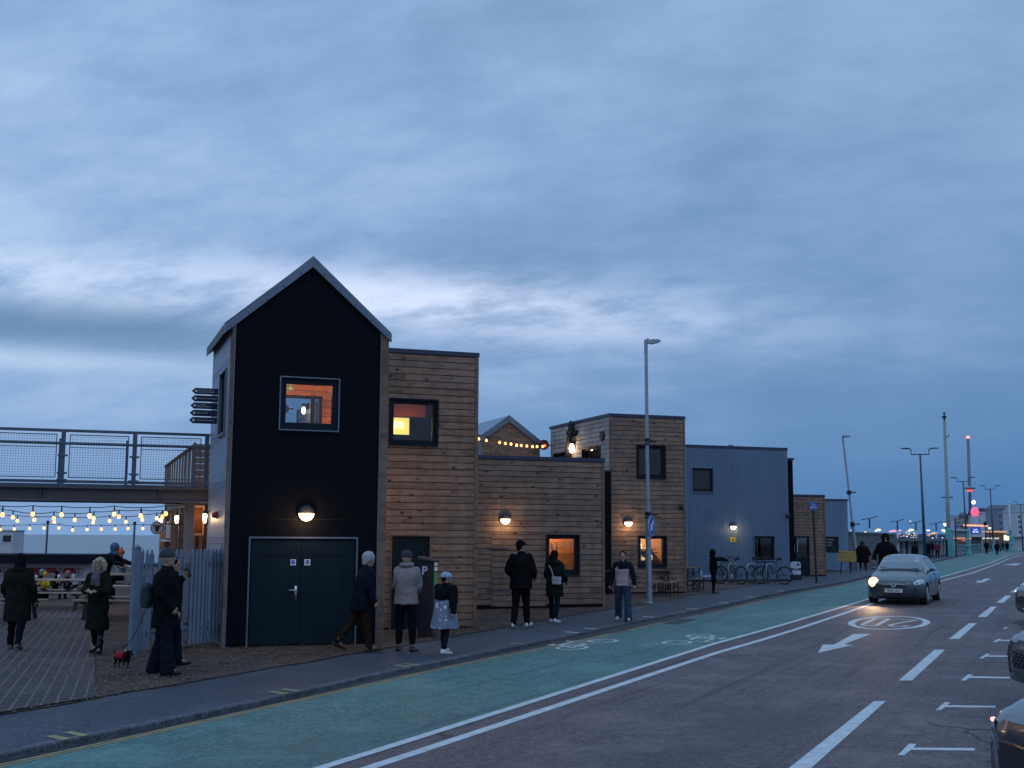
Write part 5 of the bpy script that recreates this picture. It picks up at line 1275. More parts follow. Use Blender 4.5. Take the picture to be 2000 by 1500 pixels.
# A-board, white
b4 = G(1554, 1132, 0); ab_ = thing('pavement_sign', 'white pavement board with blue bands beside the glazed door', 'A-board', tuple(b4), R(8)); hz = at(1553, 1097, b4.y).z-b4.z; wz = 21/2400*b4.y
mb = MB(); pts = [(-wz/2, .22), (wz/2, .22), (wz/2, hz-.12)]+[(wz/2-.12+.12*math.cos(R(a)), hz-.12+.12*math.sin(R(a))) for a in range(15, 90, 15)]+[(-wz/2+.12-.12*math.sin(R(a)), hz-.12+.12*math.cos(R(a))) for a in range(0, 90, 15)]
mb.prism(pts, -.03, .03); mb.build('panel', M('board pale', (.58, .62, .70), .5), ab_)
mb = MB(); mb.box(-wz/2-.02, wz/2+.02, -.10, .10, 0, .18); mb.build('base', BLKM, ab_, bevel=.02)
NB = M('board navy', (.01, .015, .09), .5)
mb = MB(); mb.box(-wz/2, wz/2, -.036, -.03, hz*.52, hz*.64); bn_ = mb.build('band', NB, ab_); text('OPEN', .11, SIGNW, bn_, 'lettering', Matrix.Translation((0, -.038, hz*.59)) @ TXT, .001)
mb = MB(); mb.lathe([(.001, -.036), (.06, -.036), (.06, -.03), (.001, -.03)], 16, c=(wz/2-.12, 0, hz-.13), axis='y'); mb.build('badge', NB, ab_)
# yellow board on a stand
b5 = G(1654, 1121, 0); yb = thing('event_board', 'yellow hand-lettered board on a stand beside the far block', 'sign', tuple(b5), R(-6))
z0 = at(1653, 1097, b5.y).z-b5.z; z1 = at(1653, 1076, b5.y).z-b5.z; w_ = 33/2400*b5.y/2
mb = MB(); mb.box(-w_, w_, -.02, .02, z0, z1); pp = mb.build('panel', M('board yellow', (.50, .33, .09), .7, var=.1), yb); pp.rotation_euler = (0, R(2), 0)
for k, s__ in enumerate(('SEAFRONT SWIM', 'SAUNA & POOL', 'FOOD DRINK', 'OPEN TODAY')): text(s__, .115, M('board ink', (.2, .1, .03), .7), pp, 'lettering', Matrix.Translation((0, -.024, z1-.11-k*.14)) @ TXT, .001)
for x in (-.25, .25): mb = MB(); mb.bar((x, 0, z0), (x-.05, .1, 0), .05); mb.build('leg', BLKM, yb)
# bicycles
def bicycle(px, py, rz, label, frame, proto=[None], lean=0):
    p = G(px, py, 0.03)
    o = thing('bicycle', label, 'bicycle', tuple(p), rz, 'bicycles parked at the corrugated wall'); o.rotation_euler = (R(lean), 0, rz)
    fm = M('bike frame', frame, .35, .3, var=0)
    r = .34; wb = 1.04
    for x, nm in ((0, 'rear_wheel'), (wb, 'front_wheel')):
        mb = MB(); mb.tube([(x+r*math.cos(a*math.pi/14), 0, r+r*math.sin(a*math.pi/14)) for a in range(28)], .021, 6, True); w = mb.build(nm, TYRE, o, True)
        mb = MB(); mb.tube([(x+(r-.03)*math.cos(a*math.pi/14), 0, r+(r-.03)*math.sin(a*math.pi/14)) for a in range(28)], .01, 5, True)
        for k in range(14): a = 2*math.pi*k/14; mb.bar((x, .03*(-1)**k, r), (x+(r-.03)*math.cos(a), 0, r+(r-.03)*math.sin(a)), .004)
        mb.tube([(x, -.04, r), (x, .04, r)], .02, 8); mb.build('rim', M('dull rim', (.07, .075, .08), .5, .4), w)
    st = (.34, 0, .86); bb = (.44, 0, .30); hd = (.86, 0, .80); ht = (.83, 0, .92)
    mb = MB(); mb.tube([bb, st], .016, 8); mb.tube([(.36, 0, .80), (.85, 0, .84)], .016, 8); mb.tube([bb, (.88, 0, .76)], .019, 8)
    for sg in (-1, 1): mb.tube([(0, .05*sg, r), bb], .01, 6); mb.tube([(0, .05*sg, r), (.36, 0, .78)], .009, 6)
    mb.tube([hd, ht], .02, 8)
    for sg in (-1, 1): mb.tube([(.87, .045*sg, .72), (wb, .05*sg, r)], .013, 6)
    mb.tube([(.87, -.05, .72), (.87, .05, .72)], .014, 6); mb.build('frame', fm, o, True)
    mb = MB(); mb.tube([(.83, 0, .92), (.82, 0, 1.0), (.87, 0, 1.02)], .013, 8); mb.tube([(.82, -.30, 1.03), (.87, -.15, 1.02), (.87, .15, 1.02), (.82, .30, 1.03)], .014, 8); mb.build('handlebar', BLKM, o, True)
    mb = MB(); mb.tube([(.34, 0, .86), (.31, 0, .97)], .013, 6); mb.tube([(.16, 0, 1.0), (.25, 0, .99), (.42, 0, .985)], [.07, .055, .02], 8); mb.build('saddle', BLKM, o, True)
    mb = MB(); mb.lathe([(.001, .055), (.09, .055), (.09, .048), (.001, .048)], 18, c=(.44, 0, .30), axis='y'); mb.bar((.44, .06, .30), (.50, .07, .15), .018); mb.bar((.44, -.06, .30), (.38, -.07, .45), .018); mb.build('crank', STEEL, o)
    return o
bicycle(1403, 1139, R(48), 'dark bicycle nearest the child, handlebar toward the camera', (.02, .02, .03), lean=-4)
bicycle(1447, 1141, R(128), 'bicycle with pale grey frame in the middle of the row', (.11, .12, .13), lean=4)
bicycle(1469, 1139, R(40), 'dark bicycle under the lower corrugated wall window', (.02, .03, .05), lean=-3)
bicycle(1532, 1141, R(140), 'bicycle at the right end beside the white board', (.03, .035, .05), lean=5)
for px, lab in ((1432, 'hoop stand by the middle bicycle'), (1469, 'hoop stand left of the corrugated wall window'), (1506, 'hoop stand nearest the white board')):
    p = G(px, 1140, .02); o = thing('cycle_stand', 'steel '+lab, 'cycle stand', tuple(p), R(48), 'steel hoop cycle stands')
    for k, sg in enumerate((-1, 1)):
        mb = MB(); mb.tube([(sg*.35, 0, 0), (sg*.35, 0, .62), (sg*.32, 0, .72), (sg*.22, 0, .78), (0, 0, .78)], .024, 8); mb.build('hoop', POLE, o, True)
# beer tables
BT = wood('beer table timber', (.18, .12, .08), (.30, .21, .15), knots=.3)
def trestle(px, py, rz, label, L=1.5, W=.55, H=.76, cat='table', name='trestle_table', grp='folding tables and benches'):
    p = G(px, py, .02); o = thing(name, label, cat, tuple(p), rz, grp)
    mb = MB(); mb.box(-L/2, L/2, -W/2, W/2, H-.03, H); mb.build('top' if cat == 'table' else 'seat', BT, o)
    for x in (-L/2+.2, L/2-.2):
        mb = MB(); w = W/2-.05
        for sg in (-1, 1): mb.bar((x, sg*w, H-.03), (x, sg*w, 0), .03)
        mb.bar((x, -w, .12), (x, w, .12), .03); mb.bar((x, -w, H*.85), (x, w, H*.45), .02); mb.bar((x, w, H*.85), (x, -w, H*.45), .02); mb.bar((x, 0, H*.6), (x*.4, 0, H-.03), .02); mb.build('leg_frame', BLKM, o)
    return o
trestle(1300, 1157, R(70), 'folding table right of the street lamp pole, napkins on it'); trestle(1283, 1164, R(70), 'folding bench half hidden by the street lamp pole', 1.5, .25, .45, 'bench', 'trestle_bench')
trestle(1313, 1164, R(70), 'folding bench right of the table by the street lamp', 1.5, .25, .45, 'bench', 'trestle_bench')
trestle(1349, 1150, R(70), 'folding table at the corrugated wall left corner', 1.4); trestle(1364, 1155, R(70), 'folding bench with bottles and cloth beside the child', 1.5, .25, .45, 'bench', 'trestle_bench')
trestle(1186, 1161, R(20), 'small pale table against the black wall strip', .75, .5, .78)
p = G(1300, 1157, .02); o = thing('napkin_holder', 'white napkin holder on the folding table by the lamp', 'napkin holder', (p.x+.25, p.y+.4, p.z+.76), R(20))
mb = MB(); mb.prism([(-.07, 0), (.07, 0), (.05, .16), (-.02, .2), (-.07, .15)], -.05, .05); mb.build('napkins', WHT, o); mb = MB(); mb.box(-.08, .08, -.06, .06, -.0, .012); mb.build('holder', STEEL, o)
p = G(1364, 1155, .02); o = thing('water_bottle', 'clear plastic bottle standing on the bench beside the child', 'bottle', (p.x+.15, p.y+.35, p.z+.45))
mb = MB(); mb.lathe([(.04, 0), (.045, .02), (.045, .17), (.015, .24), (.015, .28), (.001, .28)], 12); mb.build('body', M('clear plastic', (.35, .45, .5), .2), o, True); mb = MB(); mb.lathe([(.018, .28), (.018, .31), (.001, .31)], 10); mb.build('cap', BLUE, o)
o = thing('crumpled_cloth', 'crumpled blue and white cloth lying on the bench beside the child', 'cloth', (p.x+.35, p.y+.25, p.z+.46))
mb = MB()
for k in range(7): mb.ball((RB.uniform(-.2, .2), RB.uniform(-.1, .1), .03), RB.uniform(.05, .1), 8, (1, .8, .45))
link('cloth', vox(mb, .012, 'cloth', 2, .02, (14, 14, 14), 3), M('cloth blue white', (.32, .42, .55), .8, var=.5, vs=20), o)
# far grey wall, shelter, mast, observation tower, promenade columns
g0 = onY(1652, 74); g1 = onY(1748, 96); zt4 = at(1652, 1042, 74).z-g0.z
dd_ = g1-g0; o = thing('long_wall', 'long low grey boarded wall behind the row and silver car', 'wall', tuple(g0), math.atan2(dd_.y, dd_.x)); L4 = Vector((dd_.x, dd_.y)).length
mb = MB(); k = 0
while k < L4: mb.box(k, k+1.18, 0, .1, 0, zt4+.0); k += 1.2
mb.build('panel', M('grey boarded wall', (.115, .115, .12), .8, var=.25, vs=.8), o)
mb = MB(); mb.box(-.1, L4+.1, -.08, .18, zt4, zt4+.12); mb.build('coping', DKB, o)
mb = MB(); mb.box(0, L4, -.25, -.0, 0, .9); mb.build('lower_wall', M('low concrete wall', (.10, .09, .09), .85), o)
g0 = onY(1742, 112); g1 = onY(1850, 150); dd_ = g1-g0; L4 = Vector((dd_.x, dd_.y)).length
o = thing('seafront_shelter', 'long low white-columned seafront shelter with dark flat roof', 'shelter', tuple(g0), math.atan2(dd_.y, dd_.x)); hz = at(1742, 1049, 112).z-g0.z
mb = MB(); mb.box(-.5, L4, -1.2, 4, hz-.35, hz-.1); mb.build('roof', M('shelter roof', (.10, .12, .15), .6), o)
mb = MB(); mb.box(-.5, L4, 3.4, 3.6, 0, hz-.35); mb.build('back_wall', M('shelter wall', (.14, .15, .17), .8), o)
for k in range(13):
    x = k*L4/12.5; mb = MB(); mb.box(x, x+.18, -.6, -.42, 0, hz-.35); mb.build('column', WHT, o)
for k in range(6):
    x = 1+k*L4/6.2; mb = MB()
    for a in (0, 1.1, 2.2): mb.box(x+a, x+a+.1, .5, .6, 0, 1.6)
    mb.box(x, x+2.3, .5, .6, 1.55, 1.68); mb.box(x, x+2.3, .5, .6, .75, .85); mb.build('window_frame', WHT, o)
TQ = M('turquoise paint', (.11, .36, .38), .55, var=.2, vs=1.5)
def column(px, y0, y1, w, d, label, cap=False, ornate=False):
    base = onY(px, d); H_ = at(px, y0, d).z-base.z; r = w/2400*d/2
    o = thing('turquoise_column', label, 'column', tuple(base), 0, 'turquoise seafront columns')
    mb = MB()
    if ornate: mb.lathe([(r*1.1, 0), (r*1.1, H_*.1), (r*.8, H_*.14), (r*.75, H_*.32), (r*1.05, H_*.36), (r*.7, H_*.42), (r*.9, H_*.62), (r*.5, H_*.7), (r*.45, H_*.95), (.001, H_)], 12)
    else: mb.box(-r, r, -r, r, 0, H_)
    mb.build('shaft', TQ, o, False)
    mb = MB(); mb.box(-r*1.15, r*1.15, -r*1.15, r*1.15, -.02, H_*.05); mb.build('plinth', TQ, o)
    mb = MB(); mb.lathe([(r*1.1, H_*.96), (r*1.1, H_*1.0), (r*.5, H_*1.03), (.001, H_*1.04)], 12); mb.build('cap', TQ, o)
    return o
column(1854, 1034, 1083, 11, 139, 'square turquoise column at the foot of the tall mast')
column(1890, 1036, 1080, 11, 146, 'ornate turquoise column right of the dark sign post', ornate=True)
column(1940, 1055, 1075, 6, 175, 'small turquoise column among the walkers', ornate=True)
column(1974, 1036, 1069, 8, 205, 'far turquoise column under the white mast', ornate=True)
column(1999, 1045, 1067, 6, 220, 'turquoise column at the right frame edge', ornate=True)
bm_ = onY(1853, 139.6); tm = at(1844.5, 822, 139.6)
o = thing('tall_mast', 'very tall pale green mast with cameras at its tip', 'mast', tuple(bm_)); tt = tm-bm_
mb = MB(); mb.tube([(0, 0, 0), tt*.5, tt*.501, tt], [.24, .20, .19, .17], 14); mb.build('pole', M('mast pale green', (.25, .30, .27), .6, var=.2), o, True)
mb = MB(); mb.tube([tt*.43+Vector((-.65, 0, 0)), tt*.43+Vector((.65, 0, 0))], .07, 8); mb.build('crossbar', DKB, o)
mb = MB(); mb.tube([tt*.88, tt*.88+Vector((.35, 0, .0)), tt*.88+Vector((.45, 0, .25))], .06, 8); mb.build('bracket', DKB, o)
mb = MB(); mb.tube([tt, tt+Vector((0, 0, .35))], .10, 8); mb.box(tt.x-.22, tt.x+.2, -.15, .15, tt.z+.30, tt.z+.55); mb.tube([tt+Vector((0, 0, .55)), tt+Vector((.02, 0, .85))], .08, 8); mb.box(tt.x-.16, tt.x+.16, -.1, .1, tt.z+.82, tt.z+.95); mb.build('camera', BLKM, o)
b_ = onY(1866.5, 128); t__ = at(1865.5, 1012, 128)
o = thing('sign_post', 'dark post with small round sign beside the turquoise column', 'sign', tuple(b_)); tt = t__-b_
mb = MB(); mb.tube([(0, 0, 0), tt], .075, 8); mb.build('post', BLKM, o); mb = MB(); mb.lathe([(.001, -.08), (.17, -.08), (.17, -.1), (.001, -.1)], 18, c=tt*.78, axis='y'); mb.build('sign_disc', BLUE, o)
# observation tower far away
D9 = 1900; b_ = at(1897, 1060, D9); b_.z = 0; t__ = at(1890.5, 853, D9)
o = thing('observation_tower', 'slender far observation tower with ring pod and red lit tip', 'tower', (b_.x, b_.y, 0)); tt = t__-b_
mb = MB(); mb.tube([(0, 0, 0), tt], 2.3, 14); mb.build('shaft', M('tower steel', (.16, .20, .27), .5, .3), o, True)
mb = MB(); c = tt+Vector((0, 0, 0)); mb.lathe([(2.6, -3), (3.0, 0), (2.4, 1.2), (.001, 1.4)], 16, c=c); mb.build('lit_tip', emis('tower red light', (1, .28, .25), 1.3), o)
q = at(1896, 953, D9).z; c = tt*(q/tt.z); mb = MB(); mb.lathe([(3, -2.6), (8, -1.6), (9, 0), (7.5, 1.6), (3, 2.2)], 20, c=c); mb.build('pod', M('pod grey', (.25, .3, .36), .4), o, True)
mb = MB(); mb.lathe([(2.6, -6), (5, -2.8), (2.5, -2.7)], 16, c=c); mb.build('pod_light', emis('pod red light', (1, .12, .10), .9), o)
# hotels and far town
def building(px0, px1, y, d, label, col, roof=None, rows=5, name='hotel_building', rh=0, y0=1056):
    a = onY(px0, d); b = onY(px1, d); a.z = b.z = 0; h = at((px0+px1)/2, y, d).z; w = (b-a).x
    o = thing(name, label, 'building', tuple(a), 0, 'seafront buildings in the far distance')
    wl_ = M('hazy far facade', col, .7, var=.12, vs=.05); mb = MB(); mb.box(0, w, 0, 20, 0, h); mb.build('wall', wl_, o)  # distance haze is put into the facade colours as paler, bluer tones
    dk_ = M('far window', (.07, .10, .15), .4, var=0); n_ = max(3, int(w/4.2))
    lit_ = emis('far lit window', (1, .78, .5), .8)
    mbs = [MB(), MB()]
    for r_ in range(rows):
        for k in range(n_):
            x = w*(k+.5)/n_; z = h*(.16+.8*(r_)/rows); mbs[1 if RB.random() < .04 else 0].box(x-.7, x+.7, -.12, -.03, z, z+h*.09)
    for k_, (m_, mt) in enumerate(zip(mbs, (dk_, lit_))):
        if m_.v:
            wo = m_.build('window_row', mt, o)
    mb = MB(); mb.box(-.4, w+.4, -.5, 20.4, h, h+.8); mb.build('cornice', wl_, o)
    if roof:
        mb = MB(); mb.add([(0, .5, h+.8), (w, .5, h+.8), (w, 19, h+.8), (0, 19, h+.8), (w*.12, 3, h+rh), (w*.88, 3, h+rh), (w*.88, 16, h+rh), (w*.12, 16, h+rh)], [(0, 1, 5, 4), (1, 2, 6, 5), (2, 3, 7, 6), (3, 0, 4, 7), (4, 5, 6, 7)]); mb.build('roof', M('slate roof', roof, .7), o)
    return o
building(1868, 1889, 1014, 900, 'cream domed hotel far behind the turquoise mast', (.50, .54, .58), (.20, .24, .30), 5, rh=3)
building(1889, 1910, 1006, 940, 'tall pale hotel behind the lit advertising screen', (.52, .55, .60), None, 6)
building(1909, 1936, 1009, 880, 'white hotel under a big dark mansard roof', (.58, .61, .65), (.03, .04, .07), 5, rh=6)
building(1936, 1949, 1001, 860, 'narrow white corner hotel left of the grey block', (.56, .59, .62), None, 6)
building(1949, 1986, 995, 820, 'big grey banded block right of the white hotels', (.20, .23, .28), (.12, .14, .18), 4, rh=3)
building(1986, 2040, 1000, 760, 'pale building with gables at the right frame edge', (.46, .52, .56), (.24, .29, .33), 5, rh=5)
bz_ = thing('dome', 'small dark dome on the cream hotel roof', 'dome', tuple(at(1881, 1008, 898)))
mb = MB(); mb.ball((0, 0, 0), 3.2, 12, (1, 1, .9)); mb.build('cupola', M('dome grey', (.12, .14, .18), .6), bz_, True); mb = MB(); mb.lathe([(2.6, -7), (2.6, 0)], 12); mb.build('drum', M('drum', (.3, .3, .3), .6), bz_)
# headland with the far town and its lamps
hp = [onY(1600, 2600), onY(1880, 1700)]
mb = MB(); n_ = 40; vs = []
for i in range(n_+1):
    px = 1590+(1900-1590)*i/n_; d = 2600-900*i/n_; p = onY(px, d); p.z = -3; tz = at(px, 1047-4*math.sin(i/n_*2.5)-2*noise.noise(Vector((i*.6, 0, 0))), d).z
    vs += [(p.x, p.y, -5), (p.x*1.01, p.y*1.01, tz), (p.x*1.25, p.y*1.25, -5)]
mb.add(vs, [(3*i+j, 3*i+3+j, 3*i+4+j, 3*i+1+j) for i in range(n_) for j in (0, 1)])
struct('headland', mb, M('far headland', (.05, .08, .13), .9))
hr = random.Random(9)
LC = [emis('far lamp warm', (1, .66, .36), 1.0), emis('far lamp white', (.9, .9, 1), .9), emis('far lamp pink', (1, .35, .48), .8), emis('far lamp yellow', (1, .85, .42), 1.1), emis('far lamp orange', (1, .45, .22), .8)]
MBs = [MB() for _ in LC]
for k in range(95):
    px = hr.uniform(1662, 1866); y = hr.gauss(1044.5, 2.6); d = 1700+hr.random()*400; c = at(px, y, d)
    i = 2 if 1728 < px < 1762 and hr.random() < .6 else hr.choice([0, 0, 1, 3, 4, 0]); MBs[i].ball(c, hr.choice([.35, .5, .6, .8]), 6, (hr.uniform(1, 2.2), 1, .8))
for px, y, i, r_ in ((1716, 1035, 3, 3.4), (1711, 1037, 3, 2.2), (1746, 1037, 2, 3.2), (1740, 1038, 2, 2.6), (1758, 1036, 2, 2.2), (1780, 1035, 3, 3.6), (1776, 1037, 3, 2.2), (1813, 1036, 1, 2.6), (1843, 1036, 3, 3.4), (1847, 1038, 3, 3.0), (1822, 1042, 4, 2.8), (1778, 1018, 1, 1.3), (1664, 1036, 0, 2.5), (1682, 1041, 0, 2.6), (1690, 1039, 0, 1.8), (1828, 1041, 4, 2.6)):
    MBs[i].ball(at(px, y, 1690), r_*.62, 8, (1.6, 1, .7))
for m_, mt in zip(MBs, LC): tag(m_.build('town_lights', mt), kind='stuff', label='scatter of tiny town lamps along the far coast', cat='lights')
# kiosks, screen and awnings on the promenade
def stall(px0, px1, y0, y1, d, label, col, em=None, lit=None):
    a = onY(px0, d); w = onY(px1, d).x-a.x; z1 = at(px0, y0, d).z-a.z; z0 = at(px0, y1, d).z-a.z
    o = thing('seafront_kiosk', label, 'kiosk', tuple(a), R(-4), 'kiosks on the far promenade')
    mb = MB(); mb.box(0, w, 0, 2.5, 0, z1-.3); mb.build('wall', M('kiosk wall', col, .7), o)
    mb = MB(); mb.box(-.3, w+.3, -1.0, 2.8, z1-.25, z1); mb.build('awning', M('kiosk awning', col, .7, emit=em, es=.5) if em else WHT, o)
    if lit: mb = MB(); mb.box(w*.12, w*.88, -.06, -.01, z0, z1-.5); mb.build('lit_front', emis('kiosk light', lit, 1.5), o)
    return o
stall(1868, 1888, 1034, 1046, 215, 'white roofed kiosk left of the ornate column', (.30, .36, .38))
stall(1876, 1889, 1050, 1056, 190, 'kiosk with a glowing orange strip beside the ornate column', (.12, .1, .1), (1, .35, .12), (1, .35, .12))
stall(1898, 1916, 1045, 1060, 195, 'dark kiosk standing below the blue screen', (.10, .08, .09))
stall(1932, 1960, 1037, 1050, 230, 'kiosk with warm orange roof light among the walkers', (.16, .12, .10), (1, .55, .25), None)
stall(1956, 1972, 1040, 1055, 235, 'small bright yellow lit kiosk right of the walkers', (.2, .18, .15), None, (1, .85, .45))
stall(1926, 1944, 1050, 1056, 225, 'kiosk with a white lit front between walkers', (.2, .2, .2), (1, .9, .8), None)
stall(1980, 2010, 1045, 1062, 215, 'white arcade kiosk near the right frame edge', (.42, .46, .48))
a = at(1898, 1042, 195); o = thing('advertising_screen', 'blue lit advertising screen on posts above a dark kiosk', 'screen', tuple(a), 0); w = 15/2400*195; h = 11/2400*195
mb = MB(); mb.box(-.1, w+.1, 0, .2, -.1, h+.1); mb.build('frame', BLKM, o)
mb = MB(); mb.box(0, w, -.02, 0, 0, h); sc_ = mb.build('screen', emis('screen blue', (.03, .07, .55), .8), o)
mb = MB(); mb.box(w*.15, w*.4, -.03, -.02, h*.2, h*.42); mb.box(w*.5, w*.85, -.03, -.02, h*.2, h*.38); mb.box(w*.3, w*.7, -.03, -.02, h*.6, h*.75); mb.build('picture', emis('screen white', (.6, .7, 1), 1.0), sc_)
zz = a.z-gz(a.x, a.y)
for x in (-.35, w+.25): mb = MB(); mb.box(x, x+.15, 0, .15, -zz, h*1.4); mb.build('post', WHT, o)
mb = MB(); mb.bar((-1.2, .1, h*1.45), (w+1.4, .1, h*1.35), .25); mb.build('lit_arm', emis('orange strip', (1, .42, .25), .9), o)
hp_ = at(1904, 1000, 700); o = thing('helter_skelter', 'pink lit funfair tower with a white ball light on top', 'ride', (hp_.x, hp_.y, 0)); z0, z1, z2 = at(1904, 1008, 700).z, at(1904, 992, 700).z, at(1902.5, 981, 700).z
mb = MB(); mb.lathe([(2.4, 0), (2.2, z0), (.001, z0+.1)], 12); mb.build('base', WHT, o); mb = MB(); mb.lathe([(1.8, z0), (2.3, (z0+z1)/2), (1.6, z1), (.001, z1+.1)], 12); mb.build('pink_light', emis('pink light', (1, .10, .22), .9), o)
mb = MB(); mb.tube([(0, 0, z1), (-.4, 0, z2)], .5, 8); mb.build('mast', WHT, o); mb = MB(); mb.ball((-.5, 0, z2), 1.2, 10); mb.build('ball_light', emis('ball light', (.9, .95, 1), 1.6), o)
def oldlamp(px, y0, d, label, lit=True):
    b = onY(px, d); z = at(px, y0, d).z-b.z; o = thing('globe_lamp', label, 'street lamp', tuple(b), 0, 'old-style promenade lamps')
    mb = MB(); mb.tube([(0, 0, 0), (0, 0, z-.5)], [.11, .06], 8); mb.build('post', BLKM, o); mb = MB(); mb.ball((0, 0, z-.3), .26, 10); mb.build('globe', emis('globe light', (.9, 1, .85), 1.2) if lit else BLKM, o, True)
    mb = MB(); mb.lathe([(.28, z-.15), (.2, z), (.001, z+.05)], 10); mb.build('cap', BLKM, o)
oldlamp(1847.5, 1019, 150, 'old-style lamp with pale globe left of the tall mast'); oldlamp(1925, 1019, 170, 'old-style dark lamp post among the walkers', False); oldlamp(1933.5, 1028, 220, 'small old-style lamp with pale globe behind walkers')
b_ = onY(1974, 210); t__ = at(1971, 982, 210); o = thing('white_mast', 'plain white mast rising behind the far turquoise column', 'mast', tuple(b_)); mb = MB(); mb.tube([(0, 0, 0), t__-b_], [.2, .13], 10); mb.build('pole', WHT, o, True); mb = MB(); mb.ball(t__-b_, .22, 8); mb.build('finial', WHT, o)
# promenade railing
mb = MB(); ra = onY(1856, 150); rb = onY(1990, 260)
o = thing('promenade_railing', 'turquoise railing along the far promenade edge', 'railing', tuple(ra), math.atan2(rb.y-ra.y, rb.x-ra.x)); L4 = (rb-ra).length
mb.tube([(0, 0, 1.15), (L4, 0, 1.15)], .04, 6); mb.tube([(0, 0, .6), (L4, 0, .6)], .03, 6); k = 0
while k < L4: mb.box(k, k+.06, -.03, .03, 0, 1.15); k += 1.8
mb.build('rails', TQ, o)
# ------------------------------------------------------------------ people and the dog
def cloth(name, col, var=.22, rough=.85, vs=9): return M(name, tuple(c*(.62 if max(col) < .05 else 1) for c in col), rough, 0, var*1.4, vs, bump=.35, bs=130, spec=.06)
SKIN = M('skin', (.36, .21, .15), .55, var=.08); SKIND = SKIN
BLACKC = cloth('black cloth', (.010, .011, .016)); NAVYC = cloth('navy cloth', (.012, .016, .032)); OLIVE = cloth('dark olive cloth', (.018, .022, .018)); GREENC = cloth('dark green cloth', (.012, .026, .024))
JEANS = cloth('blue jeans', (.03, .055, .10)); JEANSD = cloth('dark jeans', (.012, .02, .038)); GREYC = cloth('grey fleece', (.24, .21, .21), .25, .95, 30); BRNC = cloth('brown cloth', (.045, .022, .015)); BOOT = M('brown boot leather', (.06, .026, .015), .5)
WSHOE = M('white trainers', (.55, .55, .58), .6, var=.1); BSHOE = M('black shoes', (.010, .010, .012), .45)
EYE = M('dark eye', (.02, .015, .012), .3, var=0); LIP = M('lip', (.25, .09, .08), .5, var=0)
def cap(mb, a, b, ra, rb, n=10):
    a = Vector(a); b = Vector(b); mb.tube([a, b], [ra, rb], n); mb.ball(a, ra, n); mb.ball(b, rb, n)
def fk(pose, build=1.0):
    J = {}; L = R(pose.get('lean', 0)); rotL = Matrix.Rotation(-L, 3, 'X'); tw = R(pose.get('twist', 0)); rt = Matrix.Rotation(tw, 3, 'Z')
    legs = pose.get('leg', [(4, 4), (-4, 6)]); low = 9
    for i, sx in enumerate((-1, 1)):
        A = R(legs[i][0]); K = R(legs[i][1]); B = R(legs[i][2] if len(legs[i]) > 2 else 2)
        hip = Vector((sx*.092, 0, 0)); kn = hip+Vector((sx*math.sin(B), math.sin(A), -math.cos(A))).normalized()*.44; an = kn+Vector((sx*math.sin(B)*.5, math.sin(A-K), -math.cos(A-K))).normalized()*.42
        fa = max(R(-50), (A-K)*.7) if (A-K) < 0 else (A-K)*.4
        if legs[i][0] > 50: fa = 0
        toe = an+Vector((sx*.03, math.cos(fa)*.17, math.sin(fa)*.17-.045)); heel = an+Vector((0, -.045, -.05))
        J['hip%d' % i], J['knee%d' % i], J['ank%d' % i], J['toe%d' % i], J['heel%d' % i] = hip, kn, an, toe, heel; low = min(low, toe.z-.025, heel.z-.03)
    J['pel'] = Vector((0, 0, 0)); up = rotL @ Vector((0, 0, 1)); J['up'] = up
    J['waist'] = up*.17; J['chest'] = up*.36; J['neck'] = up*.535; J['hd'] = up*.56+Vector((0, .015, .12)).lerp(up*.12, .4)
    arms = pose.get('arm', [(8, 10, 15), (-8, 10, 15)])
    for i, sx in enumerate((-1, 1)):
        A = R(arms[i][0]); B = R(arms[i][1]); E = R(arms[i][2]); inn = R(arms[i][3]) if len(arms[i]) > 3 else 0
        sh = rt @ (up*.475+Vector((sx*.185, 0, 0))); d1 = Vector((sx*math.sin(B), math.sin(A)*math.cos(B), -math.cos(A)*math.cos(B))); el = sh+d1*.285
        d2 = Vector((sx*math.sin(B)*.5-sx*math.sin(inn), math.sin(A+E)*math.cos(inn), -math.cos(A+E)*math.cos(inn))).normalized(); wr = el+d2*.25
        J['sh%d' % i], J['el%d' % i], J['wr%d' % i], J['hdir%d' % i] = sh, el, wr, d2
    off = Vector((0, 0, -low)) if not pose.get('sit') else Vector((0, 0, pose['sit']/pose.get('k', 1)))
    for k in J:
        if k not in ('up',) and not k.startswith('hdir'): J[k] = J[k]+off
    J['off'] = off; return J
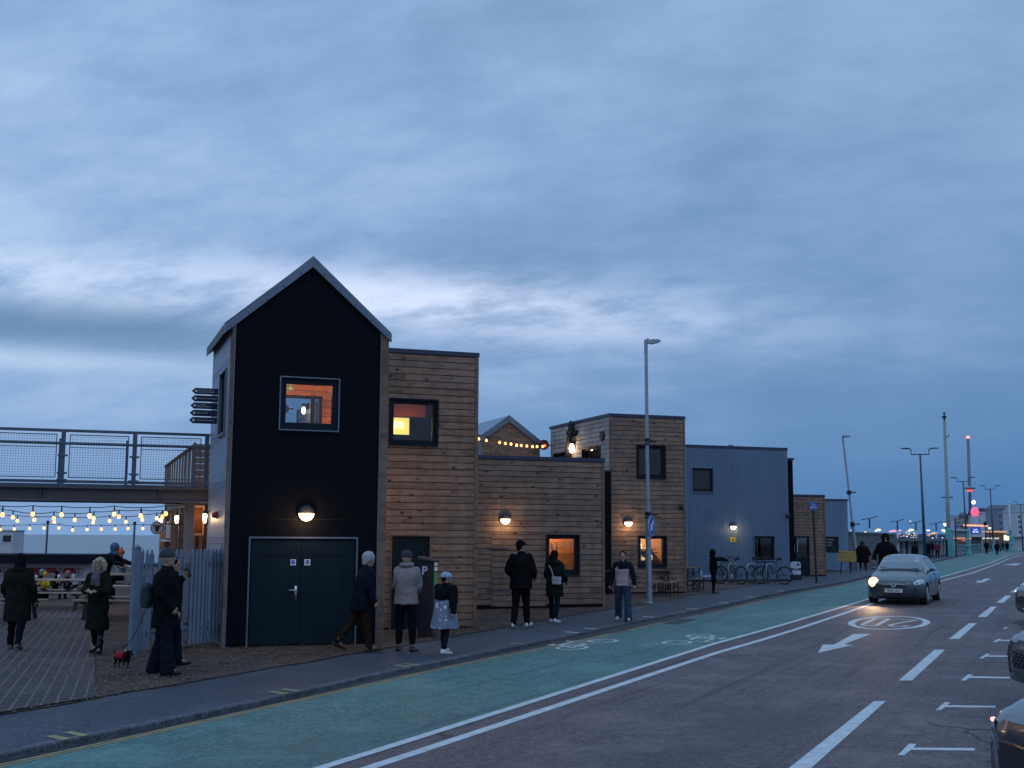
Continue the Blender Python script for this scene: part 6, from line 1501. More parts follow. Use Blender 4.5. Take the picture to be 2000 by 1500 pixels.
def person(label, loc, heading, h, pose, wear, vx=.0135, group=None, detail=True, seed=1, face=True):
    o = thing('person', label, 'person', tuple(loc), -R(heading), group)
    k = h/1.73; o.scale = (k*wear.get('wide', 1), k*wear.get('wide', 1), k); J = fk(dict(pose, k=k)); up = J['up']; hd = J['hd']
    hy = Matrix.Rotation(R(pose.get('look', 0)), 4, 'Z') @ Matrix.Rotation(R(-pose.get('nod', 0)), 4, 'X'); HT = Matrix.Translation(hd) @ hy
    mb = MB()
    mb.T = HT; mb.ball((0, -.005, .02), .1, 14, (.80, 1.0, 1.12)); mb.ball((0, .022, -.045), .068, 12, (.85, .95, 1.1))
    if detail:
        mb.tube([(0, .085, .03), (0, .108, -.012), (0, .088, -.022)], [.008, .015, .010], 8); mb.ball((-.078, -.005, 0), .022, 8, (.4, .8, 1.3)); mb.ball((.078, -.005, 0), .022, 8, (.4, .8, 1.3)); mb.ball((0, .08, -.048), .02, 8, (1.4, .7, .7)); mb.ball((0, .068, -.085), .025, 8)
        mb.ball((-.033, .082, .033), .018, 8, (1.3, .6, .5)); mb.ball((.033, .082, .033), .018, 8, (1.3, .6, .5))
    mb.T = None
    cap(mb, J['neck']-up*.03, hd+Vector((0, -.01, -.06)), .055, .052); cap(mb, J['pel'], J['chest'], .11, .11); cap(mb, J['chest'], J['neck']-up*.05, .11, .06)
    for i in (0, 1):
        cap(mb, J['chest']+up*.08, J['sh%d' % i], .06, .05); cap(mb, J['sh%d' % i], J['el%d' % i], .045, .038); cap(mb, J['el%d' % i], J['wr%d' % i], .037, .026)
        cap(mb, J['pel'], J['hip%d' % i], .09, .085); lk = wear.get('leg_w', 1.0)*.78; cap(mb, J['hip%d' % i], J['knee%d' % i], .08*lk, .055*lk); cap(mb, J['knee%d' % i], J['ank%d' % i], .052*lk, .034); cap(mb, J['ank%d' % i], J['toe%d' % i], .035, .024)
        d = J['hdir%d' % i]; sx = (-1, 1)[i]; side = Vector((0, 1, 0)) if abs(d.y) < .8 else Vector((sx, 0, 0)); side = (side-d*side.dot(d)).normalized(); nrm = d.cross(side)
        if nrm.x*sx > 0: nrm = -nrm     # palm normal towards the body
        w = J['wr%d' % i]; curl = wear.get('curl', .5)
        if detail:
            cap(mb, w, w+d*.075, .026, .030, 8); pc = w+d*.08
            for f, (o_, l_) in enumerate(((-.030, .062), (-.010, .072), (.010, .068), (.029, .052))):
                a0 = pc+side*(-o_); d1 = (d+nrm*curl*.8).normalized(); d2 = (d+nrm*curl*2.4).normalized(); a1 = a0+d1*l_*.5; a2 = a1+d2*l_*.5; mb.tube([a0-d*.02, a0, a1, a2], [.011, .0105, .0095, .008], 6); mb.ball(a2, .008, 6)
            t0 = w+d*.03+side*.025; t1 = t0+(d*.5+side*.8+nrm*.3).normalized()*.035; t2 = t1+(d*.9+side*.1+nrm*.5).normalized()*.032; mb.tube([t0, t1, t2], [.013, .011, .009], 6); mb.ball(t2, .009, 6)
        else: cap(mb, w, w+d*.12, .026, .02, 6)
    link('body', vox(mb, vx*(.74 if detail else 1.6), 'body', 1), wear.get('skin', SKIN), o)
    if face and detail:
        for sx in (-1, 1): m2 = MB(); m2.T = HT; m2.ball((sx*.032, .0905, .014), .0095, 8, (1.2, .5, .7)); m2.build('eye', EYE, o, True)
        m2 = MB(); m2.T = HT; m2.ball((0, .0985, -.046), .02, 8, (1.1, .25, .28)); m2.build('mouth', LIP, o, True)
        m2 = MB(); m2.T = HT
        for sx in (-1, 1): m2.bar((sx*.018, .0955, .040), (sx*.05, .083, .041), .008, .006)
        m2.build('eyebrow', EYE, o)
    def up_pt(z, y=0.0): return J['pel']+up*z+Vector((0, y, 0))
    # trousers
    if wear.get('trousers'):
        mb = MB(); tw = wear.get('leg_w', 1.0); fl = wear.get('flare', 1.0)
        mb.loft([(0, 0, J['pel'].z-.12, .13, .12), (0, 0, J['pel'].z-.02, .165, .13), (0, 0, J['pel'].z+.10, .155, .115)], 16)
        for i in (0, 1):
            cap(mb, J['hip%d' % i]+Vector((0, 0, -.02)), J['knee%d' % i], .098*tw, .072*tw); e = J['ank%d' % i]+(J['ank%d' % i]-J['knee%d' % i]).normalized()*wear.get('tr_len', .02); cap(mb, J['knee%d' % i], e, .070*tw, .056*tw*fl)
        link('trousers', vox(mb, vx*(1 if detail else 1.8), 'trousers', 2, .013, (9, 9, 12), seed), wear['trousers'], o)
    mb = MB()
    for i in (0, 1):
        a, t_, he = J['ank%d' % i], J['toe%d' % i], J['heel%d' % i]
        s_ = MB(); cap(s_, he, t_, .044, .038); cap(s_, he, a, .044, .043); cap(s_, he.lerp(t_, .5)+Vector((0, 0, .02)), a, .036, .042)
        if wear.get('boots'): cap(s_, a, a.lerp(J['knee%d' % i], .55), .052, .062)
        link('shoe', vox(s_, vx*(1 if detail else 2), 'shoe', 1), wear.get('shoes', BSHOE), o)
    # coat / jumper
    c = wear.get('coat')
    if c:
        ln = wear.get('coat_len', .12); bulk = wear.get('bulk', 1.0); fl = wear.get('hem', 1.0); mb = MB(); rings = []
        def ring(z, a, b, y=0):
            p = up_pt(z, y) if z > 0 else J['pel']+Vector((0, y, z)); rings.append((p.x, p.y, p.z, a, b))
        if ln > .05:
            ring(-ln, .185*bulk*fl, .15*bulk*fl); ring(-ln*.5, .18*bulk*(1+fl)/2, .145*bulk*(1+fl)/2)
        elif ln > -1: ring(-ln, .17*bulk*fl, .14*bulk*fl)
        ring(.02 if ln > -.02 else -ln+.03, .175*bulk, .14*bulk); ring(.17, .165*bulk, .135*bulk); ring(.33, .19*bulk, .145*bulk); ring(.44, .195*bulk, .13*bulk); ring(.50, .15*bulk, .095*bulk); ring(.545, .085, .08)
        mb.loft(rings, 18)
        sleeves = MB() if wear.get('sleeve') else mb; ar = wear.get('arm_r', 1.0)*bulk
        for i in (0, 1):
            cap(sleeves, J['sh%d' % i]-Vector(((-1, 1)[i]*.02, 0, .01)), J['el%d' % i], .070*ar, .060*ar); cap(sleeves, J['el%d' % i], J['wr%d' % i]+J['hdir%d' % i]*wear.get('cuff', .0), .060*ar, .044*ar)
        if wear.get('collar', True): mb.tube([up_pt(.50), up_pt(.585, .01)], [.095, .078], 14)
        if wear.get('hood_down'): p = up_pt(.53, -.075); mb.ball(p, .12, 12, (1.15, .8, .6))
        link('coat', vox(mb, vx*(1.1 if detail else 2.0), 'coat', 2, .021 if detail else .012, (9, 9, 5), seed), c, o)
        if sleeves is not mb:
            for (z, a, b) in ((.38, .205, .155),): 
                y_ = []
                for (z_, a_, b_) in ((wear.get('yoke', .38), .198, .152), (.45, .205, .14), (.51, .158, .105), (.555, .09, .085), (.60, .075, .07)): p = up_pt(z_); y_.append((p.x, p.y, p.z, a_*bulk, b_*bulk))
                sleeves.loft(y_, 18)
            link('jacket_sleeves', vox(sleeves, vx*1.1, 'sleeves', 2, .012, (9, 9, 5), seed+3), wear['sleeve'], o)
    # skirt
    if wear.get('skirt'):
        z0 = J['pel'].z; ln = wear.get('skirt_len', .4); mb = MB(); mb.loft([(0, .0, z0-ln, .29, .25), (0, 0, z0-ln*.5, .26, .22), (0, 0, z0+.06, .22, .18), (0, 0, z0+.27, .20, .16)], 18); link('skirt', vox(mb, vx, 'skirt', 2, .02, (12, 12, 3), seed), wear['skirt'], o)
    # head wear and hair
    hr_ = wear.get('hair'); hm = MB(); hm.T = HT
    if hr_ == 'bob':
        hm.ball((0, -.015, .045), .112, 14, (.92, 1.0, 1.0)); 
        for sx in (-1, 1): hm.tube([(sx*.07, .02, .08), (sx*.105, .0, 0), (sx*.10, .0, -.10)], [.05, .052, .035], 8)
        hm.ball((0, -.06, -.03), .09, 10, (1.1, .7, 1.2)); hm.tube([(-.05, .08, .085), (.05, .085, .09)], .03, 8)
    elif hr_ == 'short': hm.ball((0, -.022, .045), .104, 14, (.88, .97, 1.0)); hm.ball((0, -.06, -.01), .07, 10, (1.1, .6, 1.1))
    elif hr_ == 'fluffy': hm.ball((0, -.02, .045), .12, 14, (.92, 1.0, .98)); hm.ball((0, -.06, -.02), .085, 10, (1.15, .7, 1.1))
    elif hr_ == 'long': hm.ball((0, -.02, .04), .112, 14, (.95, 1.0, 1.0)); hm.tube([(0, -.06, .0), (0, -.085, -.12), (0, -.07, -.26)], [.10, .10, .06], 10); hm.ball((0, -.03, -.06), .10, 10, (1.05, .8, 1.2))
    elif hr_ == 'tied': hm.ball((0, -.022, .05), .104, 14, (.88, .95, .95)); hm.ball((0, -.11, .08), .035, 8)
    if hr_:
        link('hair', vox(hm, vx*.9, 'hair', 1, .006, (22, 22, 8), seed), wear['hair_mat'], o)
    ht = wear.get('hat'); m3 = MB(); m3.T = HT
    if ht == 'beanie': m3.loft([(0, -.012, .015, .094, .108), (0, -.012, .05, .098, .112), (0, -.016, .10, .088, .10), (0, -.018, .135, .06, .07), (0, -.02, .15, .02, .03)], 18)
    elif ht == 'bobble': m3.loft([(0, -.012, .015, .094, .108), (0, -.012, .05, .098, .112), (0, -.016, .10, .088, .10), (0, -.018, .14, .05, .06), (0, -.02, .15, .02, .03)], 18); m3.ball((0, -.02, .18), .038, 8)
    elif ht == 'cap': m3.loft([(0, -.012, .035, .092, .106), (0, -.012, .075, .092, .104), (0, -.014, .115, .07, .08), (0, -.015, .125, .02, .03)], 18); m3.flat([(-.07, .07), (.07, .07), (.055, .15), (0, .17), (-.055, .15)], .04, .052)
    elif ht == 'hood': m3.ball((0, -.035, .025), .135, 14, (.92, 1.0, 1.12)); m3.tube([(0, -.03, -.08), (0, -.05, -.18)], [.12, .13], 12)
    if ht: link('hat' if ht != 'hood' else 'hood', vox(m3, vx*.9, 'hat', 1, .006, (14, 14, 14), seed), wear['hat_mat'], o)
    return o, J
walkA = [(22, 8), (-18, 14)]; walkB = [(-20, 22), (20, 6)]
# hooded figure at the left edge
person('person in a bulky dark olive hooded coat walking at the left edge', G(30, 1268, .03), 352, 1.66, {'leg': [(12, 10), (-14, 18)], 'arm': [(10, 14, 40), (-6, 14, 30)], 'look': 20, 'nod': -8}, {'coat': OLIVE, 'coat_len': .42, 'bulk': 1.32, 'hem': 1.0, 'trousers': BLACKC, 'leg_w': 1.1, 'shoes': cloth('scuffed shoes', (.12, .12, .13)), 'hair': 'long', 'hair_mat': BLACKC, 'hood_down': True}, seed=2)
BLOND = cloth('blonde hair', (.36, .29, .22), .3, .6, 14)
pr, J_ = person('person with blonde bob, grey scarf and long dark coat facing the camera', G(187, 1276, .03), 186, 1.60, {'leg': [(10, 6), (-10, 14)], 'arm': [(14, 12, 78, 42), (14, 12, 82, 42)], 'look': 0}, {'coat': OLIVE, 'coat_len': .50, 'bulk': 1.12, 'hem': 1.06, 'trousers': BLACKC, 'shoes': BSHOE, 'boots': True, 'hair': 'bob', 'hair_mat': BLOND, 'curl': .8}, seed=5)
mb = MB(); u_ = J_['neck']
for a, b in (((-.02, .10, .03), (-.05, .15, -.24)), ((.03, .10, .03), (.045, .155, -.22))): mb.tube([u_+Vector(a), u_+Vector(b).lerp(Vector(a), .5)+Vector((0, .03, 0)), u_+Vector(b)], [.045, .05, .045], 8)
mb.tube([u_+Vector((.085*math.cos(R(a)), .02+.085*math.sin(R(a)), .02)) for a in range(0, 360, 30)], .032, 8, True)
link('scarf', vox(mb, .012, 'scarf', 1, .008, (20, 20, 20), 3), cloth('grey scarf', (.11, .10, .12)), pr)
# man with phone and dog
pr, J_ = person('person in black coat and wide trousers holding a phone to the ear', G(318, 1317, .02), 88, 1.80, {'leg': [(-9, 4, 6), (8, 2, 6)], 'arm': [(2, 6, 140, 2), (-4, 14, 42, 14)], 'look': 0}, {'coat': BLACKC, 'coat_len': .28, 'bulk': 1.26, 'hem': .98, 'trousers': NAVYC, 'leg_w': 1.25, 'flare': 1.6, 'tr_len': .04, 'shoes': BSHOE, 'hat': 'beanie', 'hat_mat': cloth('grey beanie', (.045, .06, .07)), 'curl': .9}, seed=8)
mb = MB(); w = J_['wr0']+J_['hdir0']*.10; mb.T = Matrix.Translation(w+Vector((.0, .02, .01))) @ Matrix.Rotation(R(25), 4, 'X'); mb.box(-.006, .006, -.037, .037, -.075, .075); ph = mb.build('phone', BLKM, None)
ph.matrix_world = pr.matrix_world; ph.location = pr.location; ph.rotation_euler = pr.rotation_euler; ph.scale = pr.scale
tag(ph, 'dark phone held by the person in the grey beanie', 'phone')
mb = MB(); q = J_['waist']+Vector((.0, -.27, .06)); q.z -= .08; mb.loft([(q.x, q.y, q.z-.17, .11, .07), (q.x, q.y, q.z-.05, .14, .09), (q.x, q.y, q.z+.14, .12, .07), (q.x, q.y, q.z+.19, .06, .04)], 14)
rk = link('backpack', vox(mb, .014, 'backpack', 2, .01), cloth('teal grey pack', (.035, .055, .06)), None); rk.location = pr.location; rk.rotation_euler = pr.rotation_euler; rk.scale = pr.scale; tag(rk, 'dark grey backpack worn by the person with the phone', 'backpack')
# second figure close behind
person('person mostly hidden behind the phone caller, one dark shoe forward', G(330, 1304, .02)+Vector((-.02, .12, 0)), 80, 1.66, {'leg': [(10, 4), (-8, 8)], 'arm': [(0, 8, 20), (0, 8, 20)]}, {'coat': BLACKC, 'coat_len': .2, 'bulk': 1.1, 'trousers': JEANSD, 'leg_w': 1.15, 'shoes': BSHOE, 'hair': 'short', 'hair_mat': BLACKC}, seed=9)
# dog
dp = G(238, 1304, .02); dg = thing('dog', 'small black and tan dog in a red coat by the fence post', 'dog', tuple(dp), R(-38))
mb = MB(); S_ = .95; dg.scale = (.8,)*3
def dcap(a, b, ra, rb): cap(mb, tuple(x*S_ for x in a), tuple(x*S_ for x in b), ra*S_, rb*S_, 8)
dcap((-.16, 0, .22), (.0, 0, .205), .075, .07); dcap((.0, 0, .205), (.14, 0, .215), .07, .088); dcap((.15, 0, .24), (.23, 0, .30), .06, .045); mb.ball((.25*S_, 0, .31*S_), .055*S_, 10, (1.1, .9, .9)); dcap((.27, 0, .295), (.345, 0, .275), .032, .02)
for sy in (-1, 1):
    dcap((.14, sy*.045, .17), (.135, sy*.05, .09), .035, .02); dcap((.135, sy*.05, .09), (.145, sy*.05, .02), .019, .017); dcap((.145, sy*.05, .018), (.165, sy*.05, .014), .018, .014)
    dcap((-.16, sy*.045, .19), (-.13, sy*.05, .11), .045, .026); dcap((-.13, sy*.05, .11), (-.185, sy*.05, .075), .022, .016); dcap((-.185, sy*.05, .075), (-.175, sy*.05, .018), .015, .014); dcap((-.175, sy*.05, .016), (-.155, sy*.05, .013), .016, .013)
    dcap((.235, sy*.045, .345), (.225, sy*.06, .29), .018, .014)
dcap((-.225, 0, .26), (-.31, 0, .34), .018, .009)
link('body', vox(mb, .009, 'body', 1, .004, (30, 30, 30)), cloth('dark dog fur', (.018, .014, .012), .5, .8, 12), dg)
mb = MB(); mb.tube([(-.17*S_, 0, .235*S_), (-.02*S_, 0, .225*S_), (.11*S_, 0, .235*S_)], [.082*S_, .084*S_, .094*S_], 12); link('dog_coat', vox(mb, .009, 'dog_coat', 1, .004), cloth('red dog coat', (.28, .02, .035)), dg)
mb = MB()
for sy in (-1, 1): cap(mb, (.30, sy*.012, .262), (.32, sy*.012, .258), .016, .012, 6); cap(mb, (.138, sy*.05, .05), (.15, sy*.05, .014), .0165, .0165, 6)
link('tan_markings', vox(mb, .008, 'tan', 1), cloth('tan fur', (.22, .12, .06)), dg)
mb = MB(); mb.tube([(.10, 0, .33), (.13, -.03, .345), (.17, -.05, .33)], [.016, .02, .016], 6); mb.build('harness', cloth('pale harness', (.4, .38, .4)), dg)
a = Vector((dp.x, dp.y, dp.z+.3)); b = Vector(pr.location)+Vector((-.28, -.02, .95)); pts = [a.lerp(b, k/8)+Vector((0, 0, -.25*4*(k/8)*(1-k/8)*.4)) for k in range(9)]
mb = MB(); mb.tube(pts, .006, 5); o = mb.build('dog_lead', BLKM, None); tag(o, 'thin dark lead between the dog and the phone caller', 'dog lead')
# grey-haired walker
GREYH = cloth('grey hair', (.36, .36, .38), .35, .7, 25)
person('person with white hair striding right in dark coat and brown boots', G(702, 1272, .02), 62, 1.74, {'lean': 13, 'leg': [(-13, 30), (11, 4)], 'arm': [(-14, 12, 12), (-4, 10, 24)], 'look': -8, 'nod': 10}, {'coat': NAVYC, 'coat_len': .22, 'bulk': 1.15, 'hem': 1.05, 'trousers': BRNC, 'leg_w': 1.05, 'shoes': BOOT, 'boots': True, 'hair': 'fluffy', 'hair_mat': GREYH}, seed=12)
# grey jacket, beanie, seen from behind
pr, J_ = person('person from behind in boxy grey fleece jacket and dark beanie', G(792, 1272, .0), 14, 1.77, {'leg': [(4, 4, 5), (-4, 2, 5)], 'arm': [(12, 7, 50, 16), (12, 5, 55, 22)], 'nod': 6, 'look': -20}, {'coat': GREYC, 'coat_len': .12, 'bulk': 1.24, 'hem': 1.06, 'trousers': BLACKC, 'leg_w': 1.12, 'flare': .95, 'tr_len': -.08, 'shoes': BSHOE, 'hat': 'beanie', 'hat_mat': cloth('charcoal beanie', (.05, .05, .065)), 'hood_down': False, 'collar': True, 'arm_r': .95}, seed=15)
mb = MB(); u_ = J_['neck']+Vector((0, -.01, .035)); mb.tube([u_+Vector((.095*math.cos(R(a)), .095*math.sin(R(a)), .0)) for a in range(0, 360, 30)], .042, 10, True); link('rolled_collar', vox(mb, .012, 'collar', 1, .006, (20, 20, 20)), GREYC, pr)
# girl with printed skirt
pm2 = bpy.data.materials.new('printed cloth'); pm2.use_nodes = True; t = NT(pm2.node_tree); b = pm2.node_tree.nodes['Principled BSDF']; tc = t.node('ShaderNodeTexCoord'); vo = t.node('ShaderNodeTexVoronoi', ins={'Vector': t.vscale(tc.outputs['Object'], (1.3, 1.3, 1)), 'Scale': 7.5, 'Randomness': .7})
t.set(b, 'Base Color', t.mix(t.ramp(t.math('ADD', vo.outputs['Distance'], t.math('MULTIPLY', t.noise(tc.outputs['Object'], 26, 2), .35)), .50, .44), (.16, .19, .27), (.58, .60, .66))); b.inputs['Roughness'].default_value = .85
pr, J_ = person('child in pale beanie, grey printed skirt coat and white trainers', G(868, 1277, .0), 35, 1.40, {'leg': [(10, 4), (-8, 6)], 'arm': [(62, 10, 20), (-22, 16, 8)], 'look': -35, 'nod': 5, 'lean': 3}, {'coat': BLACKC, 'coat_len': -.22, 'bulk': 1.30, 'skirt': pm2, 'skirt_len': .40, 'trousers': JEANSD, 'leg_w': .72, 'shoes': WSHOE, 'hat': 'beanie', 'hat_mat': cloth('icy blue hat', (.30, .38, .48), .5, .8, 20), 'hair': 'short', 'hair_mat': BLACKC, 'arm_r': 1.1, 'wide': 1.15}, seed=18)
# tall man in black with cap
person('tall person from behind in black jacket, cap and white trainers', G(1017, 1226, .0), 20, 1.93, {'leg': [(-9, 10, -1), (12, 4, -1)], 'arm': [(-4, 18, 62, 22), (-2, 18, 62, 22)], 'look': -38}, {'coat': BLACKC, 'coat_len': .16, 'bulk': 1.30, 'trousers': BLACKC, 'leg_w': 1.12, 'shoes': WSHOE, 'hat': 'cap', 'hat_mat': BLACKC, 'hair': 'short', 'hair_mat': BLACKC}, seed=21)
# woman in green parka with white bag
pr, J_ = person('person from behind in dark green parka with fur hood beside the tall one', G(1083, 1216, .0), 28, 1.67, {'leg': [(8, 4, 3), (-10, 8, 3)], 'arm': [(10, 14, 60, 24), (6, 14, 50, 20)], 'look': -10}, {'coat': GREENC, 'coat_len': .30, 'bulk': 1.24, 'hem': 1.0, 'trousers': JEANSD, 'leg_w': .95, 'shoes': WSHOE, 'hair': 'long', 'hair_mat': cloth('dark brown hair', (.018, .011, .009)), 'hood_down': True}, seed=24)
mb = MB(); u_ = J_['neck']+Vector((0, -.07, -.02)); mb.tube([u_+Vector((.16*math.cos(R(a)), .08*math.sin(R(a)), .03*math.sin(R(a*3)))) for a in range(0, 360, 24)], .045, 8, True); link('fur_trim', vox(mb, .012, 'fur', 1, .014, (40, 40, 40)), cloth('dark fur', (.02, .016, .014)), pr)
q = J_['pel']+Vector((.16, -.13, .02)); bg = thing('shoulder_bag', 'small white cross-body bag on the green parka', 'bag', tuple(pr.location), pr.rotation_euler.z); bg.scale = pr.scale
mb = MB(); mb.box(q.x-.11, q.x+.11, q.y-.13, q.y-.05, q.z-.02, q.z+.16); mb.build('body', WHT, bg, bevel=.02)
mb = MB(); mb.box(q.x-.115, q.x+.115, q.y-.138, q.y-.045, q.z+.06, q.z+.165); mb.build('flap', M('bag flap', (.42, .40, .42), .6), bg, bevel=.015)
mb = MB(); s0 = J_['sh0']+Vector((.06, -.12, .04)); mb.tube([s0+Vector((0, .1, .03)), s0, s0.lerp(q+Vector((0, -.11, .16)), .5)+Vector((0, -.035, 0)), q+Vector((-.08, -.10, .16))], .014, 6); mb.build('strap', M('bag strap', (.38, .36, .38), .7), bg)
# person in pink and navy puffer
PINK = cloth('pale pink quilt', (.40, .29, .32), .12)
person('person facing camera in pale pink and navy puffer jacket', G(1217, 1212, .0), 192, 1.66, {'leg': [(10, 2, 5), (-12, 18, 5)], 'arm': [(10, 18, 16), (6, 18, 14)], 'look': 6}, {'coat': PINK, 'coat_len': .06, 'bulk': 1.16, 'sleeve': NAVYC, 'yoke': .37, 'trousers': JEANS, 'leg_w': 1.25, 'flare': 1.4, 'tr_len': .02, 'shoes': WSHOE, 'hair': 'tied', 'hair_mat': BLACKC, 'curl': 1.0, 'arm_r': 1.1}, seed=27)
# child with arms out
person('hooded child in black with both arms stretched towards the bicycles', G(1394, 1159, .0), 84, 1.42, {'leg': [(2, 2, 3), (-2, 2, 3)], 'arm': [(86, 4, 4), (80, 4, 6)], 'nod': 4}, {'coat': BLACKC, 'coat_len': .10, 'bulk': 1.12, 'trousers': BLACKC, 'shoes': BSHOE, 'hat': 'hood', 'hat_mat': BLACKC}, seed=30)
# figures behind the car
person('large person in dark hooded coat rising behind the silver car roof', onY(1729, 44), 190, 1.96, {'leg': [(8, 4), (-8, 8)], 'arm': [(4, 26, 30), (4, 26, 30)]}, {'coat': BLACKC, 'coat_len': .4, 'bulk': 1.25, 'trousers': BLACKC, 'hat': 'hood', 'hat_mat': BLACKC, 'wide': 1.05}, vx=.014, seed=33)
person('broad dark figure between the yellow board and silver car', onY(1684, 72), 185, 1.62, {'leg': [(10, 6), (-10, 10)], 'arm': [(4, 26, 30), (4, 26, 30)]}, {'coat': cloth('dark plum coat', (.022, .012, .014)), 'coat_len': .45, 'bulk': 1.7, 'trousers': BRNC, 'hat': 'hood', 'hat_mat': BLACKC, 'wide': 1.15}, vx=.016, seed=34)
# seated people and standers on the patio (chest up behind the tables)
SEAT = [(85, 1098, 36.4, 178, 'person in blue beanie seated behind the front picnic table', 'beanie', cloth('pale blue beanie', (.22, .30, .48)), NAVYC, 0),
        (113, 1101, 36.6, 215, 'person with dark hair seated with hand at the mouth', None, None, BLACKC, 1),
        (136, 1112, 37.0, 182, 'small child seated right of the dark haired person', 'beanie', cloth('pink hat', (.3, .2, .2)), NAVYC, 0),
        (48, 1102, 35.8, 120, 'seated person partly hidden by the hooded walker', 'hood', BLACKC, BLACKC, 0),
        (92, 1114, 36.1, 185, 'child with a yellow scarf seated below the blue beanie', 'bobble', cloth('yellow hat', (.50, .36, .02)), cloth('yellow cloth', (.42, .32, .02)), 0)]
for px, hy_, d, hd_, lab, hat, hm_, coat, hand in SEAT:
    p = onY(px, d, .03); zt5 = at(px, hy_, d).z; hgt = zt5-p.z; st = max(.2, hgt-.80)
    w = {'coat': coat, 'coat_len': .05, 'bulk': 1.1 if hgt > 1.15 else .85, 'trousers': BLACKC, 'shoes': BSHOE}
    if hat: w['hat'] = hat; w['hat_mat'] = hm_
    else: w['hair'] = 'long'; w['hair_mat'] = BLACKC
    arm = [(40, 10, 60, 20), (40, 10, 95 if hand else 60, 20)]
    person(lab, p, hd_, 1.68 if hgt > 1.15 else 1.25, {'sit': st, 'leg': [(85, 85), (85, 85)], 'arm': arm}, w, vx=.018, group='people sitting on the patio', seed=px, face=hgt > 1.2)
person('person in blue hood bending over the tables beside the blonde one', onY(205, 34.5, .03), 95, 1.72, {'lean': 32, 'leg': [(6, 2), (-8, 4)], 'arm': [(50, 8, 30), (40, 8, 40)]}, {'coat': NAVYC, 'coat_len': .25, 'bulk': 1.2, 'trousers': BLACKC, 'hat': 'hood', 'hat_mat': cloth('blue hood', (.05, .09, .22))}, vx=.013, seed=44)
p = onY(238, 37, .03); person('seated person in orange and white bobble hat by the fence', p, 200, 1.7, {'sit': .62, 'leg': [(85, 85), (85, 85)], 'arm': [(40, 10, 60), (40, 10, 60)]}, {'coat': cloth('pale blue coat', (.26, .30, .38)), 'coat_len': .08, 'bulk': 1.1, 'trousers': BLACKC, 'hat': 'bobble', 'hat_mat': cloth('orange hat', (.45, .10, .04), .6, .8, 25)}, vx=.018, group='people sitting on the patio', seed=46)
# far walkers
FARC = {'k': BLACKC, 'n': NAVYC, 'r': cloth('red coat', (.16, .03, .04)), 'b': cloth('beige coat', (.28, .22, .16)), 'g': cloth('grey coat', (.10, .10, .11)), 'w': cloth('pale coat', (.35, .35, .36)), 'u': cloth('plum coat', (.07, .03, .04))}
FAR = [(1786, 1052, 1092, 'n', 'person in navy on the pavement left of the dark lamp'), (1812, 1054, 1089, 'k', 'dark figure right of the nearest double-headed lamp'), (1821, 1056, 1086, 'u', 'person in plum coat right of the dark figure'), (1830, 1052, 1085, 'r', 'person in red coat before the turquoise mast'), (1842, 1054, 1080, 'b', 'person in beige coat beside the square turquoise column'),
       (1874, 1052, 1071, 'n', 'navy figure between post and ornate column'), (1901, 1052, 1070, 'k', 'dark figure under the blue screen'), (1910, 1055, 1070, 'b', 'beige figure beside the dark kiosk'), (1926, 1050, 1076, 'k', 'black figure nearest the kerb among the walkers'), (1934, 1051, 1071, 'g', 'grey figure beside the black one near the kerb'),
       (1946, 1049, 1075, 'k', 'tall dark walker by the small turquoise column'), (1951, 1050, 1072, 'g', 'grey walker behind the tall dark walker'), (1958, 1050, 1070, 'n', 'navy walker in the middle of the distant group'), (1966, 1050, 1071, 'k', 'dark walker left of the far turquoise column'), (1981, 1052, 1067, 'u', 'plum walker right of the far turquoise column'), (1994, 1050, 1064, 'k', 'small dark walker at the right frame edge'), (1665, 1057, 1096, 'k', 'dark figure behind the leaning lamp post')]
WK = [{'leg': walkA, 'arm': [(-14, 10, 15), (16, 10, 15)]}, {'leg': walkB, 'arm': [(10, 12, 40), (10, 12, 40)]}, {'leg': [(5, 3), (-5, 3)], 'arm': [(5, 14, 30), (5, 14, 30)]}]
for i, (px, y0, y1, cc, lab) in enumerate(FAR):
    hgt = 1.60+.16*((i*37) % 10)/10; d = hgt*FPX/(y1-y0)
    w = {'coat': FARC[cc], 'coat_len': (.1, .35, .2)[i % 3], 'bulk': 1.2+.1*(i % 3), 'trousers': (BLACKC, JEANSD)[i % 2], 'shoes': BSHOE, 'hair': 'short', 'hair_mat': BLACKC if i % 3 else BRNC}
    person(lab, onY(px, d), (10, 190, 100, 200, 350)[i % 5], hgt, WK[i % 3], w, vx=.02, group='walkers on the far promenade', detail=False, seed=i, face=False)
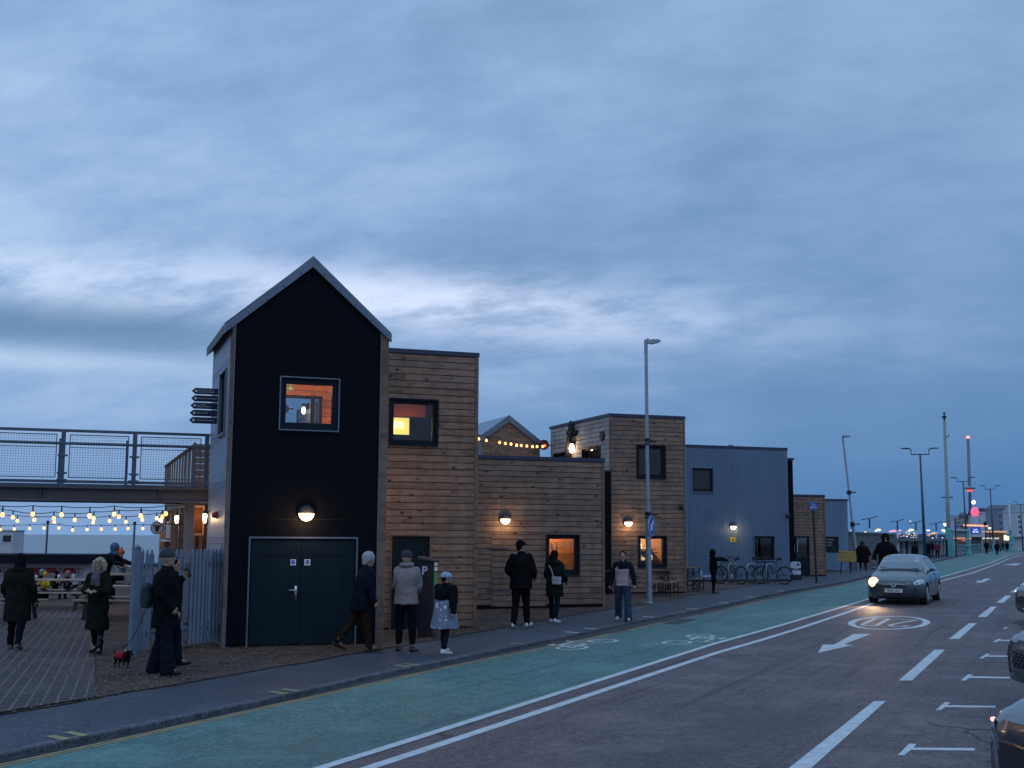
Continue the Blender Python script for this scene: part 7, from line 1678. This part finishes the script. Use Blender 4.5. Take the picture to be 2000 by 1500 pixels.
# ------------------------------------------------------------------ cars
def lerp_tab(tab, x):
    if x <= tab[0][0]: return tab[0][1:]
    for a, b in zip(tab, tab[1:]):
        if x <= b[0]:
            f = (x-a[0])/(b[0]-a[0]); f = f*f*(3-2*f)*.35+f*.65; return tuple(p+(q-p)*f for p, q in zip(a[1:], b[1:]))
    return tab[-1][1:]
PLATE = M('number plate', (.62, .64, .64), .4, var=.03); CHROME = M('chrome', (.55, .58, .62), .25, .35, var=0)
def plate(parent, txt, T, w=.52, h=.112):
    mb = MB(); mb.T = T; mb.box(-w/2, w/2, -.008, 0, -h/2, h/2); p_ = mb.build('number_plate', PLATE, parent, bevel=.004)
    text(txt, .095, BLKM, p_, 'lettering', T @ Matrix.Translation((0, -.0095, -.002)) @ TXT, .0012, sx=.92, bold=.0015); return p_
def car(label, loc, rz, paint, tab, name='car', Lw=.33, wheels=(.78, 3.30), tr=.72, glassm=None, extra=None, group=None, zwin=(1.0, 1.32), Wx=None, rim=None):
    """tab rows: x from the nose, half width, low z, belt z, top z, top half width"""
    o = thing(name, label, 'car', tuple(loc), rz, group); n_ = 46; x0, x1 = tab[0][0], tab[-1][0]; rows = []
    xs = sorted({x0+(x1-x0)*i/n_ for i in range(n_+1)} | {t_[0] for t_ in tab})
    for x in xs:
        w, zl, zb_, zt_, tw_ = lerp_tab(tab, x); gh = zt_-zb_
        pr = [(0, zl), (w*.55, zl), (w*.86, zl+.01), (w*.96, zl+.07), (w*.995, zl+(zb_-zl)*.35), (w, zl+(zb_-zl)*.6), (w*.985, zb_-.10), (w*.955, zb_-.02)]
        if gh > .16:
            pr += [(w*.935, zb_+.005), (w*.935+(tw_-w*.935)*.33, zb_+gh*.30), (w*.935+(tw_-w*.935)*.66, zb_+gh*.60), (tw_, zt_-.09), (tw_*.94, zt_-.035), (tw_*.78, zt_-.008), (tw_*.5, zt_+.008), (0, zt_+.015)]
        else:
            pr += [(w*.93, zb_+.0*gh), (w*.91, zb_+gh*.25), (w*.87, zb_+gh*.5), (w*.80, zb_+gh*.72), (w*.7, zb_+gh*.86), (w*.55, zb_+gh*.95), (w*.32, zb_+gh), (0, zb_+gh*1.03)]
        rows.append((x, pr))
    m = len(rows[0][1]); vs = []; idx = {}
    for i, (x, pr) in enumerate(rows):
        for j, (y, z) in enumerate(pr): idx[(i, j)] = len(vs); vs.append((x, y, z))
        for j in range(1, m-1): y, z = pr[j]; idx[(i, -j)] = len(vs); vs.append((x, -y, z))
    ring = lambda i: [idx[(i, j)] for j in range(m)]+[idx[(i, -j)] for j in range(m-2, 0, -1)]
    fs = []; K2 = 2*m-2
    for i in range(len(rows)-1):
        a, b = ring(i), ring(i+1)
        for k in range(K2): fs.append((a[k], a[(k+1) % K2], b[(k+1) % K2], b[k]))
    fs.append(tuple(ring(0))); fs.append(tuple(reversed(ring(len(rows)-1))))
    mb = MB(); mb.add(vs, fs); me = mb.mesh('body', True); tmp = bpy.data.objects.new('tmp', me); WC.objects.link(tmp)
    cut_ = MB()
    for wx in wheels:
        for sy in (-1, 1): cut_.lathe([(.001, sy*.42), (Lw+.055, sy*.42), (Lw+.055, sy*1.3), (.001, sy*1.3)], 36, c=(wx, 0, Lw), axis='y')
    cm = cut_.mesh('cut'); co = bpy.data.objects.new('cut', cm); WC.objects.link(co); bo_ = tmp.modifiers.new('b', 'BOOLEAN'); bo_.operation = 'DIFFERENCE'; bo_.object = co; bo_.solver = 'EXACT'
    e = evaluated(tmp); bpy.data.objects.remove(tmp); bpy.data.objects.remove(co); e.name = 'body'; e.polygons.foreach_set('use_smooth', [True]*len(e.polygons)); sharp(e, 38); e.materials.clear(); link('body', e, paint, o)
    def P(x, t_, sy=1):     # point on the side/top at parametric index t_
        w_ = None
        for (xa, pa), (xb, pb) in zip(rows, rows[1:]):
            if xa <= x <= xb+1e-6:
                f = (x-xa)/max(1e-6, xb-xa); j = int(t_); g = t_-j; j2 = min(j+1, m-1)
                A = Vector((x, pa[j][0]+(pa[j2][0]-pa[j][0])*g, pa[j][1]+(pa[j2][1]-pa[j][1])*g)); B = Vector((x, pb[j][0]+(pb[j2][0]-pb[j][0])*g, pb[j][1]+(pb[j2][1]-pb[j][1])*g)); q = A.lerp(B, f); return Vector((x, q.y*sy, q.z))
        q = rows[-1][1][int(t_)]; return Vector((rows[-1][0], q[0]*sy, q[1]))
    def patch(nm, mat, X, T_, off=.006, nu=14, nv=6, par_=None, both=False):
        """grid patch lifted off the skin. X(u,v), T_(u,v) -> x and profile index (negative t = other side)"""
        mb = MB(); vs = []
        for i in range(nu+1):
            for j in range(nv+1):
                u, v = i/nu, j/nv; t_ = T_(u, v); sy = 1 if t_ >= 0 else -1; vs.append(P(X(u, v), abs(t_), sy))
        N = []
        for i in range(nu+1):
            for j in range(nv+1):
                a = vs[min(i+1, nu)*(nv+1)+j]-vs[max(i-1, 0)*(nv+1)+j]; b = vs[i*(nv+1)+min(j+1, nv)]-vs[i*(nv+1)+max(j-1, 0)]; n = a.cross(b)
                if n.length < 1e-9: n = Vector((0, 0, 1))
                n.normalize(); c = vs[i*(nv+1)+j]-Vector((vs[i*(nv+1)+j].x, 0, .6)); 
                if n.dot(c) < 0: n = -n
                N.append(n)
        mb.add([v+n*off for v, n in zip(vs, N)], [(i*(nv+1)+j, (i+1)*(nv+1)+j, (i+1)*(nv+1)+j+1, i*(nv+1)+j+1) for i in range(nu) for j in range(nv)]); return mb.build(nm, mat, par_ or o, True)
    RM = rim or M('alloy rim', (.35, .37, .4), .35, .7, var=.1)
    for wx in wheels:
        for sy in (-1, 1):
            mb = MB(); yy = tr*sy; pf = [(.001, -.10), (Lw*.62, -.10), (Lw*.9, -.105), (Lw, -.08), (Lw, .08), (Lw*.9, .105), (Lw*.62, .10), (.001, .10)]; mb.lathe([(a, b) for a, b in pf], 32, c=(wx, yy, Lw), axis='y'); w_ = mb.build('wheel', TYRE, o, auto=35)
            mb = MB(); s2 = sy*.105; mb.tube([(wx+Lw*.60*math.cos(a*math.pi/14), yy+s2, Lw+Lw*.60*math.sin(a*math.pi/14)) for a in range(28)], .022, 6, True)
            for k in range(7): a = 2*math.pi*k/7; mb.bar((wx, yy+s2*.95, Lw), (wx+Lw*.58*math.cos(a), yy+s2, Lw+Lw*.58*math.sin(a)), .05, .03, (0, 1, 0))
            mb.lathe([(.06, s2*.8), (.06, s2*1.1), (.001, s2*1.15)] if sy > 0 else [(.001, s2*1.15), (.06, s2*1.1), (.06, s2*.8)], 14, c=(wx, yy, Lw), axis='y'); mb.build('rim', RM, w_)
    gl_ = glassm or GLC; wx0, wx1, rx0, rx1 = Wx      # windscreen foot, head, rear glass head, foot
    patch('windscreen_surround', SURR, lambda u, v: wx0-.03+(wx1-wx0+.05)*u, lambda u, v: (lambda s: (15-(15-8.15)*abs(s))*(1 if s >= 0 else -1))(2*v-1), .004, 12, 12)
    patch('windscreen', gl_, lambda u, v: wx0+.03+(wx1-wx0-.06)*u, lambda u, v: (10.9 if abs(2*v-1) > 2 else 1)*0+(lambda s: (15-(15-8.6)*abs(s))*(1 if s >= 0 else -1))(2*v-1), .008, 12, 12)
    patch('rear_window', gl_, lambda u, v: rx0+.05+(rx1-rx0-.1)*u, lambda u, v: (lambda s: (15-(15-9.2)*abs(s))*(1 if s >= 0 else -1))(2*v-1), .008, 8, 12)
    sxs = [(wx0+.42, (wx1+rx0)/2-.14), ((wx1+rx0)/2-.06, rx0+.05)]
    for sy in (-1, 1):
        for k, (a, b) in enumerate(sxs):
            patch('window_surround', SURR, lambda u, v: a-.05+(b-a+.1)*u+(.30*(v) if (k == 0 and u < .5) else 0)*(1-u*2 if u < .5 else 0)-(.18*v*(u*2-1) if (k == 1 and u > .5) else 0), lambda u, v: sy*(8.05+2.95*v), .003, 10, 5)
            patch('side_window', GLS, lambda u, v: a+(b-a)*u+(.30*(v) if (k == 0 and u < .5) else 0)*(1-u*2 if u < .5 else 0)-(.18*v*(u*2-1) if (k == 1 and u > .5) else 0), lambda u, v: sy*(8.25+2.6*v), .006, 10, 5)
            if k == 0: xm = b+.04
        mb = MB(); q = P(wx0+.62, 8.4, sy); cap(mb, (q.x-.02, q.y+sy*.07, q.z+.05), (q.x-.02, q.y+sy*.14, q.z+.055), .05, .044, 10); mb.bar((q.x, q.y-sy*.02, q.z), (q.x, q.y+sy*.1, q.z+.03), .03); link('wing_mirror', vox(mb, .014, 'mirror', 2), paint, o)
        mb = MB(); hx = xm-.10; q = P(hx-.05, 6.6, sy); mb.tube([(hx-.12, q.y+sy*.005, q.z), (hx-.10, q.y+sy*.035, q.z), (hx+.04, q.y+sy*.035, q.z), (hx+.06, q.y+sy*.005, q.z)], .012, 6); mb.build('door_handle', paint, o, True)
        for xx in (xm, wx0+.36, ):
            mb = MB(); pts = [P(xx, t_*.5, sy)+Vector((0, sy*.002, 0)) for t_ in range(8, 17)]; mb.tube(pts, .004, 4); mb.build('door_seam', BLKM, o)
    o['_'] = 1; del o['_']
    if extra: extra(o, P, patch, rows)
    return o
GLC = M('car glass', (.10, .135, .165), .12, 0, var=0, spec=.9, coat=1.0)
GLS = M('side glass', (.015, .022, .028), .08, 0, var=0, spec=.5, coat=.5)
SURR = M('window surround', (.008, .009, .011), .4, var=0)
SILV = M('blue grey car paint', (.035, .052, .068), .34, .35, var=.08, coat=.9)
# hatchback on the road
tabH = [(0, .40, .34, .58, .62, .3), (.05, .60, .24, .64, .70, .4), (.16, .74, .19, .69, .76, .5), (.36, .82, .17, .74, .84, .5), (.70, .855, .17, .82, .93, .55), (1.02, .86, .17, .89, 1.00, .6), (1.12, .86, .17, .905, 1.07, .66), (1.45, .86, .17, .925, 1.27, .64), (1.80, .86, .17, .935, 1.435, .60), (2.3, .86, .17, .945, 1.485, .60), (3.0, .86, .17, .96, 1.455, .58), (3.5, .85, .19, .97, 1.36, .56), (3.82, .81, .24, .97, 1.12, .60), (3.95, .72, .32, .93, .99, .6), (4.0, .60, .42, .85, .9, .5)]
HL = emis('headlamp on', (1, .80, .50), 14); LENS = M('headlamp lens', (.45, .52, .58), .12, .3, var=.1, coat=1.0)
def hatch_extra(o, P, patch, rows):
    def fx(y, z, dx=0.0):     # nose x at given half width & height (scan)
        best = .9
        for (x, pr) in rows:
            ok = any(min(a[1], b[1]) <= z <= max(a[1], b[1]) and a[0]+(b[0]-a[0])*((z-a[1])/(b[1]-a[1]+1e-9)) >= abs(y) for a, b in zip(pr[3:], pr[4:]))
            if ok: return x
        return best
    def front(nm, mat, pts, th=.02, out=.012, par_=None):
        mb = MB(); n = len(pts); vs = [(fx(y, z)-out, y, z) for y, z in pts]+[(fx(y, z)+th, y, z) for y, z in pts]; mb.add(vs, [tuple(range(n)), tuple(range(2*n-1, n-1, -1))]+[(i, n+i, n+(i+1) % n, (i+1) % n) for i in range(n)]); return mb.build(nm, mat, par_ or o)
    def fpatch(nm, mat, c0, c1, c2, c3, out=.012, nu=10, nv=6, par_=None):
        mb = MB(); vs = []
        for i in range(nu+1):
            for j in range(nv+1):
                u, v = i/nu, j/nv; y = (c0[0]*(1-u)+c1[0]*u)*(1-v)+(c3[0]*(1-u)+c2[0]*u)*v; z = (c0[1]*(1-u)+c1[1]*u)*(1-v)+(c3[1]*(1-u)+c2[1]*u)*v; vs.append((fx(y, z)-out, y, z))
        mb.add(vs, [(i*(nv+1)+j, (i+1)*(nv+1)+j, (i+1)*(nv+1)+j+1, i*(nv+1)+j+1) for i in range(nu) for j in range(nv)]); return mb.build(nm, mat, par_ or o, True)
    g = fpatch('grille', BLKM, (-.40, .52), (.40, .52), (.44, .645), (-.44, .645), .012, 16, 4)
    fpatch('grille_bar', M('pale trim bar', (.42, .45, .49), .3, .2, var=0), (-.46, .612), (.46, .612), (.48, .658), (-.48, .658), .024, 16, 2, g)
    mb = MB(); x_ = fx(0, .60)-.035; mb.tube([(x_, .075*math.cos(a*math.pi/12), .60+.062*math.sin(a*math.pi/12)) for a in range(24)], .008, 6, True); mb.prism([(0, 0)]*3, 0, 0) if False else None
    mb.bar((x_, -.12, .655), (x_-.004, -.005, .535), .028, .02, (1, 0, 0)); mb.bar((x_, .12, .655), (x_-.004, .005, .535), .028, .02, (1, 0, 0)); mb.build('badge', CHROME, o)
    fpatch('lower_intake', BLKM, (-.50, .23), (.50, .23), (.54, .33), (-.54, .33), .012, 16, 4)
    fpatch('bumper_trim', M('bumper seam', (.03, .035, .04), .5), (-.66, .495), (.66, .495), (.66, .503), (-.66, .503), .008, 24, 1)
    plate(o, 'HK60 NVY', Matrix.Translation((fx(0, .43)-.03, .0, .43)) @ Matrix.Rotation(R(-90), 4, 'Z'))
    for sy in (-1, 1):
        # swept headlamp: from grille edge to the wing
        mb = MB(); nu, nv = 12, 6; vs = []
        for i in range(nu+1):
            for j in range(nv+1):
                u, v = i/nu, j/nv; x = .06+.44*u; q = P(x, 0); lo = .60+.08*u; hi = .70+.145*u-.05*(1-u)*0
                z = lo+(hi-lo)*v*(.55+.45*math.sin(math.pi*min(1, u*1.1+.1)))
                y = None
                pr = None
                for (xa, pa), (xb, pb) in zip(rows, rows[1:]):
                    if xa <= x <= xb:
                        f = (x-xa)/(xb-xa); pr = [(pa[k][0]+(pb[k][0]-pa[k][0])*f, pa[k][1]+(pb[k][1]-pa[k][1])*f) for k in range(len(pa))]; break
                y = 0
                for a, b in zip(pr[3:], pr[4:]):
                    if min(a[1], b[1]) <= z <= max(a[1], b[1]): y = a[0]+(b[0]-a[0])*((z-a[1])/(b[1]-a[1]+1e-9)); break
                vs.append((x-.012, sy*(y+.008), z))
        mb.add(vs, [(i*(nv+1)+j, (i+1)*(nv+1)+j, (i+1)*(nv+1)+j+1, i*(nv+1)+j+1) for i in range(nu) for j in range(nv)]); hl = mb.build('headlight', LENS, o, True)
        mb = MB(); mb.lathe([(.001, -.02), (.05, -.012), (.055, .01), (.001, .01)], 16, c=(.10, sy*.64, .675), axis='x'); mb.build('bulb_lens', HL if sy < 0 and False else (HL if sy == LIT else CHROME), hl, True)
    mb = MB(); mb.lathe([(.001, -.0), (.075, .004), (.085, .03), (.001, .03)], 18, c=(.052, LIT*.62, .672), axis='x'); mb.build('lit_lamp', HL, o, True)
    mb = MB(); mb.lathe([(.001, -.01), (.11, .0), (.15, .05), (.001, .05)], 18, c=(.046, LIT*.60, .668), axis='x'); mb.build('reflector_glare', emis('reflector glare', (1, .50, .18), 4), o, True)  # reflector drawn oversized and glowing to carry the headlamp's glare
    sl_ = bpy.data.lights.new('headlamp_beam', 'SPOT'); sl_.energy = 110; sl_.color = (1, .66, .36); sl_.spot_size = R(75); sl_.spot_blend = .8; sl_.shadow_soft_size = .06
    so_ = bpy.data.objects.new('headlamp_beam', sl_); C.objects.link(so_); so_.location = (-.06, LIT*.62, .67); so_.rotation_euler = (R(80), 0, R(90)); par(so_, o)
    # wipers, tax disc papers on the screen
    mb = MB()
    for a, b in (((1.10, -.62), (1.16, -.02)), ((1.10, .0), (1.17, .6))): mb.bar((a[0], a[1], 1.065), (b[0], b[1], 1.10), .014)
    mb.build('wiper', BLKM, o)
    q1 = P(1.62, 12.2, -LIT); mb = MB(); mb.T = Matrix.Translation((1.48, -LIT*.47, 1.325)) @ Matrix.Rotation(R(-62), 4, 'Y'); mb.box(-.10, .02, -.06, .06, 0, .003); mb.box(.04, .10, -.05, .05, 0, .003); mb.build('screen_sticker', WHT, o)
    mb = MB(); mb.tube([(2.3, 0, 1.49), (2.5, 0, 1.62)], .008, 5); mb.build('aerial', BLKM, o)
LIT = -1
sx_, nx_ = 38.75, 5.03; x, y = xy(sx_, nx_)
# local x runs nose to tail: along +s
hd_r = math.atan2(RD.y, RD.x)-R(2.5)
LIT = 1
car('blue grey hatchback driving towards the camera, one headlamp lit', (x, y, gz(x, y)+RZ), hd_r, SILV, tabH, Lw=.315, wheels=(.80, 3.28), tr=.745, Wx=(1.06, 1.80, 3.45, 3.84), extra=hatch_extra)
# parked cars at the right edge (their fronts face the camera)
tabS = [(0, .50, .36, .62, .66, .3), (.04, .72, .26, .72, .78, .4), (.14, .84, .22, .78, .84, .5), (.34, .91, .2, .86, .92, .6), (.8, .95, .2, .95, 1.02, .7), (1.15, .96, .2, 1.0, 1.08, .74), (1.3, .96, .2, 1.02, 1.14, .76), (1.75, .96, .2, 1.05, 1.45, .70), (2.1, .96, .2, 1.06, 1.62, .67), (2.7, .96, .2, 1.07, 1.66, .67), (3.6, .95, .2, 1.09, 1.63, .65), (4.1, .93, .23, 1.1, 1.50, .63), (4.45, .88, .3, 1.08, 1.18, .7), (4.55, .75, .4, .95, 1.0, .6)]
def suv_extra(plt, big=False, lampc=None):
    def ex(o, P, patch, rows):
        def fx(y, z):
            for (x, pr) in rows:
                if any(min(a[1], b[1]) <= z <= max(a[1], b[1]) and a[0]+(b[0]-a[0])*((z-a[1])/(b[1]-a[1]+1e-9)) >= abs(y) for a, b in zip(pr[3:], pr[4:])): return x
            return .3
        def fp(nm, mat, y0, z0, y1, z1, out=.01, nu=14, nv=6, par_=None, inset=0.0):
            mb = MB(); vs = []
            for i in range(nu+1):
                for j in range(nv+1):
                    u, v = i/nu, j/nv; k = 1-inset*(1-v); y = (y0+(y1-y0)*u)*k; z = z0+(z1-z0)*v; vs.append((fx(y, z)-out, y, z))
            mb.add(vs, [(i*(nv+1)+j, (i+1)*(nv+1)+j, (i+1)*(nv+1)+j+1, i*(nv+1)+j+1) for i in range(nu) for j in range(nv)]); return mb.build(nm, mat, par_ or o, True)
        fp('bumper', M('black bumper', (.008, .009, .012), .35, var=.1, coat=.4), -.88, .24, .88, .70, .006, 30, 8)
        if big:
            g = fp('grille', BLKM, -.74, .36, .74, .74, .016, 24, 8, inset=.12); mb = MB()
            for j in range(9):
                for i in range(13):
                    y = -.66+i*.11+(.055 if j % 2 else 0); z = .38+j*.042
                    if abs(y) < .68: mb.ball((fx(y, z)-.02, y, z), .012, 6)
            mb.build('grille_studs', M('grille chrome', (.18, .19, .21), .3, .8), g); fp('grille_bar', CHROME, -.80, .318, .80, .345, .022, 24, 2, g)
        else:
            g = fp('grille', BLKM, -.5, .44, .5, .62, .016, 20, 6, inset=.1)
            for sy in (-1, 1): fp('intake_trim', M('trim grey', (.12, .13, .15), .4), sy*.62, .30, sy*.80, .40, .016, 6, 3)
        plate(o, plt, Matrix.Translation((fx(0, .30 if big else .40)-.03, .0 if not big else 0.0, .26 if big else .37)) @ Matrix.Rotation(R(-90), 4, 'Z'))
        for sy in (-1, 1): fp('headlight', LENS, sy*.60, .70, sy*.84, .755, .016, 10, 4)
        mb = MB(); vs_ = [P(.30+1.0*k/12, 12.3-1.0*math.sin(k/12*math.pi)*.4, 1)+Vector((0, 0, .003)) for k in range(13)]; mb.tube(vs_, .005, 4); vs_ = [P(.30+1.0*k/12, 12.3, -1)+Vector((0, 0, .003)) for k in range(13)]; mb.tube(vs_, .005, 4); mb.build('bonnet_seam', BLKM, o)
        if lampc:
            mb = MB(); mb.ball((fx(.80, .72)-.02, .83, .725), .03, 8, (.8, 1.2, .6)); mb.build('indicator', emis('indicator glint', lampc, 2.5), o, True)
    return ex
PALEB = M('pale blue car paint', (.055, .075, .10), .25, .4, var=.05, coat=.7); DARKP = M('light silver blue paint', (.055, .075, .10), .25, .4, var=.05, coat=.7)
for (xn, yc, pt, plt, big, lc, lab) in ((3.60, 8.75, PALEB, 'AF22 DGX', False, (1, .35, .3), 'nearest parked pale blue car cut off at the lower right corner'),
                                (6.66, 16.05, DARKP, 'GU21 YDO', True, None, 'second parked car with big black studded grille'),
                                (12.85, 31.0, M('dark car paint', (.02, .022, .028), .25, .3, var=.05, coat=.7), 'LD19 KFE', False, (.8, .8, 1), 'third parked dark car, only a sliver at the right edge')):
    car(lab, (xn, yc, gz(xn, yc)+RZ), R(2), pt, tabS, name='parked_car', Lw=.35, wheels=(.92, 3.62), tr=.83, Wx=(1.22, 2.1, 4.05, 4.42), extra=suv_extra(plt, big, lc), group='cars parked along the right side').scale = (1.05,)*3
bpy.data.scenes.remove(WS)
